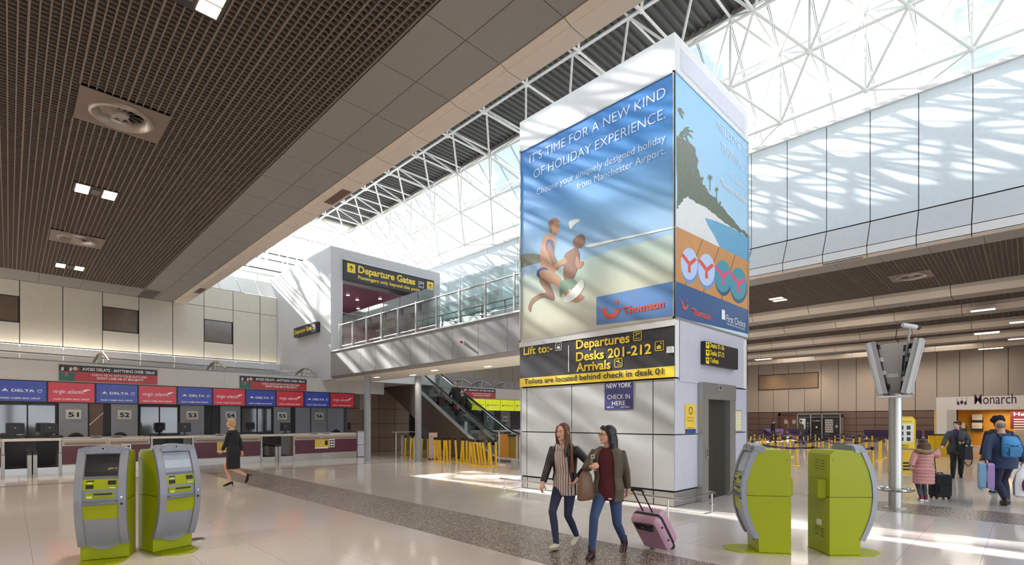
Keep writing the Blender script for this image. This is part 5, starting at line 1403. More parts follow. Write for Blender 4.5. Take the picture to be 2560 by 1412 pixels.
    b = MB(); kpatch(b, -.165, .165, .53, .685, .036, .048); b.build('blank_panel', LIME, g)
    z = .722
    MB().prism([(-.17, -.56), (.17, -.56), (.15, -.63), (.0, -.685), (-.15, -.63)], Matrix.Identity(4), .712, .724).build('shelf', KDK, g)
    for zz in (.765, .685): MB().lathe([(.001, .012), (.013, .012), (.016, 0)], (.2, -kf(zz) - .055, zz), 12, Matrix.Rotation(PI / 2, 4, 'X')).build('lock', CHROME if zz > .7 else BLACK, g)
    # rear: vents, cable box, label
    b = MB()
    for i in range(4):
        for j in range(2):
            b.box(-.13 + .12 * j, -.05 + .12 * j, -.002, .003, 1.05 + .035 * i, 1.056 + .035 * i); b.box(-.13 + .12 * j, -.05 + .12 * j, -.002, .003, .22 + .03 * i, .226 + .03 * i)
    b.build('vent_slot', CHAR, g)
    MB().prism([(-.17, .0), (.09, .0), (.05, .085), (-.13, .085)], Matrix.Identity(4), .70, .93).build('cable_box', LIME, g, bevel=.006)
    MB().box(-.07, .03, 0, .003, .35, .42).build('rating_label', PAPER, g)
    for x_ in (-.231, .231): MB().ell((x_, -.045, 1.17), (.003, .006, .006), 8, 5).build('screw', BLACK, g)
    if word:
        text(g, word, frame((.0, -kf(1.08) - .052, 1.09), (1, 0, 0), (0, .25, 1)), .06, 0, .085, .022, mat('screen_text', '#d8c8a0', .5), 0, .002, italic=.2)
    g.location = loc; g.rotation_euler = (0, 0, rot)
    return g
kiosk('lime kiosk leftmost of the four, its dark screen facing the viewer', (.93, 8.05, 0), math.radians(-18.6), SCR, 'get o')
kiosk('lime kiosk with the grey blue screen, joined to the leftmost one', (1.396, 8.05, 0), math.radians(14.7), SCRL)
kiosk('lime kiosk right of the lift door, its screen side turned left', (7.03, 2.19, 0), math.radians(216.5), SCRL)
kiosk('lime kiosk showing its vented back, beside the display pole', (7.256, 1.866, 0), math.radians(45), SCR)
fd = thing('floor_box', 'round metal floor lid behind the second lime kiosk', 'floor lid', (1.86, 8.12, 0))
MB().cyl((1.86, 8.12, 0), .105, .012, 24).build('rim', STEEL, fd, smooth=30); MB().cyl((1.86, 8.12, .012), .085, .003, 24).build('lid', CHAR, fd)

# ------------------------------------------------------------------ display pole
pp0 = onZ(2238, 1269)
tp = thing('display_pole', 'thick steel pole carrying three tilted flight displays with their backs open', 'display pole', pp0)
MB().cyl((pp0.x, pp0.y, 0), .103, 2.18, 28).build('pole', STEEL, tp, smooth=30)
MB().cyl((pp0.x, pp0.y, 0), .19, .012, 28).build('foot_disc', STEEL, tp)
MB().tube([(pp0.x + .28 * math.cos(2 * PI * k / 24), pp0.y + .28 * math.sin(2 * PI * k / 24), .35) for k in range(25)], .026, 8).build('guard_ring', CHROME, tp, smooth=True)
for k in range(3):
    a = .4 + 2 * PI * k / 3; MB().tube([(pp0.x + .1 * math.cos(a), pp0.y + .1 * math.sin(a), .35), (pp0.x + .28 * math.cos(a), pp0.y + .28 * math.sin(a), .35)], .014, 6).build('guard_spoke', CHROME, tp)
RC, FCm = Vector((math.cos(CA), -math.sin(CA), 0)), Vector((math.sin(CA), math.cos(CA), 0))
DISPW = mat('display_casing', '#c9c9c8', .4)
def display(nrm, off, w, tilt, h=1.02, lab='display'):
    """a screen whose face looks along nrm, its top leaning outward"""
    nrm = nrm.normalized(); u = Vector((0, 0, 1)).cross(nrm).normalized()
    v = (Vector((0, 0, 1)) * math.cos(tilt) + nrm * math.sin(tilt)).normalized(); n = u.cross(v)
    o = pp0 + Vector((0, 0, 2.16)) + nrm * off
    F = Matrix(((u.x, v.x, n.x, o.x), (u.y, v.y, n.y, o.y), (u.z, v.z, n.z, o.z), (0, 0, 0, 1)))
    c = MB().prism([(-w / 2, 0), (w / 2, 0), (w / 2, h), (-w / 2, h)], F, 0, .07).build('display_casing', DISPW, tp, bevel=.008)
    for s_ in (-1, 1):
        MB().prism([(s_ * w / 4 - w / 4 + .02, .02), (s_ * w / 4 + w / 4 - .02, .02), (s_ * w / 4 + w / 4 - .02, h - .02), (s_ * w / 4 - w / 4 + .02, h - .02)], F, .07, .10).build('display_panel', DISPW, tp, bevel=.006)
        MB().prism([(s_ * w / 4 - w / 4 + .05, .06), (s_ * w / 4 + w / 4 - .05, .06), (s_ * w / 4 + w / 4 - .05, h - .06), (s_ * w / 4 - w / 4 + .05, h - .06)], F, .10, .104).build('display_glass', mat('display_glass_%d' % len(bpy.data.materials), '#8d9196', .1), tp)
    MB().prism([(-w / 2 + .06, .05), (w / 2 - .06, .05), (w / 2 - .06, h - .05), (-w / 2 + .06, h - .05)], F, -.05, 0).build('rear_frame', CHAR, tp)
    for k in range(7):
        y = .1 + .13 * k; x = (-1) ** k * w * .22
        MB().prism([(x - .07, y), (x + .07, y), (x + .07, y + .08), (x - .07, y + .08)], F, -.085, -.05).build('rear_module', DISPW if k % 3 else BLACK, tp)
    for x in (-w / 2 + .03, w / 2 - .05): MB().prism([(x, 0), (x + .025, 0), (x + .025, h), (x, h)], F, -.07, 0).build('rear_rail', ALU, tp)
VD = (FCm + RC * .751).normalized(); PD = Vector((0, 0, 1)).cross(VD).normalized() * -1
display(-PD + VD * .28, .12, .56, .20)
display(PD + VD * .10, .12, .62, .20)
display(VD, .26, .6, .16)
o = pp0 + VD * .02 + Vector((0, 0, 2.12)); Fm = Matrix(((PD.x, 0, -VD.x, o.x), (PD.y, 0, -VD.y, o.y), (0, 1, 0, o.z), (0, 0, 0, 1)))
MB().prism([(-.17, 0), (.07, 0), (.13, 1.02), (-.28, .98)], Fm, 0, .03).build('back_plate', mat('back_plate_taupe', '#a8a19a', .45), tp)
MB().prism([(-.18, .36), (.05, .36), (.05, .43), (-.18, .43)], Fm, .03, .036).build('rating_label', DISPW, tp)
MB().prism([(-.24, -.03), (.24, -.03), (.24, 0), (-.24, 0)], Fm, -.05, .28).build('base_tray', DISPW, tp)
q = pp0 + RC * .10 + Vector((0, 0, 2.1)); MB().tube([q, q + RC * .17 + Vector((0, 0, 1.24))], .02, 8).build('camera_mast', ALU, tp)
e = q + RC * .17 + Vector((0, 0, 1.24))
cc = thing('security_camera', 'small white security camera on top of the display pole', 'camera', e)
MB().tube([e - RC * .13 + Vector((0, 0, .13)), e + RC * .13 + Vector((0, 0, .09))], .045, 10).build('housing', DISPW, cc, smooth=30)
MB().tube([e + RC * .13 + Vector((0, 0, .09)), e + RC * .19 + Vector((0, 0, .08))], .04, 10).build('lens_hood', BLACK, cc); MB().tube([e + Vector((0, 0, -.02)), e + Vector((0, 0, .1))], .015, 8).build('bracket', ALU, cc)
MB().tube([e - RC * .1 + Vector((0, 0, .11)), e - RC * .24 + Vector((0, 0, .06)), e - RC * .26 + Vector((0, 0, -.12)), e - RC * .1 + Vector((0, 0, -.35))], .008, 6).build('cable', BLACK, cc)

# ------------------------------------------------------------------ queue barriers in the right hall
TAPE = mat('tape_purple', '#3a2750', .5); TAPEW = mat('tape_print', '#cfc8da', .5)
qp = [(115, 445), (140, 540), (178, 410), (265, 430), (300, 470), (322, 405), (360, 470), (460, 515), (500, 410), (570, 455), (605, 395), (685, 500), (770, 410), (785, 485), (872, 550), (905, 435), (1078, 430), (1115, 530), (1203, 420), (1265, 470), (1330, 515), (1435, 475), (1478, 500), (1533, 435), (1650, 480), (1675, 425), (1690, 580), (1845, 480), (1885, 560), (1948, 455), (2070, 445), (2160, 435), (2055, 530), (2165, 650), (2280, 515), (2310, 500), (2422, 490), (1165, 640), (320, 600)]
QP = []
for x, y in qp:
    px, py = 1860 + x / 6.737, 1020 + y / 6.737
    d = .73 * CF / (py - CHY); QP.append(EYE + ray(px, py) * d - Vector((0, 0, 0)))
order = sorted(range(len(qp)), key=lambda i: qp[i][0])
qproto = post_proto(.92)
names = {}
for n_, i in enumerate(order):
    lab = 'yellow queue post in the right hall, %s from the lift tower edge' % ordn[n_]
    p = Vector((QP[i].x, QP[i].y, 0)); names[i] = p
    if n_ == 0: o = qproto; o.location = p; o['label'] = lab
    else: o = dup(qproto, p, 0, lab)
    o['group'] = 'queue posts in the right hall'
rank = {i: n_ for n_, i in enumerate(order)}
def tape(i, j, k):
    a, b = names[i] + Vector((0, 0, .875)), names[j] + Vector((0, 0, .875))
    g = thing('queue_tape', 'purple printed tape between the %s and %s queue posts from the lift tower' % (ordn[rank[i]], ordn[rank[j]]), 'queue tape', a, 'purple queue tapes')
    d = (b - a); u = d.normalized(); s_ = u.cross(Vector((0, 0, 1)))
    F = Matrix(((u.x, 0, s_.x, a.x), (u.y, 0, s_.y, a.y), (u.z, 1, s_.z, a.z), (0, 0, 0, 1)))
    L_ = d.length; P_ = []
    m = 8
    up = [(L_ * t / m, .025 - .05 * 4 * (t / m) * (1 - t / m)) for t in range(m + 1)]; dn = [(x, y - .05) for x, y in reversed(up)]
    for t in range(m):
        MBq = [up[t], up[t + 1], (up[t + 1][0], up[t + 1][1] - .05), (up[t][0], up[t][1] - .05)]
        P_.append(MBq)
    b_ = MB()
    for q in P_: b_.prism(q, F, -.001, .001)
    b_.build('webbing', TAPE, g)
    b_ = MB(); x = L_ * .25
    for c in (.3, .68): b_.prism([(L_ * c, up[3][1] - .02), (L_ * c + .28, up[3][1] - .02), (L_ * c + .28, up[3][1] - .03), (L_ * c, up[3][1] - .03)], F, .002, .003)
    b_.build('print', TAPEW, g)
idx = {q: i for i, q in enumerate(qp)}
T = [((320, 600), (1165, 640)), ((1165, 640), (2165, 650)), ((115, 445), (300, 470)), ((140, 540), (360, 470)), ((360, 470), (770, 410)), ((460, 515), (785, 485)), ((785, 485), (1115, 530)), ((1115, 530), (1478, 500)), ((872, 550), (1330, 515)), ((1690, 580), (2055, 530)), ((2055, 530), (2310, 500)), ((1330, 515), (1690, 580)), ((178, 410), (605, 395)), ((770, 410), (1203, 420)), ((1203, 420), (1675, 425)), ((1675, 425), (2160, 435)), ((905, 435), (1435, 475)), ((1533, 435), (1948, 455)), ((500, 410), (905, 435)), ((1435, 475), (1845, 480)), ((265, 430), (570, 455))]
for k, (a, b) in enumerate(T): tape(idx[a], idx[b], k)
far_l = thing('queue_tape', 'purple tape leaving the front post past the lift tower edge', 'queue tape', names[idx[(320, 600)]], 'purple queue tapes')
a = names[idx[(320, 600)]] + Vector((0, 0, .87)); b = a + Vector((0, 3.4, 0)); MB().box(a.x - .001, a.x + .001, a.y, b.y, a.z - .025, a.z + .025).build('webbing', TAPE, far_l)

# row of dark purple seats along the far wall
for k in range(9):
    y = .8 + 1.9 * k
    g = thing('bench_seat', 'dark purple low bench against the far hall wall, %s from the kiosk booth' % ordn[k], 'bench', (48.2, y, 0), 'far wall benches')
    if 8.5 < y < 13.9: 
        bpy.data.objects.remove(g); continue
    MB().box(47.9, 48.5, y - .85, y + .85, .32, .46).build('seat', TAPE, g, bevel=.03); MB().box(48.5, 48.62, y - .85, y + .85, .4, .95).build('backrest', TAPE, g, bevel=.03)
    MB().box(48.0, 48.4, y - .7, y - .62, 0, .32).build('leg', CHROME, g); MB().box(48.0, 48.4, y + .62, y + .7, 0, .32).build('leg', CHROME, g)

# vending machines and door on the far wall
VX = 49.0
FV = FX(VX, 0, 0)
def vspan(a, b): return -onX(a, 1080, VX).y, -onX(b, 1080, VX).y
vh = 2.28
HID = mat('machine_black', '#1b1b1d', .35)
surround = thing('vending_surround', 'pale metal surround framing the three vending machines', 'surround', (VX, -vspan(2048, 2050)[0], 0))
ua, ub = vspan(1994, 2102)
b = MB()
for x in (1994, 2027, 2055, 2100.5):
    q = vspan(x, x)[0]; b.prism([(q - .04, 0), (q + .04, 0), (q + .04, 2.26), (q - .04, 2.26)], FV, -.9, .02)
b.prism([(ua, 2.2), (ub, 2.2), (ub, 2.27), (ua, 2.27)], FV, -.9, .02); b.build('frame', ALU, surround)
slab('header', FV, ua, ub, 1.95, 2.2, -.9, .0, CHAR, surround); slab('header_stripe', FV, ua, ub, 1.95, 1.98, 0, .01, ALU, surround)
def vend(a, b, lab, kind):
    u0, u1 = vspan(a, b); g = thing('vending_machine', lab, 'vending machine', (VX, -(u0 + u1) / 2, 0), 'vending machines')
    slab('cabinet', FV, u0 + .06, u1 - .06, .02, 1.93, -.8, 0, HID, g)
    w = u1 - u0
    if kind == 'snack':
        slab('window', FV, u0 + .18, u1 - .45, .62, 1.82, 0, .012, mat('vend_glow', '#4c4f52', .15, emit=.2), g)
        for r in range(6):
            z = .68 + .19 * r
            slab('shelf', FV, u0 + .18, u1 - .45, z, z + .015, .012, .03, ALU, g)
            n = 8
            for c in range(n):
                x = u0 + .22 + (w - .72) * c / n
                slab('bottle', FV, x, x + (w - .72) / n * .6, z + .02, z + .14, .014, .04, PAPER if (r + c) % 3 else TAN, g)
        slab('control_panel', FV, u1 - .38, u1 - .1, .7, 1.82, 0, .02, CHAR, g); slab('keypad', FV, u1 - .32, u1 - .16, 1.1, 1.3, .02, .03, mat('keypad_blue', '#9db4cc', .4), g)
    if kind == 'drink':
        slab('window', FV, u0 + .14, u1 - .4, .5, 1.86, 0, .012, mat('vend_pale', '#b9c6cc', .2, var=.4, scale=5, emit=.25), g)
        slab('door_rim', FV, u0 + .10, u0 + .14, .45, 1.9, 0, .03, ALU, g); slab('door_rim', FV, u1 - .42, u1 - .38, .45, 1.9, 0, .03, ALU, g)
        slab('control_panel', FV, u1 - .34, u1 - .1, .7, 1.8, 0, .02, CHAR, g)
        for q in range(3): slab('button', FV, u1 - .28, u1 - .18, .9 + .25 * q, 1.0 + .25 * q, .02, .03, ALU, g)
    if kind == 'coffee':
        slab('front', FV, u0 + .12, u1 - .12, .3, 1.86, 0, .015, BLACK, g)
        slab('cup_picture', FV, u0 + .35, u1 - .35, 1.05, 1.2, .015, .018, PAPER, g); text(g, 'Coffee', FV, (u0 + u1) / 2, 1.62, .6, .1, WTXT, 0, .018, align='C')
        slab('dispenser', FV, u0 + .3, u1 - .3, .55, .75, .015, .03, CHAR, g)
    slab('flap', FV, u0 + .3, u1 - .5, .2, .38, 0, .02, CHAR, g); slab('foot', FV, u0 + .08, u1 - .08, 0, .05, -.7, -.02, BLACK, g)
vend(1995, 2027, 'drinks vending machine with a bright front beside the brown door', 'drink'); vend(2028, 2055, 'black coffee vending machine in the middle of three', 'coffee'); vend(2056, 2100, 'snack vending machine with rows of bottles, widest of three', 'snack')
w = struct('door_1')
FDr = FX(WFX - .03, 0, 0)
u0, u1 = -onX(1952, 1080, WFX).y, -onX(1995, 1080, WFX).y
slab('leaf', FDr, u0, (u0 + u1) / 2 - .01, 0, 2.1, 0, .05, mat('door_brown', '#6b4a3d', .5), w); slab('leaf', FDr, (u0 + u1) / 2 + .01, u1, 0, 2.1, 0, .05, bpy.data.materials['door_brown'], w)
slab('frame', FDr, u0 - .2, u0, 0, 2.35, 0, .07, mat('door_frame_brown', '#54413a', .5), w); slab('frame', FDr, u0 - .2, u1 + .1, 2.12, 2.35, 0, .07, bpy.data.materials['door_frame_brown'], w)
for q in (.35, 1.1): slab('sign_plate', FDr, u0 + q * .9, u0 + q * .9 + .28, 1.4, 1.75, .05, .06, TAN, w)
slab('handle', FDr, (u0 + u1) / 2 - .1, (u0 + u1) / 2 - .05, .95, 1.6, .05, .09, ALU, w)

# ------------------------------------------------------------------ airline booth
MX = 42.0
FM = FX(MX, 0, 0)
def um(px): return -onX(px, 1050, MX).y
mb = thing('ticket_booth', 'white Monarch ticket booth with a glowing orange yellow interior', 'booth', (MX, 1, 0))
zt_, zi = onX(2400, 992, MX).z, onX(2400, 1024, MX).z
uo0, ui0, ue = um(2341), um(2392), 5.0
slab('fascia', FM, uo0, ue, zi, zt_, -.5, .12, WHITE, mb); slab('pier', FM, uo0, ui0, 0, zi, -.5, .12, WHITE, mb); slab('pier_return', FM, ui0 - .45, ui0, 0, zi, -.5, .16, OFFWHITE, mb)
ORW = mat('booth_orange', '#d99a24', .5)
slab('back_wall', FM, uo0, ue, 0, zi, -3.2, -3.1, ORW, mb); slab('side_wall', FM, uo0 + .3, uo0 + .5, 0, zi, -3.2, -.5, ORW, mb); slab('booth_ceiling', FM, uo0, ue, zi - .0, zi + .1, -3.2, -.5, OFFWHITE, mb)
slab('counter_front', FM, ui0, ue, 0, .12, -.6, .1, BEIGE, mb)
crown(FM, mb, um(2393), zi + .30, um(2417) - um(2393), PURP, .125)
text(mb, 'Monarch', FM, um(2436), zi + .33, um(2541) - um(2436), .62, PURP, .004, .126)
li = bpy.data.objects.new('booth_light', bpy.data.lights.new('booth_light', 'AREA')); COL.objects.link(li)
li.data.energy = 75; li.data.size = 2.0; li.data.color = (1, .84, .6); li.location = (MX + 1.6, .8, zi - .1)
for i, (px, py) in enumerate(((2443, 1046), (2443, 1067), (2401, 1067))):
    FB_ = FX(MX + 3.05, 0, 0); p = onX(px, py, MX + 3.05)
    g = thing('leaflet_rack', 'small wire leaflet rack on the orange booth wall, ' + ['upper', 'lower right', 'lower left'][i], 'leaflet rack', p, 'leaflet racks')
    slab('rack', FB_, -p.y - .3, -p.y + .3, p.z - .3, p.z + .1, 0, .12, CHAR, g); slab('leaflet', FB_, -p.y - .25, -p.y + .25, p.z - .1, p.z + .28, .12, .14, PAPER, g)
hp_ = onX(2545, 1048, MX + 2.0)
g = thing('poster', 'maroon Hello poster inside the airline booth at the right edge', 'poster', hp_)
FH = FX(MX + 2.0, 0, 0); u0 = -onX(2526, 1048, MX + 2).y
slab('sheet', FH, u0, u0 + 2.6, onX(2545, 1072, MX + 2).z, onX(2545, 1028, MX + 2).z, 0, .03, mat('poster_maroon', '#6a2034', .5), g)
zz = onX(2545, 1035, MX + 2).z; text(g, 'Hello', FH, u0 + .15, zz - .1, .9, .22, WTXT, .01, .035)
for k in range(6): slab('text_line', FH, u0 + .15, u0 + 1.2 + .2 * (k % 3), zz - .35 - .15 * k, zz - .29 - .15 * k, .03, .034, PAPER, g)
g = thing('booth_desk', 'brown stepped desk inside the airline booth below the maroon poster', 'desk', (MX + 1.2, -.6, 0))
for k in range(3): slab('desk_panel', FX(MX + 1.2, 0, 0), u0 + .2, u0 + 3, .02 + .38 * k, .38 + .38 * k, -.6, 0, TAN, g)
pl_ = onX(2413, 1100, MX - .6)
g = thing('potted_plant', 'spiky potted palm in front of the airline booth', 'plant', (pl_.x, pl_.y, 0))
MB().lathe([(.001, 0), (.2, 0), (.26, .45), (.22, .45), (.2, .4), (.001, .4)], (pl_.x, pl_.y, 0), 16).build('pot', CHAR, g)
MB().cyl((pl_.x, pl_.y, .4), .04, .6, 8).build('stem', MAUVE, g)
LEAF = mat('leaf_green', '#4f5a34', .5, var=.3)
for k in range(22):
    a = 2 * PI * k / 22 + .3 * (k % 3); r_ = .55 + .2 * (k % 4) / 3; z0 = .95
    b = MB(); R = []
    for t in range(5):
        f = t / 4; c = Vector((pl_.x + r_ * f * math.cos(a), pl_.y + r_ * f * math.sin(a), z0 + .9 * f - 1.0 * f * f * (.5 + .5 * (k % 3))))
        s_ = Vector((-math.sin(a), math.cos(a), 0)) * .035 * (1 - f * .9); R.append([c - s_, c + s_, c + s_ * .2 + Vector((0, 0, .008))])
    b.loft(R); b.build('leaf', LEAF, g)
# yellow bag gauge stands and tall yellow poles
def gauge(px, py, lab, w=.62):
    p = onZ(px, py); g = thing('bag_gauge', lab, 'sign stand', p, 'yellow baggage stands')
    F = frame((p.x, p.y, 0), RC)
    slab('base', F, -w / 2, w / 2 + .15, 0, .72, -.35, .05, YPOST, g)
    MB().tube([F @ Vector((-w / 2, .7, 0)), F @ Vector((-w / 2, 1.68, 0)), F @ Vector((-w / 2 + .08, 1.76, 0)), F @ Vector((w / 2 - .08, 1.76, 0)), F @ Vector((w / 2, 1.68, 0)), F @ Vector((w / 2, .7, 0))], .03, 8).build('frame_tube', YPOST, g, smooth=True)
    slab('board', F, -w / 2 + .02, w / 2 - .02, .78, 1.74, -.02, .02, YEL, g); slab('sheet', F, -w / 2 + .06, w / 2 - .06, .98, 1.56, .02, .024, PAPER, g)
    crown(F, g, -w / 2 + .08, 1.61, .07, PURP, .022); text(g, 'Monarch', F, -w / 2 + .2, 1.615, .30, .05, PURP, 0, .024)
    for i in range(2):
        for j in range(3): slab('symbol', F, -.18 + .22 * i, -.06 + .22 * i, 1.02 + .18 * j, 1.14 + .18 * j, .024, .026, CHAR, g)
    text(g, 'BAGS', F, 0, .86, .2, .05, BTXT, .01, .024, align='C'); text(g, 'ONLY', F, 0, .79, .2, .05, BTXT, .01, .024, align='C')
    slab('base_text', F, -.1, .2, .3, .36, .05, .053, BTXT, g); slab('base_text', F, -.1, .25, .2, .26, .05, .053, BTXT, g); slab('base_text', F, -.1, .22, .1, .16, .05, .053, BTXT, g)
gauge(2262, 1183, 'yellow Monarch baggage stand just right of the display pole')
gp = onZ(2254, 1184)
g = thing('barrier_post', 'yellow barrier post directly in front of the baggage stand', 'barrier post', gp, 'queue posts in the right hall')
MB().cyl((gp.x - .4, gp.y + .1, .02), .045, .95, 12).build('tube', YPOST, g, smooth=True); MB().cyl((gp.x - .4, gp.y + .1, 0), .17, .02, 16).build('base', YPOST, g); MB().cyl((gp.x - .4, gp.y + .1, .92), .055, .1, 12).build('tape_head', BLACK, g)
gq = onZ(2338, 1140)
g = thing('tall_yellow_pole', 'tall slim yellow pole by the booth corner behind the grey coated woman', 'pole', gq)
MB().cyl((gq.x, gq.y, 0), .035, 2.15, 10).build('tube', YPOST, g, smooth=True); MB().cyl((gq.x, gq.y, 0), .2, .02, 16).build('base', YPOST, g)
gq = onZ(2356, 1141)
g = thing('yellow_cabinet', 'low yellow barrier cluster behind the grey coated woman', 'hoarding', gq)
Fq = frame((gq.x, gq.y, 0), RC)
for k in range(4): slab('panel', Fq, -.62 + .3 * k, -.36 + .3 * k, .05, .98, -.06, .0, YPOST, g)
slab('top_rail', Fq, -.7, .6, .98, 1.04, -.06, .02, CHAR, g); slab('foot', Fq, -.7, .6, 0, .05, -.2, .1, YPOST, g)
# ------------------------------------------------------------------ people
def P3(px, py, d): return EYE + ray(px, py) * d
def ik(a, c, l1, l2, pole):
    a, c = Vector(a), Vector(c); v = c - a; d = v.length
    if d > (l1 + l2) * .998: c = a + v * ((l1 + l2) * .998 / d); v = c - a; d = v.length
    u = v.normalized(); x = (l1 * l1 - l2 * l2 + d * d) / (2 * d); h = math.sqrt(max(l1 * l1 - x * x, 1e-6))
    p = Vector(pole); p = (p - u * p.dot(u)).normalized()
    return a + u * x + p * h, c
def bake(name, b, m, parent, s, voxel=0, it=3, smooth=True, solid=0):
    o = b.build(name, m, None, smooth=True)
    if voxel:
        r = o.modifiers.new('r', 'REMESH'); r.mode = 'VOXEL'; r.voxel_size = voxel; r.use_smooth_shade = True
        q = o.modifiers.new('s', 'SMOOTH'); q.iterations = it; q.factor = .5
        bpy.context.view_layer.update()
        me = bpy.data.meshes.new_from_object(o.evaluated_get(bpy.context.evaluated_depsgraph_get()))
        o.modifiers.clear(); old = o.data; o.data = me; bpy.data.meshes.remove(old)
        if not me.materials:
            for k in (m if isinstance(m, list) else [m]): me.materials.append(k)
        for p in me.polygons: p.use_smooth = True
    o.data.transform(Matrix.Scale(s, 4)); o.parent = parent
    return o
SK1 = mat('skin_fair', '#d6a68c', .5, var=.05); SK2 = mat('skin_light', '#cf9f86', .5, var=.05); SK3 = mat('skin_dark', '#6b4634', .5, var=.05)
EYEW, IRIS, LIPS = mat('eye_white', '#e8e4de', .3), mat('iris_brown', '#3a2a1e', .2), mat('lips_rose', '#a8574f', .4)
DENIM, DENIM2 = mat('denim_blue', '#34476e', .8, var=.2, scale=25), mat('denim_navy', '#2e3550', .8, var=.18, scale=25)
BLKC = mat('black_cloth', '#18181b', .75, var=.15, scale=20); LEATH = mat('black_leather', '#1d1d20', .4, var=.2, scale=25)

class Human:
    def __init__(s, label, px, py, fwd, scale=1.0, male=False, skin=SK1, hz=.90, voxel=.011, lean=(0, .02), group=None, z0=0.0, dback=0.0):
        s.root_pt = onZ(px, py) if z0 == 0 else Vector((px, py, z0))
        if dback: s.root_pt = s.root_pt + FCm * dback
        s.s = scale; s.male = male; s.skin = skin; s.hz = hz; s.vx = voxel; s.lean = Vector((lean[0], lean[1], 0))
        f = Vector((fwd[0], fwd[1], 0)).normalized(); s.rot = math.atan2(-f.x, f.y)
        s.o = local('person', label, 'person', group); s.o.location = s.root_pt; s.o.rotation_euler = (0, 0, s.rot)
        s.Minv = (Matrix.Translation(s.root_pt) @ Matrix.Rotation(s.rot, 4, 'Z')).inverted()
        s.d0 = math.sin(CA) * s.root_pt.x + math.cos(CA) * s.root_pt.y
        k = 1.12 if male else 1.0; s.k = k
        s.sh = .17 * k; s.shz = hz + .50; s.neckz = hz + .545
        s.hc = Vector((0, .035, hz + .69)) + s.lean * 1.25
        s.yaw, s.pitch, s.roll = 0, 0, 0; s.hs = 1.0; s.al = 1.0
        s.arms = {}; s.legs = {}
    def W(s, px, py, dd=0): return (s.Minv @ P3(px, py, s.d0 + dd)) / s.s
    def tors(s, z):
        f = max(0, min(1.3, (z - s.hz) / .5)); return Vector((s.lean.x * f, s.lean.y * f, 0))
    def leg(s, side, ankle, pitch=0.0, pole=(0, 1, 0), yaw=0.0):
        hip = Vector((.085 * side, 0, s.hz - .02)); kn, an = ik(hip, ankle, .435, .43, pole)
        s.legs[side] = (hip, kn, an, pitch, yaw)
    def arm(s, side, wrist, pole=(0, -1, -.2), palm=(0, 1, 0), curl=.35):
        sh = Vector((s.sh * side, -.005, s.shz - .02)) + s.tors(s.shz); el, wr = ik(sh, wrist, .285 * s.k ** .5 * s.al, .25 * s.k ** .5 * s.al, pole)
        s.arms[side] = (sh, el, wr, Vector(palm), curl)
    def H(s): return Matrix.Translation(s.hc) @ Matrix.Rotation(s.yaw, 4, 'Z') @ Matrix.Rotation(s.pitch, 4, 'X') @ Matrix.Rotation(s.roll, 4, 'Y') @ Matrix.Scale(s.hs, 4)
    def torso_rings(s, zs, grow=0.0, n=24, prof=None):
        base = prof or ([(-.10, .155, .10), (0, .17, .118), (.14, .137, .098), (.28, .152, .112), (.38, .165, .117), (.46, .165, .10), (.52, .10, .075), (.56, .058, .056)] if not s.male else
                        [(-.10, .155, .105), (0, .17, .12), (.14, .165, .118), (.28, .18, .128), (.38, .195, .13), (.47, .195, .108), (.53, .11, .08), (.57, .062, .06)])
        def at(z):
            q = base
            if z <= q[0][0]: return q[0][1:]
            for a, b in zip(q[:-1], q[1:]):
                if z <= b[0]:
                    t = (z - a[0]) / (b[0] - a[0]); return (a[1] + (b[1] - a[1]) * t, a[2] + (b[2] - a[2]) * t)
            return q[-1][1:]
        R = []
        for z in zs:
            rx, ry = at(z); c = s.tors(s.hz + z) + Vector((0, 0, s.hz + z))
            g = grow(z) if callable(grow) else grow
            R.append((c, rx + g, ry + g))
        return R
    def closed(s, b, R, n=24):
        b.loft([[c + Vector((rx * math.sin(2 * PI * k / n), ry * math.cos(2 * PI * k / n), 0)) for k in range(n)] for c, rx, ry in R]); return b
    def opened(s, b, R, gaps, th=.012, n=26):
        rings = []
        for (c, rx, ry), g in zip(R, gaps):
            ang = [g + (2 * PI - 2 * g) * k / n for k in range(n + 1)]
            o_ = [c + Vector((rx * math.sin(a), ry * math.cos(a), 0)) for a in ang]; i_ = [c + Vector(((rx - th) * math.sin(a), (ry - th) * math.cos(a), 0)) for a in reversed(ang)]
            rings.append(o_ + i_)
        b.loft(rings); return b
    def hand(s, b, side):
        sh, el, wr, palm, curl = s.arms[side]
        d = (wr - el).normalized(); n = (palm - d * palm.dot(d)).normalized(); l = d.cross(n) * (1)
        kn = wr + d * .085
        b.tube([wr - d * .02, wr + d * .02, wr + d * .06, kn], .03, 10, radii=[(.024, .02), (.030, .018), (.038, .016), (.036, .014)]) if abs(d.z) < .9 else b.tube([wr - d * .02, wr + d * .03, kn], .026, 10)
        for i, (off, ln) in enumerate(((-.030, .066), (-.010, .078), (.010, .074), (.030, .058))):
            p = kn + l * off - d * .012; dd = d.copy(); pts = [p]
            for seg, f in enumerate((.45, .32, .23)):
                a = curl * (1.0 if seg else .7); dd = (dd * math.cos(a) + n * math.sin(a)).normalized()
                nn_ = (n - dd * n.dot(dd)); p = p + dd * ln * f * 1.05; pts.append(p)
                n2 = nn_.normalized() if nn_.length > .05 else n
            b.tube(pts, .009, 7, radii=[.0100, .0095, .009, .0075])
        t = wr + d * .028 + l * side * -.030
        d2 = (d * .62 - l * side * .62 + n * .45).normalized(); p1 = t + d2 * .035; d3 = (d * .8 + n * .55 - l * side * .1).normalized()
        b.tube([t - d2 * .01, p1, p1 + d3 * .032], .0105, 7, radii=[.014, .0115, .009])
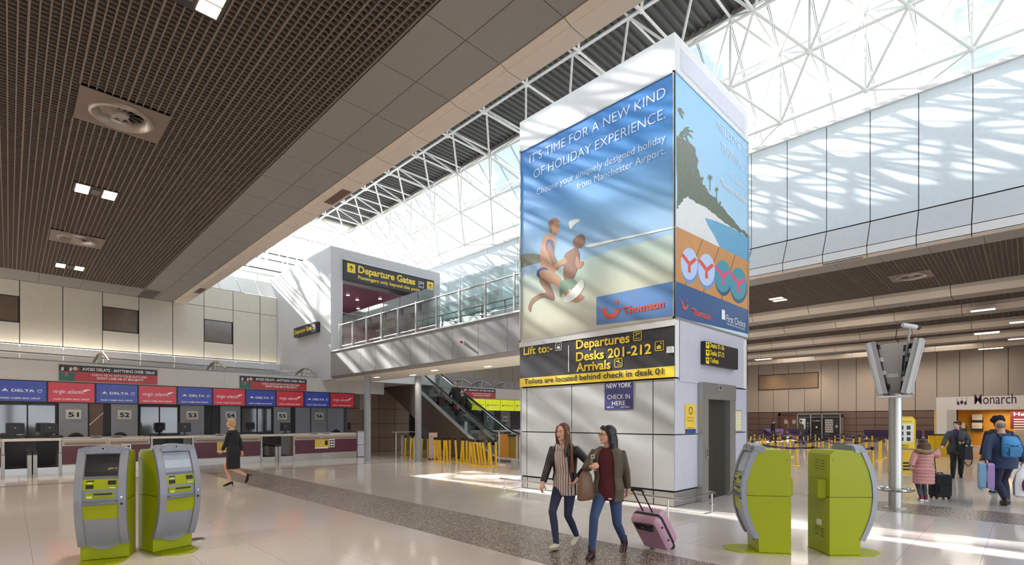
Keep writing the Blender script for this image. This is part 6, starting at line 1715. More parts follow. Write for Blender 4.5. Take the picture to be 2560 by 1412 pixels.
    def body(s, bare_legs=False, bare_arms=False):
        b = MB(); H = s.H(); n = 16
        s.closed(b, s.torso_rings([-.10, 0, .14, .28, .38, .46, .52, .56], -.026))
        lk = 1.0 if bare_legs else .78
        nb = s.tors(s.neckz) + Vector((0, 0, s.neckz - .02)); nt = H @ Vector((0, -.03, -.06))
        b.tube([nb, (nb + nt) / 2 + Vector((0, .004, 0)), nt], .052, 12, radii=[.062 * s.k, .050 * s.k, .048 * s.k])
        b.ell(H @ Vector((0, -.012, .022)), (.075, .094, .094), 20, 12, H.to_3x3().to_4x4()); b.ell(H @ Vector((0, .022, -.042)), (.058, .066, .074), 18, 10, H.to_3x3().to_4x4())
        b.ell(H @ Vector((0, .066, -.092)), (.030, .024, .022), 12, 8, H.to_3x3().to_4x4()); b.ell(H @ Vector((0, .068, .026)), (.052, .022, .014), 12, 8, H.to_3x3().to_4x4())
        for q in (-1, 1):
            b.ell(H @ Vector((.077 * q, -.012, -.012)), (.010, .020, .031), 10, 8, H.to_3x3().to_4x4()); b.ell(H @ Vector((.036 * q, .062, -.03)), (.022, .022, .02), 10, 8, H.to_3x3().to_4x4())
        b.tube([H @ Vector((0, .082, .012)), H @ Vector((0, .098, -.012)), H @ Vector((0, .108, -.030)), H @ Vector((0, .090, -.038))], .01, 8, radii=[.008, .010, .014, .010])
        for sd, (hip, kn, an, pt, yw) in s.legs.items():
            b.tube([hip + Vector((0, 0, .03)), hip * .6 + kn * .4, kn, kn * .65 + an * .35 + Vector((0, -.012, 0)), an], .06, 14, radii=[.082 * lk, .07 * lk, .05 * lk, .052 * lk, .034 * (.5 + lk / 2)])
            f = s.footdir(sd); u_ = Vector((math.cos(yw), -math.sin(yw), 0)).cross(f)
            b.tube([an, an + f * .03 - u_ * .03, an + f * .10 - u_ * .05], .02, 8, radii=[.030, .024, .018] if bare_legs else [.022, .018, .014])
        for sd, (sh, el, wr, pm_, cu) in s.arms.items():
            b.tube([sh - Vector((.04 * sd, 0, .03)), sh - Vector((0, 0, .03)), sh * .5 + el * .5, el, el * .6 + wr * .4, wr], .04, 12, radii=[.024 * s.k, .034 * s.k, .042 * s.k, .036 * s.k, .037 * s.k, .025 * s.k])
            s.hand(b, sd)
        return bake('body', b, s.skin, s.o, s.s, s.vx, 2)
    def face(s, iris=IRIS, lips=LIPS, brow='#4a3526', small=False):
        H = s.H(); H3 = H.to_3x3().to_4x4()
        bm_ = bpy.data.materials.get('brow' + brow) or mat('brow' + brow, brow, .8)
        for q in (-1, 1):
            e = MB(); e.ell(H @ Vector((.031 * q, .0835, .004)), (.0135, .008, .007), 10, 6, H3); bake('eye', e, EYEW, s.o, s.s)
            e = MB(); e.ell(H @ Vector((.031 * q, .0895, .004)), (.006, .004, .006), 8, 6, H3); bake('iris', e, iris, s.o, s.s)
            e = MB(); e.tube([H @ Vector((.014 * q, .0885, .022)), H @ Vector((.031 * q, .0885, .028)), H @ Vector((.05 * q, .075, .022))], .0035, 6); bake('eyebrow', e, bm_, s.o, s.s)
        e = MB(); e.ell(H @ Vector((0, .0865, -.060)), (.022, .009, .0045), 12, 6, H3); e.ell(H @ Vector((0, .0855, -.068)), (.018, .009, .005), 12, 6, H3); bake('lips', e, lips, s.o, s.s)
    def footdir(s, sd):
        hip, kn, an, pt, yw = s.legs[sd]
        return Vector((math.sin(yw) * math.cos(pt), math.cos(yw) * math.cos(pt), math.sin(pt)))
    def shoe(s, sd, m, sole, kind='flat'):
        hip, kn, an, pt, yw = s.legs[sd]; f = s.footdir(sd); l = Vector((math.cos(yw), -math.sin(yw), 0)); u = l.cross(f) * 1.0
        F = Matrix(((l.x, f.x, u.x, an.x), (l.y, f.y, u.y, an.y), (l.z, f.z, u.z, an.z), (0, 0, 0, 1)))
        g = MB(); T = lambda x, y, z: F @ Vector((x, y, z))
        h = -.075
        secs = [(-.060, .028, .0, .06), (-.02, .036, 0, .075), (.05, .038, 0, .06), (.10, .042, 0, .042), (.15, .036, 0, .032), (.185, .016, 0, .022)]
        R = []
        for y, w, zb, zt in secs:
            R.append([T(w * math.sin(2 * PI * k / 14), y, h + .012 + (zt / 2) + (zt / 2) * math.cos(2 * PI * k / 14)) for k in range(14)])
        g.loft(R)
        if kind == 'boot': g.tube([T(0, -.010, h + .04), T(0, -.005, .0), T(0, -.005, .07)], .045, 12, radii=[.050, .048, .050])
        o = bake('shoe', g, m, s.o, s.s)
        b = MB(); pts = [(-.035, -.062), (.035, -.062), (.040, 0), (.044, .10), (.034, .165), (0, .192), (-.034, .165), (-.044, .10), (-.040, 0)]
        if kind == 'heel':
            b.prism(pts[1:] and [(-.03, .05), (.03, .05), (.042, .10), (.034, .165), (0, .19), (-.034, .165), (-.042, .10)], F @ Matrix.Translation((0, 0, h)), 0, .012)
            b.tube([T(0, -.045, h + .02), T(0, -.05, h - .055)], .01, 8, radii=[.018, .008])
        else:
            b.prism(pts, F @ Matrix.Translation((0, 0, h)), -.004, .016)
            if kind == 'boot': b.prism([(-.033, -.06), (.033, -.06), (.033, .0), (-.033, .0)], F @ Matrix.Translation((0, 0, h)), -.03, 0)
        bake('sole', b, sole, o, s.s).parent = o
    def trousers(s, m, w=1.0, name='trousers', hem=.0):
        b = MB(); s.closed(b, s.torso_rings([-.13, -.06, 0, .06, .10], .008))
        for sd, (hip, kn, an, pt, yw) in s.legs.items():
            e = kn + (an - kn) * (1.03 - hem)
            b.tube([hip + Vector((-.01 * sd, 0, .06)), hip + Vector((0, 0, -.05)), hip * .55 + kn * .45, kn, kn * .6 + e * .4 + Vector((0, -.01, 0)), e], .06, 16, radii=[.085, .095, .078 * (w * .5 + .5), .060 * w, .057 * w, .043 * w])
        return bake(name, b, m, s.o, s.s, .013, 3)
    def sleeves(s, b, g=.014, upto=.93):
        for sd, (sh, el, wr, pm_, cu) in s.arms.items():
            e = el + (wr - el) * upto
            b.tube([sh - Vector((.04 * sd, 0, .02)), sh + Vector((.004 * sd, 0, -.022)), sh * .5 + el * .5, el, el * .5 + e * .5, e], .05, 14, radii=[(.030 + g * .5) * s.k, (.045 + g) * s.k, (.043 + g) * s.k, (.039 + g) * s.k, (.036 + g) * s.k, (.030 + g) * s.k])
        return b
    def top(s, name, m, zs, grow, sleeves=True, g=.014, upto=.93, voxel=.012, prof=None, it=3):
        b = MB(); s.closed(b, s.torso_rings(zs, grow, prof=prof))
        if sleeves: s.sleeves(b, g, upto)
        return bake(name, b, m, s.o, s.s, voxel, it)
    def jacket(s, name, m, zs, gaps, grow=.03, g=.016, th=.03, upto=.95, collar=True):
        b = MB(); s.opened(b, s.torso_rings(zs, grow), gaps, th); s.sleeves(b, g, upto)
        if collar:
            R = s.torso_rings([.50, .545, .53], lambda z: .028 if z < .54 else .034); s.opened(b, R, [gaps[-1], gaps[-1] * .9, gaps[-1] * 1.1], .024)
        return bake(name, b, m, s.o, s.s, .009, 3)
    def hair(s, parts, m, voxel=.010, it=3):
        b = MB(); H = s.H(); H3 = H.to_3x3().to_4x4()
        for p in parts:
            if p[0] == 'e': b.ell(H @ Vector(p[1]), p[2], 18, 12, H3)
            else: b.tube([H @ Vector(q) for q in p[1]], .02, 12, radii=p[2])
        return bake('hair', b, m, s.o, s.s, voxel, it)

# --- the two women in front
wf1 = (-.983, -.18)
a = Human('young woman with long brown hair in a black leather jacket and striped shirt', 1413, 1366, wf1, .955, hz=.885, voxel=.008, lean=(0, .03))
r1 = a.Minv
mid = (onZ(1395, 1372) + onZ(1440, 1352)) / 2
a.leg(1, (.02, .21, .085), .16, yaw=-.1); a.leg(-1, (-.03, -.27, .115), -.45)
a.yaw = -.12; a.pitch = -.02; a.roll = .03
a.arm(1, a.W(1357, 1208, -.12), (.3, -1, 0), (-1, .2, 0), .3); a.arm(-1, a.W(1444, 1196, -.20), (-.9, -.5, -.3), (1, .1, 0), .45)
a.body(); a.face(brow='#5a3e2a')
hb = mat('hair_brown', '#5a3a26', .55, var=.25, scale=40)
a.hair([('e', (0, -.026, .036), (.084, .098, .094)), ('t', [(0, -.075, .03), (0, -.10, -.12), (0, -.095, -.26), (0, -.08, -.36)], [(.07, .05), (.085, .04), (.08, .035), (.05, .02)]),
        ('t', [(.055, .035, .085), (.080, .025, .0), (.082, .012, -.12), (.08, .02, -.26)], [.018, .024, .028, .016]), ('t', [(-.055, .035, .085), (-.080, .025, .0), (-.085, .03, -.12), (-.09, .07, -.25), (-.09, .08, -.34)], [.018, .024, .030, .03, .016])], hb)
a.trousers(DENIM2, .92)
STRIPE = bpy.data.materials.new('striped_shirt'); STRIPE.use_nodes = True
t = STRIPE.node_tree; bb = t.nodes['Principled BSDF']; bb.inputs['Roughness'].default_value = .8
tc = t.nodes.new('ShaderNodeTexCoord'); wv = t.nodes.new('ShaderNodeTexWave'); wv.bands_direction = 'X'; wv.inputs['Scale'].default_value = 9.5; wv.inputs['Distortion'].default_value = .5
cr2 = t.nodes.new('ShaderNodeValToRGB'); e = cr2.color_ramp.elements; e[0].position = .20; e[0].color = (*lin('#3c3644'), 1); e[1].position = .34; e[1].color = (*lin('#e9e2dc'), 1)
q = e.new(.80); q.color = (*lin('#e9e2dc'), 1); q = e.new(.92); q.color = (*lin('#b07f74'), 1)
t.links.new(tc.outputs['Object'], wv.inputs['Vector']); t.links.new(wv.outputs['Fac'], cr2.inputs[0]); t.links.new(cr2.outputs[0], bb.inputs['Base Color'])
a.top('shirt', STRIPE, [-.17, -.10, 0, .14, .28, .38, .46, .515], lambda z: .026 if z < 0 else .012, sleeves=False)
a.jacket('jacket', LEATH, [.02, .14, .28, .38, .46, .525], [.95, .85, .72, .62, .5, .45], .030)
b = MB(); H = a.tors(a.hz + .5) + Vector((0, .045, a.hz + .5))
for q in (-1, 1): b.box(.012 if q > 0 else -.07, .07 if q > 0 else -.012, -.01, .02, -.03, .05, Matrix.Translation(H + Vector((0, .055, 0))) @ Matrix.Rotation(q * .5, 4, 'Y'))
bake('shirt_collar', b, STRIPE, a.o, a.s)
WS, WSOLE = mat('shoe_cream', '#cfc7b4', .6), mat('sole_pale', '#a89c84', .7)
a.shoe(1, WS, WSOLE); a.shoe(-1, WS, WSOLE)
b = MB(); sh = a.arms[-1][0]
BRN = mat('bag_tan_leather', '#7d4630', .5, var=.15)
b.tube([sh + Vector((.02, .075, .05)), sh + Vector((-.01, .115, -.12)), sh + Vector((-.03, .14, -.32))], .02, 8, radii=[(.02, .008), (.035, .012), (.05, .02)])
sg_ = thing('shoulder_bag', 'slim tan leather bag hanging from the striped shirt woman, at her arm', 'bag', a.o.location)
sg_.rotation_euler = (0, 0, a.rot); bake('bag_body', b, BRN, sg_, a.s)
w1 = a

wf2 = (-.93, -.36)
a = Human('dark haired woman in glasses, olive jacket and maroon jumper pulling a suitcase', 1521, 1388, wf2, .945, hz=.875, voxel=.008, lean=(0, .03))
rf, lf = (a.Minv @ onZ(1478, 1397)) / a.s, (a.Minv @ onZ(1566, 1376)) / a.s
a.leg(1, (rf.x, rf.y - .02, .10), .0); a.leg(-1, (lf.x + .03, lf.y + .02, .135), -.55)
a.yaw = -.98; a.pitch = .0
a.arm(1, a.W(1478, 1166, -.30), (.8, -.5, -.8), (-.9, .3, .2), 1.15); a.arm(-1, a.W(1573, 1245, .10), (-.8, -.5, -.2), (.7, 0, -.6), .9)
a.body(); a.face(brow='#221c1a')
hk = mat('hair_black', '#17141a', .45, var=.2, scale=40)
a.hair([('e', (0, -.028, .036), (.086, .1, .096)), ('t', [(0, -.07, .03), (0, -.098, -.08), (0, -.10, -.19), (0, -.09, -.24)], [(.075, .05), (.09, .045), (.085, .045), (.06, .025)]),
        ('t', [(.06, -.0, .07), (.084, -.02, .0), (.085, -.03, -.1), (.075, -.04, -.2)], [.026, .034, .038, .02]), ('t', [(-.06, .0, .07), (-.084, -.02, .0), (-.085, -.03, -.1), (-.075, -.04, -.2)], [.026, .034, .038, .02]), ('t', [(-.05, .06, .085), (0, .055, .105), (.05, .06, .085)], [.02, .025, .02])], hk)
H = a.H(); b = MB()
for q in (-1, 1):
    b.tube([H @ Vector((.033 * q + .022 * math.cos(2 * PI * k / 12), .098, .002 + .016 * math.sin(2 * PI * k / 12))) for k in range(13)], .0022, 5); b.tube([H @ Vector((.055 * q, .096, .006)), H @ Vector((.078 * q, .0, .008))], .0022, 5)
b.tube([H @ Vector((-.011, .1, .006)), H @ Vector((.011, .1, .006))], .0022, 5); bake('glasses', b, BLACK, a.o, a.s)
a.trousers(DENIM, .98)
MAR = mat('jumper_maroon', '#4e1a22', .9, var=.1, scale=20); OLV = mat('jacket_olive', '#4d4232', .6, var=.18, scale=18)
a.top('jumper', MAR, [-.15, -.08, 0, .14, .28, .38, .46, .53], lambda z: .03 if z < 0 else .016, sleeves=False)
a.jacket('jacket', OLV, [-.17, -.08, 0, .14, .28, .38, .46, .525], [.55, .6, .62, .62, .6, .55, .45, .4], .042)
b = MB(); c = a.tors(a.hz) + Vector((-.06, .152, a.hz - .115)); b.box(c.x - .02, c.x + .02, c.y, c.y + .012, c.z - .008, c.z + .008); bake('hem_tag', b, PAPER, a.o, a.s)
BOOT = mat('boot_burgundy', '#3a1a20', .35); a.shoe(1, BOOT, BLACK, 'boot'); a.shoe(-1, BOOT, BLACK, 'boot')
w2 = a
bag = thing('tote_bag', 'brown leather tote bag hung from the maroon jumper woman on a buckled strap', 'bag', a.o.location)
hx = a.root_pt; BAGM = mat('bag_brown', '#6b4e3b', .5, var=.15)
bc = P3(1464, 1213, a.d0 - .16)
b = MB(); Fb = frame(bc, (RC * .8 + FCm * .6))
R = []
for z, w_, d_ in ((-.175, .105, .045), (-.155, .125, .06), (0, .115, .055), (.12, .09, .04), (.17, .05, .018)):
    R.append([Fb @ Vector((w_ * (abs(math.cos(k)) ** .6) * (1 if math.cos(k) > 0 else -1), z, d_ * math.sin(k))) for k in [2 * PI * j / 18 for j in range(18)]])
b.loft(R); b.build('bag_body', BAGM, bag, smooth=True)
q0, q1 = P3(1478, 1158, a.d0 - .27), P3(1483, 1138, a.d0 - .24)
b = MB(); b.tube([Fb @ Vector((0, .17, 0)), q0, q1, P3(1496, 1126, a.d0 - .13)], .02, 8, radii=[(.03, .01), (.022, .008), (.02, .007), (.02, .007)]); b.build('strap', BAGM, bag, smooth=True)
Mb = Matrix.Translation(P3(1482, 1141, a.d0 - .275)) @ frame((0, 0, 0), RC); MB().box(-.022, .022, .016, .022, -.003, .006, Mb).box(-.022, .022, -.022, -.016, -.003, .006, Mb).box(-.022, -.016, -.022, .022, -.003, .006, Mb).box(.016, .022, -.022, .022, -.003, .006, Mb).build('buckle', STEEL, bag)

# pink hard case tilted behind her
cs = thing('suitcase', 'pink hard shell suitcase tilted on its wheels behind the maroon jumper woman', 'suitcase', onZ(1640, 1370))
PNK = mat('suitcase_pink', '#b890a5', .35, var=.05)
bl, brr = onZ(1624, 1363), onZ(1688, 1377)
bl.z = brr.z = .05
tlp = P3(1582, 1282, 6.75); 
u = (brr - bl); u.z = 0; u.normalize()
up = Vector((0, 0, 1)); pull = (a.W(1573, 1245, .1)); hd = a.root_pt + Matrix.Rotation(a.rot, 3, 'Z') @ (a.arms[-1][2] * a.s)
cmid = (bl + brr) / 2
v = (hd - cmid); v = (v - u * v.dot(u)).normalized(); n = u.cross(v)
Fs = Matrix(((u.x, v.x, n.x, cmid.x), (u.y, v.y, n.y, cmid.y), (u.z, v.z, n.z, cmid.z), (0, 0, 0, 1)))
def shell(z0, z1, m, nm, w=.205, h=.56, r=.06, inset=0):
    R = []
    prof = [(z0, inset + .035), (z0 + (z1 - z0) * .25, inset + .008), (z0 + (z1 - z0) * .6, inset), (z1, inset)]
    for z, i in prof:
        pts = []
        for cx, cy, a0 in ((w - r, .03 + r, -PI / 2), (w - r, h - r, 0), (-w + r, h - r, PI / 2), (-w + r, .03 + r, PI)):
            for k in range(6):
                t_ = a0 + PI / 2 * k / 5; rr = r - i if r > i else .004
                pts.append(Fs @ Vector((cx + rr * math.cos(t_), cy + rr * math.sin(t_), z)))
        R.append(pts)
    b = MB(); b.loft(R); return b.build(nm, m, cs, smooth=35)
shell(.13, .012, PNK, 'front_shell'); shell(-.13, -.012, PNK, 'rear_shell'); shell(-.03, .03, BLACK, 'zip_band', .207, .563)
for sx_ in (-1, 1):
    MB().tube([Fs @ Vector((sx_ * .15, .06, .0)), Fs @ Vector((sx_ * .15, .0, .0))], .03, 10).build('wheel_housing', BLACK, cs)
    MB().tube([Fs @ Vector((sx_ * .15 - .015, -.0, .0)), Fs @ Vector((sx_ * .15 + .015, -.0, .0))], .04, 12).build('wheel', CHAR, cs)
    MB().tube([Fs @ Vector((sx_ * .07, .5, -.03)), Fs @ Vector((sx_ * .07, .92, -.03))], .009, 6).build('handle_rod', BLACK, cs)
    for y in (.2, .42): MB().ell(Fs @ Vector((sx_ * .207, y, .07)), (.014, .014, .014), 8, 6).build('stud', BLACK, cs)
MB().tube([Fs @ Vector((-.085, .90, -.03)), Fs @ Vector((-.08, .93, -.03)), Fs @ Vector((.08, .93, -.03)), Fs @ Vector((.085, .90, -.03))], .014, 8).build('grip', BLACK, cs, smooth=True)
MB().prism([(-.12, .40), (.10, .40), (.14, .50), (-.14, .50)], Fs, .128, .145).build('top_grip', BLACK, cs); MB().prism([(.02, .40), (.12, .41), (.12, .52), (.04, .52)], Fs, .145, .155).build('luggage_tag', CHAR, cs)
MB().prism([(-.05, .44), (.0, .44), (.0, .46), (-.05, .46)], Fs, .146, .15).build('latch', CHROME, cs)

# --- staff woman
a = Human('blonde staff woman in a black suit and heels walking past the desks', 583, 1217, (-.74, .67), .98, hz=.93, voxel=.010, lean=(0, .02))
a.leg(1, (.04, .10, .125), -.25); a.leg(-1, (-.05, -.36, .30), -1.15)
a.arm(-1, a.W(553, 1134, -.05), (0, -1, -.3), (0, 0, 1), .6); a.arm(1, a.W(604, 1128, .2), (.2, -1, 0), (-1, 0, 0), .4)
a.yaw = .05; a.body(bare_legs=True); a.face(brow='#8a6b4a')
a.hair([('e', (0, -.03, .034), (.088, .100, .096)), ('e', (0, -.06, -.03), (.075, .06, .075)), ('t', [(-.05, .05, .08), (.0, .06, .10), (.05, .05, .08)], [.022, .028, .022]), ('t', [(.07, .0, .05), (.08, -.01, -.03)], [.026, .022]), ('t', [(-.07, .0, .05), (-.08, -.01, -.03)], [.026, .022])], mat('hair_blonde', '#b99a6b', .6, var=.2, scale=40))
a.top('suit', BLKC, [-.46, -.30, -.10, 0, .14, .28, .38, .46, .52], lambda z: .045 if z < -.05 else (.03 if z < .1 else .02), g=.012, upto=.94)
b = MB(); c = a.tors(a.hz + .53) + Vector((0, .055, a.hz + .50)); b.ell(c, (.05, .035, .055), 12, 8); bake('blouse', b, WHITE, a.o, a.s)
SHB = mat('shoe_black', '#111113', .3); a.shoe(1, SHB, SHB, 'heel'); a.shoe(-1, SHB, SHB, 'heel')

# --- girl with dark cabin case
a = Human('girl with long brown hair in a pink quilted coat, seen from behind', 2309, 1251, FCm * .93 + RC * .35, .76, hz=.86, voxel=.012, lean=(0, .0)); a.hs = 1.16; a.al = .84
a.leg(1, (.06, .05, .08), 0); a.leg(-1, (-.08, -.08, .10), -.2)
a.arm(-1, a.W(2276, 1170, -.02), (-.6, -.6, 0), (1, 0, 0), .4); a.arm(1, a.W(2345, 1128, .08), (.5, -.3, -1), (-1, 0, 0), .8)
a.body()
a.hair([('e', (0, -.02, .03), (.092, .106, .100)), ('e', (0, -.05, -.07), (.135, .10, .13)), ('e', (0, -.085, -.17), (.15, .10, .13)), ('e', (.06, -.07, -.25), (.06, .05, .10)), ('e', (-.06, -.07, -.25), (.06, .05, .10))], mat('hair_chestnut', '#4f3828', .6, var=.3, scale=30))
QP_ = mat('coat_pink', '#c98f8a', .55, var=.08, scale=14)
zs = [-.40 + .03 * k for k in range(31)]
a.top('coat', QP_, zs, lambda z: .055 + (.012 if int((z + .40) / .03 + .5) % 3 else -.006) + (.03 if z < 0 else 0) - (.03 if z > .42 else 0), g=.035, upto=.95, voxel=.016, it=1)
b = MB(); c = a.tors(a.hz + .5) + Vector((0, -.02, a.hz + .47))
for k in range(15):
    t_ = PI * .05 + 2 * PI * k / 15; b.ell(c + Vector((.175 * math.sin(t_), .14 * math.cos(t_) - .02, .02 + .015 * math.cos(t_ * 3))), (.062, .062, .058), 9, 6)
bake('fur_hood', b, mat('fur_tan', '#a88a66', .9, var=.35, scale=60, bump=1.0), a.o, a.s, .014, 1)
a.trousers(mat('jeans_grey', '#4a4c55', .8, var=.15, scale=20), 1.05)
BOOTP = mat('trainer_plum', '#6b2440', .6); a.shoe(1, BOOTP, PAPER, 'boot'); a.shoe(-1, BOOTP, PAPER, 'boot')
b = MB(); H = a.H(); b.tube([H @ Vector((-.02, -.02, .14)), H @ Vector((-.02, -.02, .155)), H @ Vector((.02, -.02, .155)), H @ Vector((.02, -.02, .14))], .007, 6); bake('hair_band', b, PAPER, a.o, a.s)
girl = a
def softcase(px, py, w, h, d, m, lab, hpt=None, dirv=None, rot=0):
    p = onZ(px, py); g = thing('suitcase', lab, 'suitcase', p); F = frame((p.x, p.y, 0), dirv or RC)
    R = []
    for z, i in ((-d / 2, .02), (-d / 2 + .03, 0), (d / 2 - .03, 0), (d / 2, .02)):
        pts = []
        for cx, cy, a0 in ((w / 2 - .06, .10, -PI / 2), (w / 2 - .06, h - .06, 0), (-w / 2 + .06, h - .06, PI / 2), (-w / 2 + .06, .10, PI)):
            for k in range(5):
                t_ = a0 + PI / 2 * k / 4; pts.append(F @ Vector((cx + (.06 - i) * math.cos(t_), cy + (.06 - i) * math.sin(t_), z)))
        R.append(pts)
    MB().loft(R).build('case_body', m, g, smooth=35)
    MB().prism([(-w / 2 + .05, .12), (w / 2 - .05, .12), (w / 2 - .05, h * .6), (-w / 2 + .05, h * .6)], F, d / 2, d / 2 + .02).build('front_pocket', m, g, bevel=.008)
    for x in (-w / 2 + .05, w / 2 - .05):
        for z in (-d / 2 + .04, d / 2 - .04): MB().tube([F @ Vector((x - .012, .03, z)), F @ Vector((x + .012, .03, z))], .03, 10).build('wheel', CHAR, g)
    MB().tube([F @ Vector((-.06, h - .01, 0)), F @ Vector((-.05, h + .03, 0)), F @ Vector((.05, h + .03, 0)), F @ Vector((.06, h - .01, 0))], .012, 8).build('top_handle', BLACK, g, smooth=True)
    return g, F
g, F = softcase(2350, 1246, .36, .52, .22, BLKC, 'black fabric cabin suitcase beside the girl in pink')
hp2 = girl.root_pt + Matrix.Rotation(girl.rot, 3, 'Z') @ (girl.arms[1][2] * girl.s)
MB().tube([F @ Vector((-.08, .5, -.08)), F @ Vector((-.10, hp2.z - .02, -.08))], .01, 6).tube([F @ Vector((-.02, .5, -.08)), F @ Vector((-.06, hp2.z - .02, -.08))], .01, 6).tube([F @ Vector((-.12, hp2.z, -.08)), F @ Vector((-.04, hp2.z, -.08))], .015, 8).build('pull_handle', BLACK, g)

# --- woman in grey holding the girl's hand
a = Human('woman in a charcoal wool coat with purple scarf and black handbag', 2392, 1194, -FCm * .8 - RC * .6, .96, hz=.90, voxel=.012, skin=SK2, lean=(0, .02))
a.leg(1, (.10, .16, .085), 0); a.leg(-1, (-.10, -.16, .10), -.2)
a.arm(1, a.W(2352, 1124, -.05), (.6, -.6, -.2), (-1, 0, 0), .5); a.arm(-1, a.W(2408, 1106, -.28), (-.8, -.5, -.6), (1, 0, .2), .9)
a.yaw = -.6; a.body(); a.face(brow='#1c1818')
a.hair([('e', (0, -.028, .036), (.09, .104, .1)), ('t', [(0, -.06, .04), (0, -.09, -.06), (0, -.08, -.11)], [(.08, .05), (.085, .045), (.06, .03)]), ('t', [(-.06, .05, .075), (0, .06, .095), (.06, .05, .075)], [.022, .025, .022])], hk)
GRY = mat('coat_charcoal', '#45464a', .9, var=.2, scale=30)
a.top('coat', GRY, [-.20, -.10, 0, .14, .28, .38, .46, .53], lambda z: .075 if z < .05 else .045, g=.028, upto=.93)
b = MB(); c = a.tors(a.hz + .5) + Vector((0, .10, a.hz)); b.tube([c + Vector((-.01, .02, .50)), c + Vector((.0, .075, .36)), c + Vector((0, .085, .15)), c + Vector((0, .08, -.05))], .05, 10, radii=[(.06, .03), (.055, .03), (.05, .03), (.05, .03)]); bake('jumper_front', b, BLKC, a.o, a.s)
b = MB(); c = a.tors(a.hz + .52) + Vector((0, .03, a.hz + .53)); b.tube([c + Vector((.075 * math.cos(2 * PI * k / 12), .07 * math.sin(2 * PI * k / 12), .012 * math.sin(k))) for k in range(13)], .03, 8); b.tube([c + Vector((.03, .06, 0)), c + Vector((.03, .14, -.12)), c + Vector((.03, .15, -.2))], .03, 8, radii=[(.03, .02), (.035, .02), (.03, .015)]); bake('scarf', b, mat('scarf_purple', '#3b3270', .8), a.o, a.s)
a.trousers(BLKC, 1.25); a.shoe(1, SHB, SHB); a.shoe(-1, SHB, SHB)
hb_ = thing('handbag', 'black square handbag with a dangling strap held by the charcoal coat woman', 'bag', a.root_pt)
c = P3(2415, 1128, a.d0 - .45); F = frame(c, RC * .95 + FCm * .3)
MB().prism([(-.20, -.22), (.20, -.24), (.17, .17), (-.17, .20)], F, -.07, .07).build('bag_body', BLKC, hb_, bevel=.02)
for z in (-.05, .05): MB().tube([F @ Vector((-.1, .17, z)), F @ Vector((-.08, .30, z)), F @ Vector((0, .34, z)), F @ Vector((.08, .30, z)), F @ Vector((.1, .16, z))], .011, 6).build('bag_handle', BLKC, hb_, smooth=True)
for x in (-.1, .1): MB().ell(F @ Vector((x, .16, .072)), (.022, .022, .022), 8, 6).build('clasp', PAPER, hb_)
MB().tube([F @ Vector((.17, .14, 0)), F @ Vector((.26, -.1, 0)), F @ Vector((.24, -.34, .0)), F @ Vector((.08, -.42, 0)), F @ Vector((-.1, -.28, 0))], .012, 6).build('shoulder_strap', BLKC, hb_, smooth=True)

# --- man from behind with backpack
a = Human('balding man in a navy jacket with a blue backpack, seen from behind', 2511, 1262, FCm * .96 + RC * .28, .975, male=True, hz=.90, voxel=.012, skin=SK2, lean=(0, .08))
a.leg(1, (.10, .12, .085), 0); a.leg(-1, (-.06, -.16, .13), -.55)
a.arm(-1, a.W(2464, 1160, -.05), (-.7, -.5, 0), (0, 1, 0), 1.1); a.arm(1, a.W(2560, 1158, .05), (.7, -.5, 0), (0, 1, 0), 1.1)
a.pitch = -.2; a.body()
a.hair([('e', (0, -.028, .006), (.079, .086, .074)), ('t', [(.070, .03, .01), (.074, -.01, -.01)], [.010, .014]), ('t', [(-.070, .03, .01), (-.074, -.01, -.01)], [.010, .014])], mat('hair_grey', '#8d7a68', .7, var=.3, scale=50))
NVY = mat('jacket_navy', '#2a3a58', .75, var=.15, scale=16)
a.top('jacket', NVY, [-.16, -.08, 0, .14, .28, .38, .47, .54], lambda z: .055 if z < .05 else .04, g=.028, upto=.95)
a.trousers(mat('trousers_ink', '#22253a', .8, var=.12), 1.3); BRS = mat('shoe_brown', '#5d4230', .6); a.shoe(1, BRS, CHAR); a.shoe(-1, BRS, CHAR)
bk = thing('backpack', 'blue backpack worn by the balding man in the navy jacket', 'backpack', a.root_pt); bk.rotation_euler = (0, 0, a.rot)
BKB = mat('backpack_blue', '#3d86bd', .6, var=.12, scale=12)
b = MB(); R = []
c0 = a.tors(a.hz + .25) + Vector((.02, -.19, 0))
for z, w_, d_, yo in ((.06, .10, .03, .0), (.09, .15, .08, -.02), (.22, .165, .10, -.04), (.36, .15, .09, -.02), (.46, .12, .06, .02), (.49, .07, .03, .04)):
    R.append([c0 + Vector((w_ * math.cos(t_), yo + d_ * math.sin(t_), a.hz + z)) for t_ in [2 * PI * k / 18 for k in range(18)]])
bake('bag_body', b.loft(R), BKB, bk, a.s)
b = MB(); b.box(-.09, .09, -.16, -.12, .10, .26, Matrix.Translation(c0 + Vector((0, .0, a.hz)))); bake('front_pocket', b, mat('backpack_blue_dark', '#2f6f9f', .6), bk, a.s)
for k in range(4): 
    b = MB(); q = c0 + Vector((0, -.145, a.hz + .15 + .06 * k)); b.tube([q + Vector((-.12, .05, 0)), q + Vector((0, 0, .03 * (-1) ** k)), q + Vector((.12, .05, 0))], .005, 5); bake('cord', b, BLACK, bk, a.s)
for sd in (-1, 1):
    b = MB(); b.tube([c0 + Vector((.09 * sd, .03, a.hz + .44)), c0 + Vector((.12 * sd, .14, a.hz + .53)), c0 + Vector((.13 * sd, .24, a.hz + .50)), c0 + Vector((.13 * sd, .34, a.hz + .36))], .02, 6, radii=[(.03, .008)] * 4); bake('shoulder_strap', b, BLACK, bk, a.s)
text(bk, 'Outdoor', frame(c0 * a.s + Vector((-.07, -.152, (a.hz + .16) * a.s)), (.25, 0, 1), (-1, 0, .25)), 0, 0, .16, .035, WTXT, .01, .016)
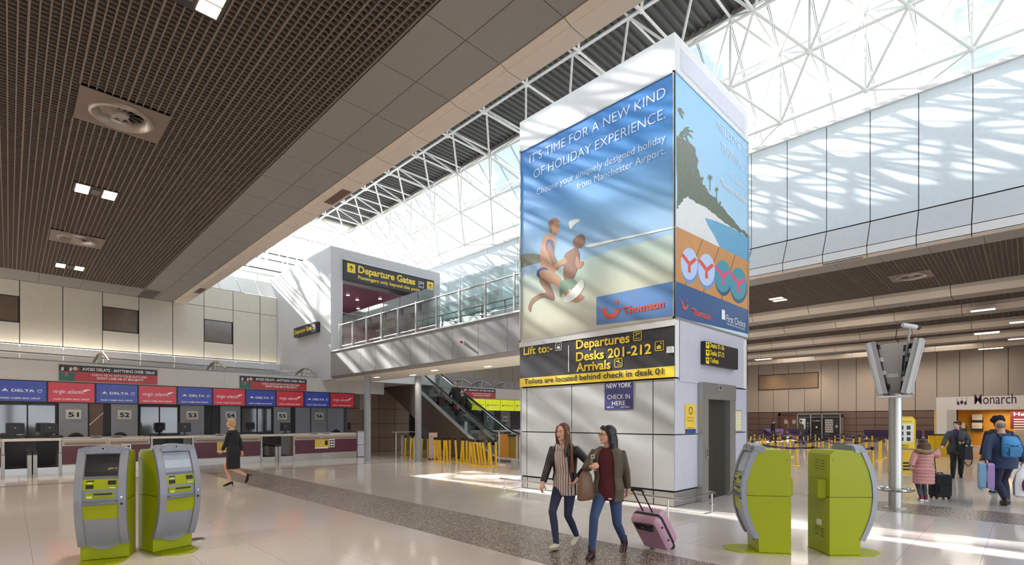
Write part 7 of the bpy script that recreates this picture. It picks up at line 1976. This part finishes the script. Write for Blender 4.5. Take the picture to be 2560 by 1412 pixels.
man = a
hl = man.root_pt + Matrix.Rotation(man.rot, 3, 'Z') @ (man.arms[-1][2] * man.s)
ls = thing('suitcase', 'small lilac and blue hard suitcase carried by the man in navy', 'suitcase', (hl.x, hl.y, 0))
F = frame((hl.x, hl.y, hl.z - .53), RC * .62 + FCm * .78)
LILC, LBLU = mat('suitcase_lilac', '#a78cc4', .35), mat('suitcase_pale_blue', '#7fa6c9', .35)
for z0, z1, m, nm in ((.0, .11, LILC, 'front_shell'), (-.12, -.005, LBLU, 'rear_shell')):
    MB().prism([(-.17, .02), (-.13, 0), (.13, 0), (.17, .02), (.18, .25), (.17, .46), (.13, .49), (-.13, .49), (-.17, .46), (-.18, .25)], F, z0, z1).build(nm, m, ls, bevel=.012)
MB().prism([(-.172, .02), (.172, .02), (.172, .47), (-.172, .47)], F, -.006, .001).build('zip_band', CHAR, ls)
MB().tube([F @ Vector((-.06, .49, -.01)), F @ Vector((-.05, .53, -.01)), F @ Vector((.05, .53, -.01)), F @ Vector((.06, .49, -.01))], .012, 8).build('top_handle', CHAR, ls, smooth=True)
for x in (-.13, .13):
    for z in (-.08, .08): MB().tube([F @ Vector((x - .012, -.015, z)), F @ Vector((x + .012, -.015, z))], .028, 10).build('wheel', LBLU, ls)
hr = man.root_pt + Matrix.Rotation(man.rot, 3, 'Z') @ (man.arms[1][2] * man.s)
cb = thing('carrier_bag', 'white carrier bag with a magenta emblem in the hand of the man in navy', 'bag', (hr.x, hr.y, 0))
F = frame((hr.x, hr.y, hr.z - .72), RC)
R = []
for z, w_, d_ in ((.02, .14, .05), (.06, .19, .10), (.3, .20, .10), (.5, .15, .06), (.6, .05, .03), (.68, .03, .02)):
    R.append([F @ Vector((w_ * math.cos(t_) * (1 + .05 * math.sin(5 * t_)), z, d_ * math.sin(t_))) for t_ in [2 * PI * k / 20 for k in range(20)]])
MB().loft(R).build('bag_body', mat('carrier_white', '#dcd9d8', .4, var=.06), cb, smooth=True)
b = MB(); R = []
MB().tube([F @ Vector((-.02 + .1 * math.cos(t_), .27 + .14 * math.sin(t_), .115)) for t_ in [.9 + 4.6 * k / 14 for k in range(15)]], .03, 8, radii=[(.03, .006)] * 15).build('magenta_emblem', mat('emblem_magenta', '#a82a72', .4), cb)

# --- man half hidden behind
a = Human('young man with short black afro hair standing behind the man in navy', 2498, 1232, FCm + RC * .3, 1.0, male=True, hz=.92, voxel=.014, skin=SK3)
a.leg(1, (.10, .03, .085)); a.leg(-1, (-.10, -.03, .085)); a.arm(1, (.30, .05, .80), (.4, -1, 0), (0, 1, 0), .4); a.arm(-1, (-.30, .05, .80), (-.4, -1, 0), (0, 1, 0), .4)
a.body(); a.hair([('e', (0, -.015, .065), (.125, .125, .10)), ('e', (-.08, 0, .06), (.06, .07, .06)), ('e', (.08, 0, .06), (.06, .07, .06)), ('e', (.03, -.03, .13), (.07, .07, .05)), ('e', (-.05, -.02, .12), (.06, .07, .05))], mat('hair_afro', '#141214', .9, var=.3, scale=60, bump=1.0), .014, 1)
a.top('jacket', mat('jacket_ink', '#1e2230', .8), [-.16, 0, .14, .28, .38, .47, .54], .04, g=.026)
b = MB(); c = a.tors(a.hz + .5) + Vector((0, -.09, a.hz + .52)); b.ell(c, (.06, .03, .06), 10, 8); bake('shirt_collar', b, WHITE, a.o, a.s)
a.trousers(BLKC, 1.25); a.shoe(1, BRS, CHAR); a.shoe(-1, BRS, CHAR)
c2 = thing('carton', 'small brown carton bag hanging behind the legs of the man in navy', 'bag', onZ(2503, 1235))
q = a.root_pt + Matrix.Rotation(a.rot, 3, 'Z') @ (a.arms[1][2] * a.s) - Vector((0, 0, .34)); F = frame(q, RC); MB().prism([(-.13, -.15), (.13, -.15), (.12, .14), (-.12, .14)], F, -.06, .06).build('bag_body', TAN, c2, bevel=.01); MB().tube([F @ Vector((-.06, .14, 0)), F @ Vector((0, .26, 0)), F @ Vector((.06, .14, 0))], .008, 6).build('bag_handle', TAN, c2)

# --- escalator riders
def rider(px, lab, Xr, step, s_, hairm, suit):
    y = EYB_ + .4 * step + .2; z = ez(EYB_ + .4 * step) + .1
    a = Human(lab, Xr, y, (0, 1), s_, male=True, hz=.92, voxel=.015, skin=SK2, z0=z)
    a.leg(1, (.09, .06, .085)); a.leg(-1, (-.09, -.04, .085)); a.arm(1, (.28, .12, .95), (.5, -1, 0), (0, 1, 0), .6); a.arm(-1, (-.30, .18, .98), (-.5, -1, 0), (0, 1, 0), .6)
    a.body(); a.hair([('e', (0, -.035, -.005), (.079, .080, .058))], hairm, .016, 1)
    a.top('coat', suit, [-.35, -.16, 0, .14, .28, .38, .47, .54], lambda z: .06 if z < 0 else .04, g=.026)
    a.trousers(suit, 1.25); a.shoe(1, SHB, SHB); a.shoe(-1, SHB, SHB); return a
ra = rider(0, 'bald man in a black suit, higher of the two escalator riders', 15.1, 8, .93, mat('hair_sand', '#9a7f66', .8), BLKC)
rb = rider(0, 'man in a long black coat, lower of the two escalator riders', 14.85, 6, .92, mat('hair_mouse', '#5f4f42', .8), mat('coat_black', '#151517', .8))
g = thing('shoulder_bag', 'black round travel bag on the back of the lower escalator rider', 'bag', rb.root_pt)
q = rb.root_pt + Vector((.24, -.16, .86)); MB().ell(q, (.17, .13, .25), 14, 10).build('bag_body', BLKC, g, smooth=True); MB().tube([q + Vector((0, 0, .2)), q + Vector((-.1, .1, .5))], .015, 6).build('strap', BLKC, g)
g = thing('suitcase', 'plum red suitcase on the escalator step above the riders', 'suitcase', (14.8, EYB_ + 4.2, ez(EYB_ + 4.0) + .1))
z = ez(EYB_ + 4.0) + .1; MB().box(14.62, 15.0, EYB_ + 4.05, EYB_ + 4.3, z + .04, z + .55).build('case_body', mat('suitcase_plum', '#6b2238', .6), g, bevel=.03); MB().box(14.75, 14.87, EYB_ + 4.15, EYB_ + 4.18, z + .55, z + .9).build('pull_handle', BLACK, g)
for x in (14.68, 14.94): MB().tube([(x - .01, EYB_ + 4.17, z + .03), (x + .01, EYB_ + 4.17, z + .03)], .03, 10).build('wheel', CHAR, g)

# --- far walkers by the vending machines
for px, py, lab, m, hm, fw in ((1932, 1107, 'distant woman in black walking left of the brown door', BLKC, hb, RC), (2003, 1110, 'distant man in a grey jacket passing the drinks machine', mat('jacket_grey_far', '#55504c', .8), hk, -RC)):
    a = Human(lab, px, py, fw, 1.0, male=px > 2000, hz=.92, voxel=.02, skin=SK2)
    a.leg(1, (.08, .15, .085)); a.leg(-1, (-.08, -.18, .12), -.3); a.arm(1, (.25, -.1, .80), (.4, -1, 0), (0, 1, 0), .4); a.arm(-1, (-.25, .15, .85), (-.4, -1, 0), (0, 1, 0), .4)
    a.body(); a.hair([('e', (0, -.028, .03), (.09, .102, .098))], hm, .02, 1); a.top('jacket', m, [-.16, 0, .14, .28, .38, .47, .54], .035, g=.02, voxel=.02)
    a.trousers(DENIM2 if px > 2000 else BLKC, 1.1); a.shoe(1, SHB, SHB); a.shoe(-1, SHB, SHB)
fit_texts()
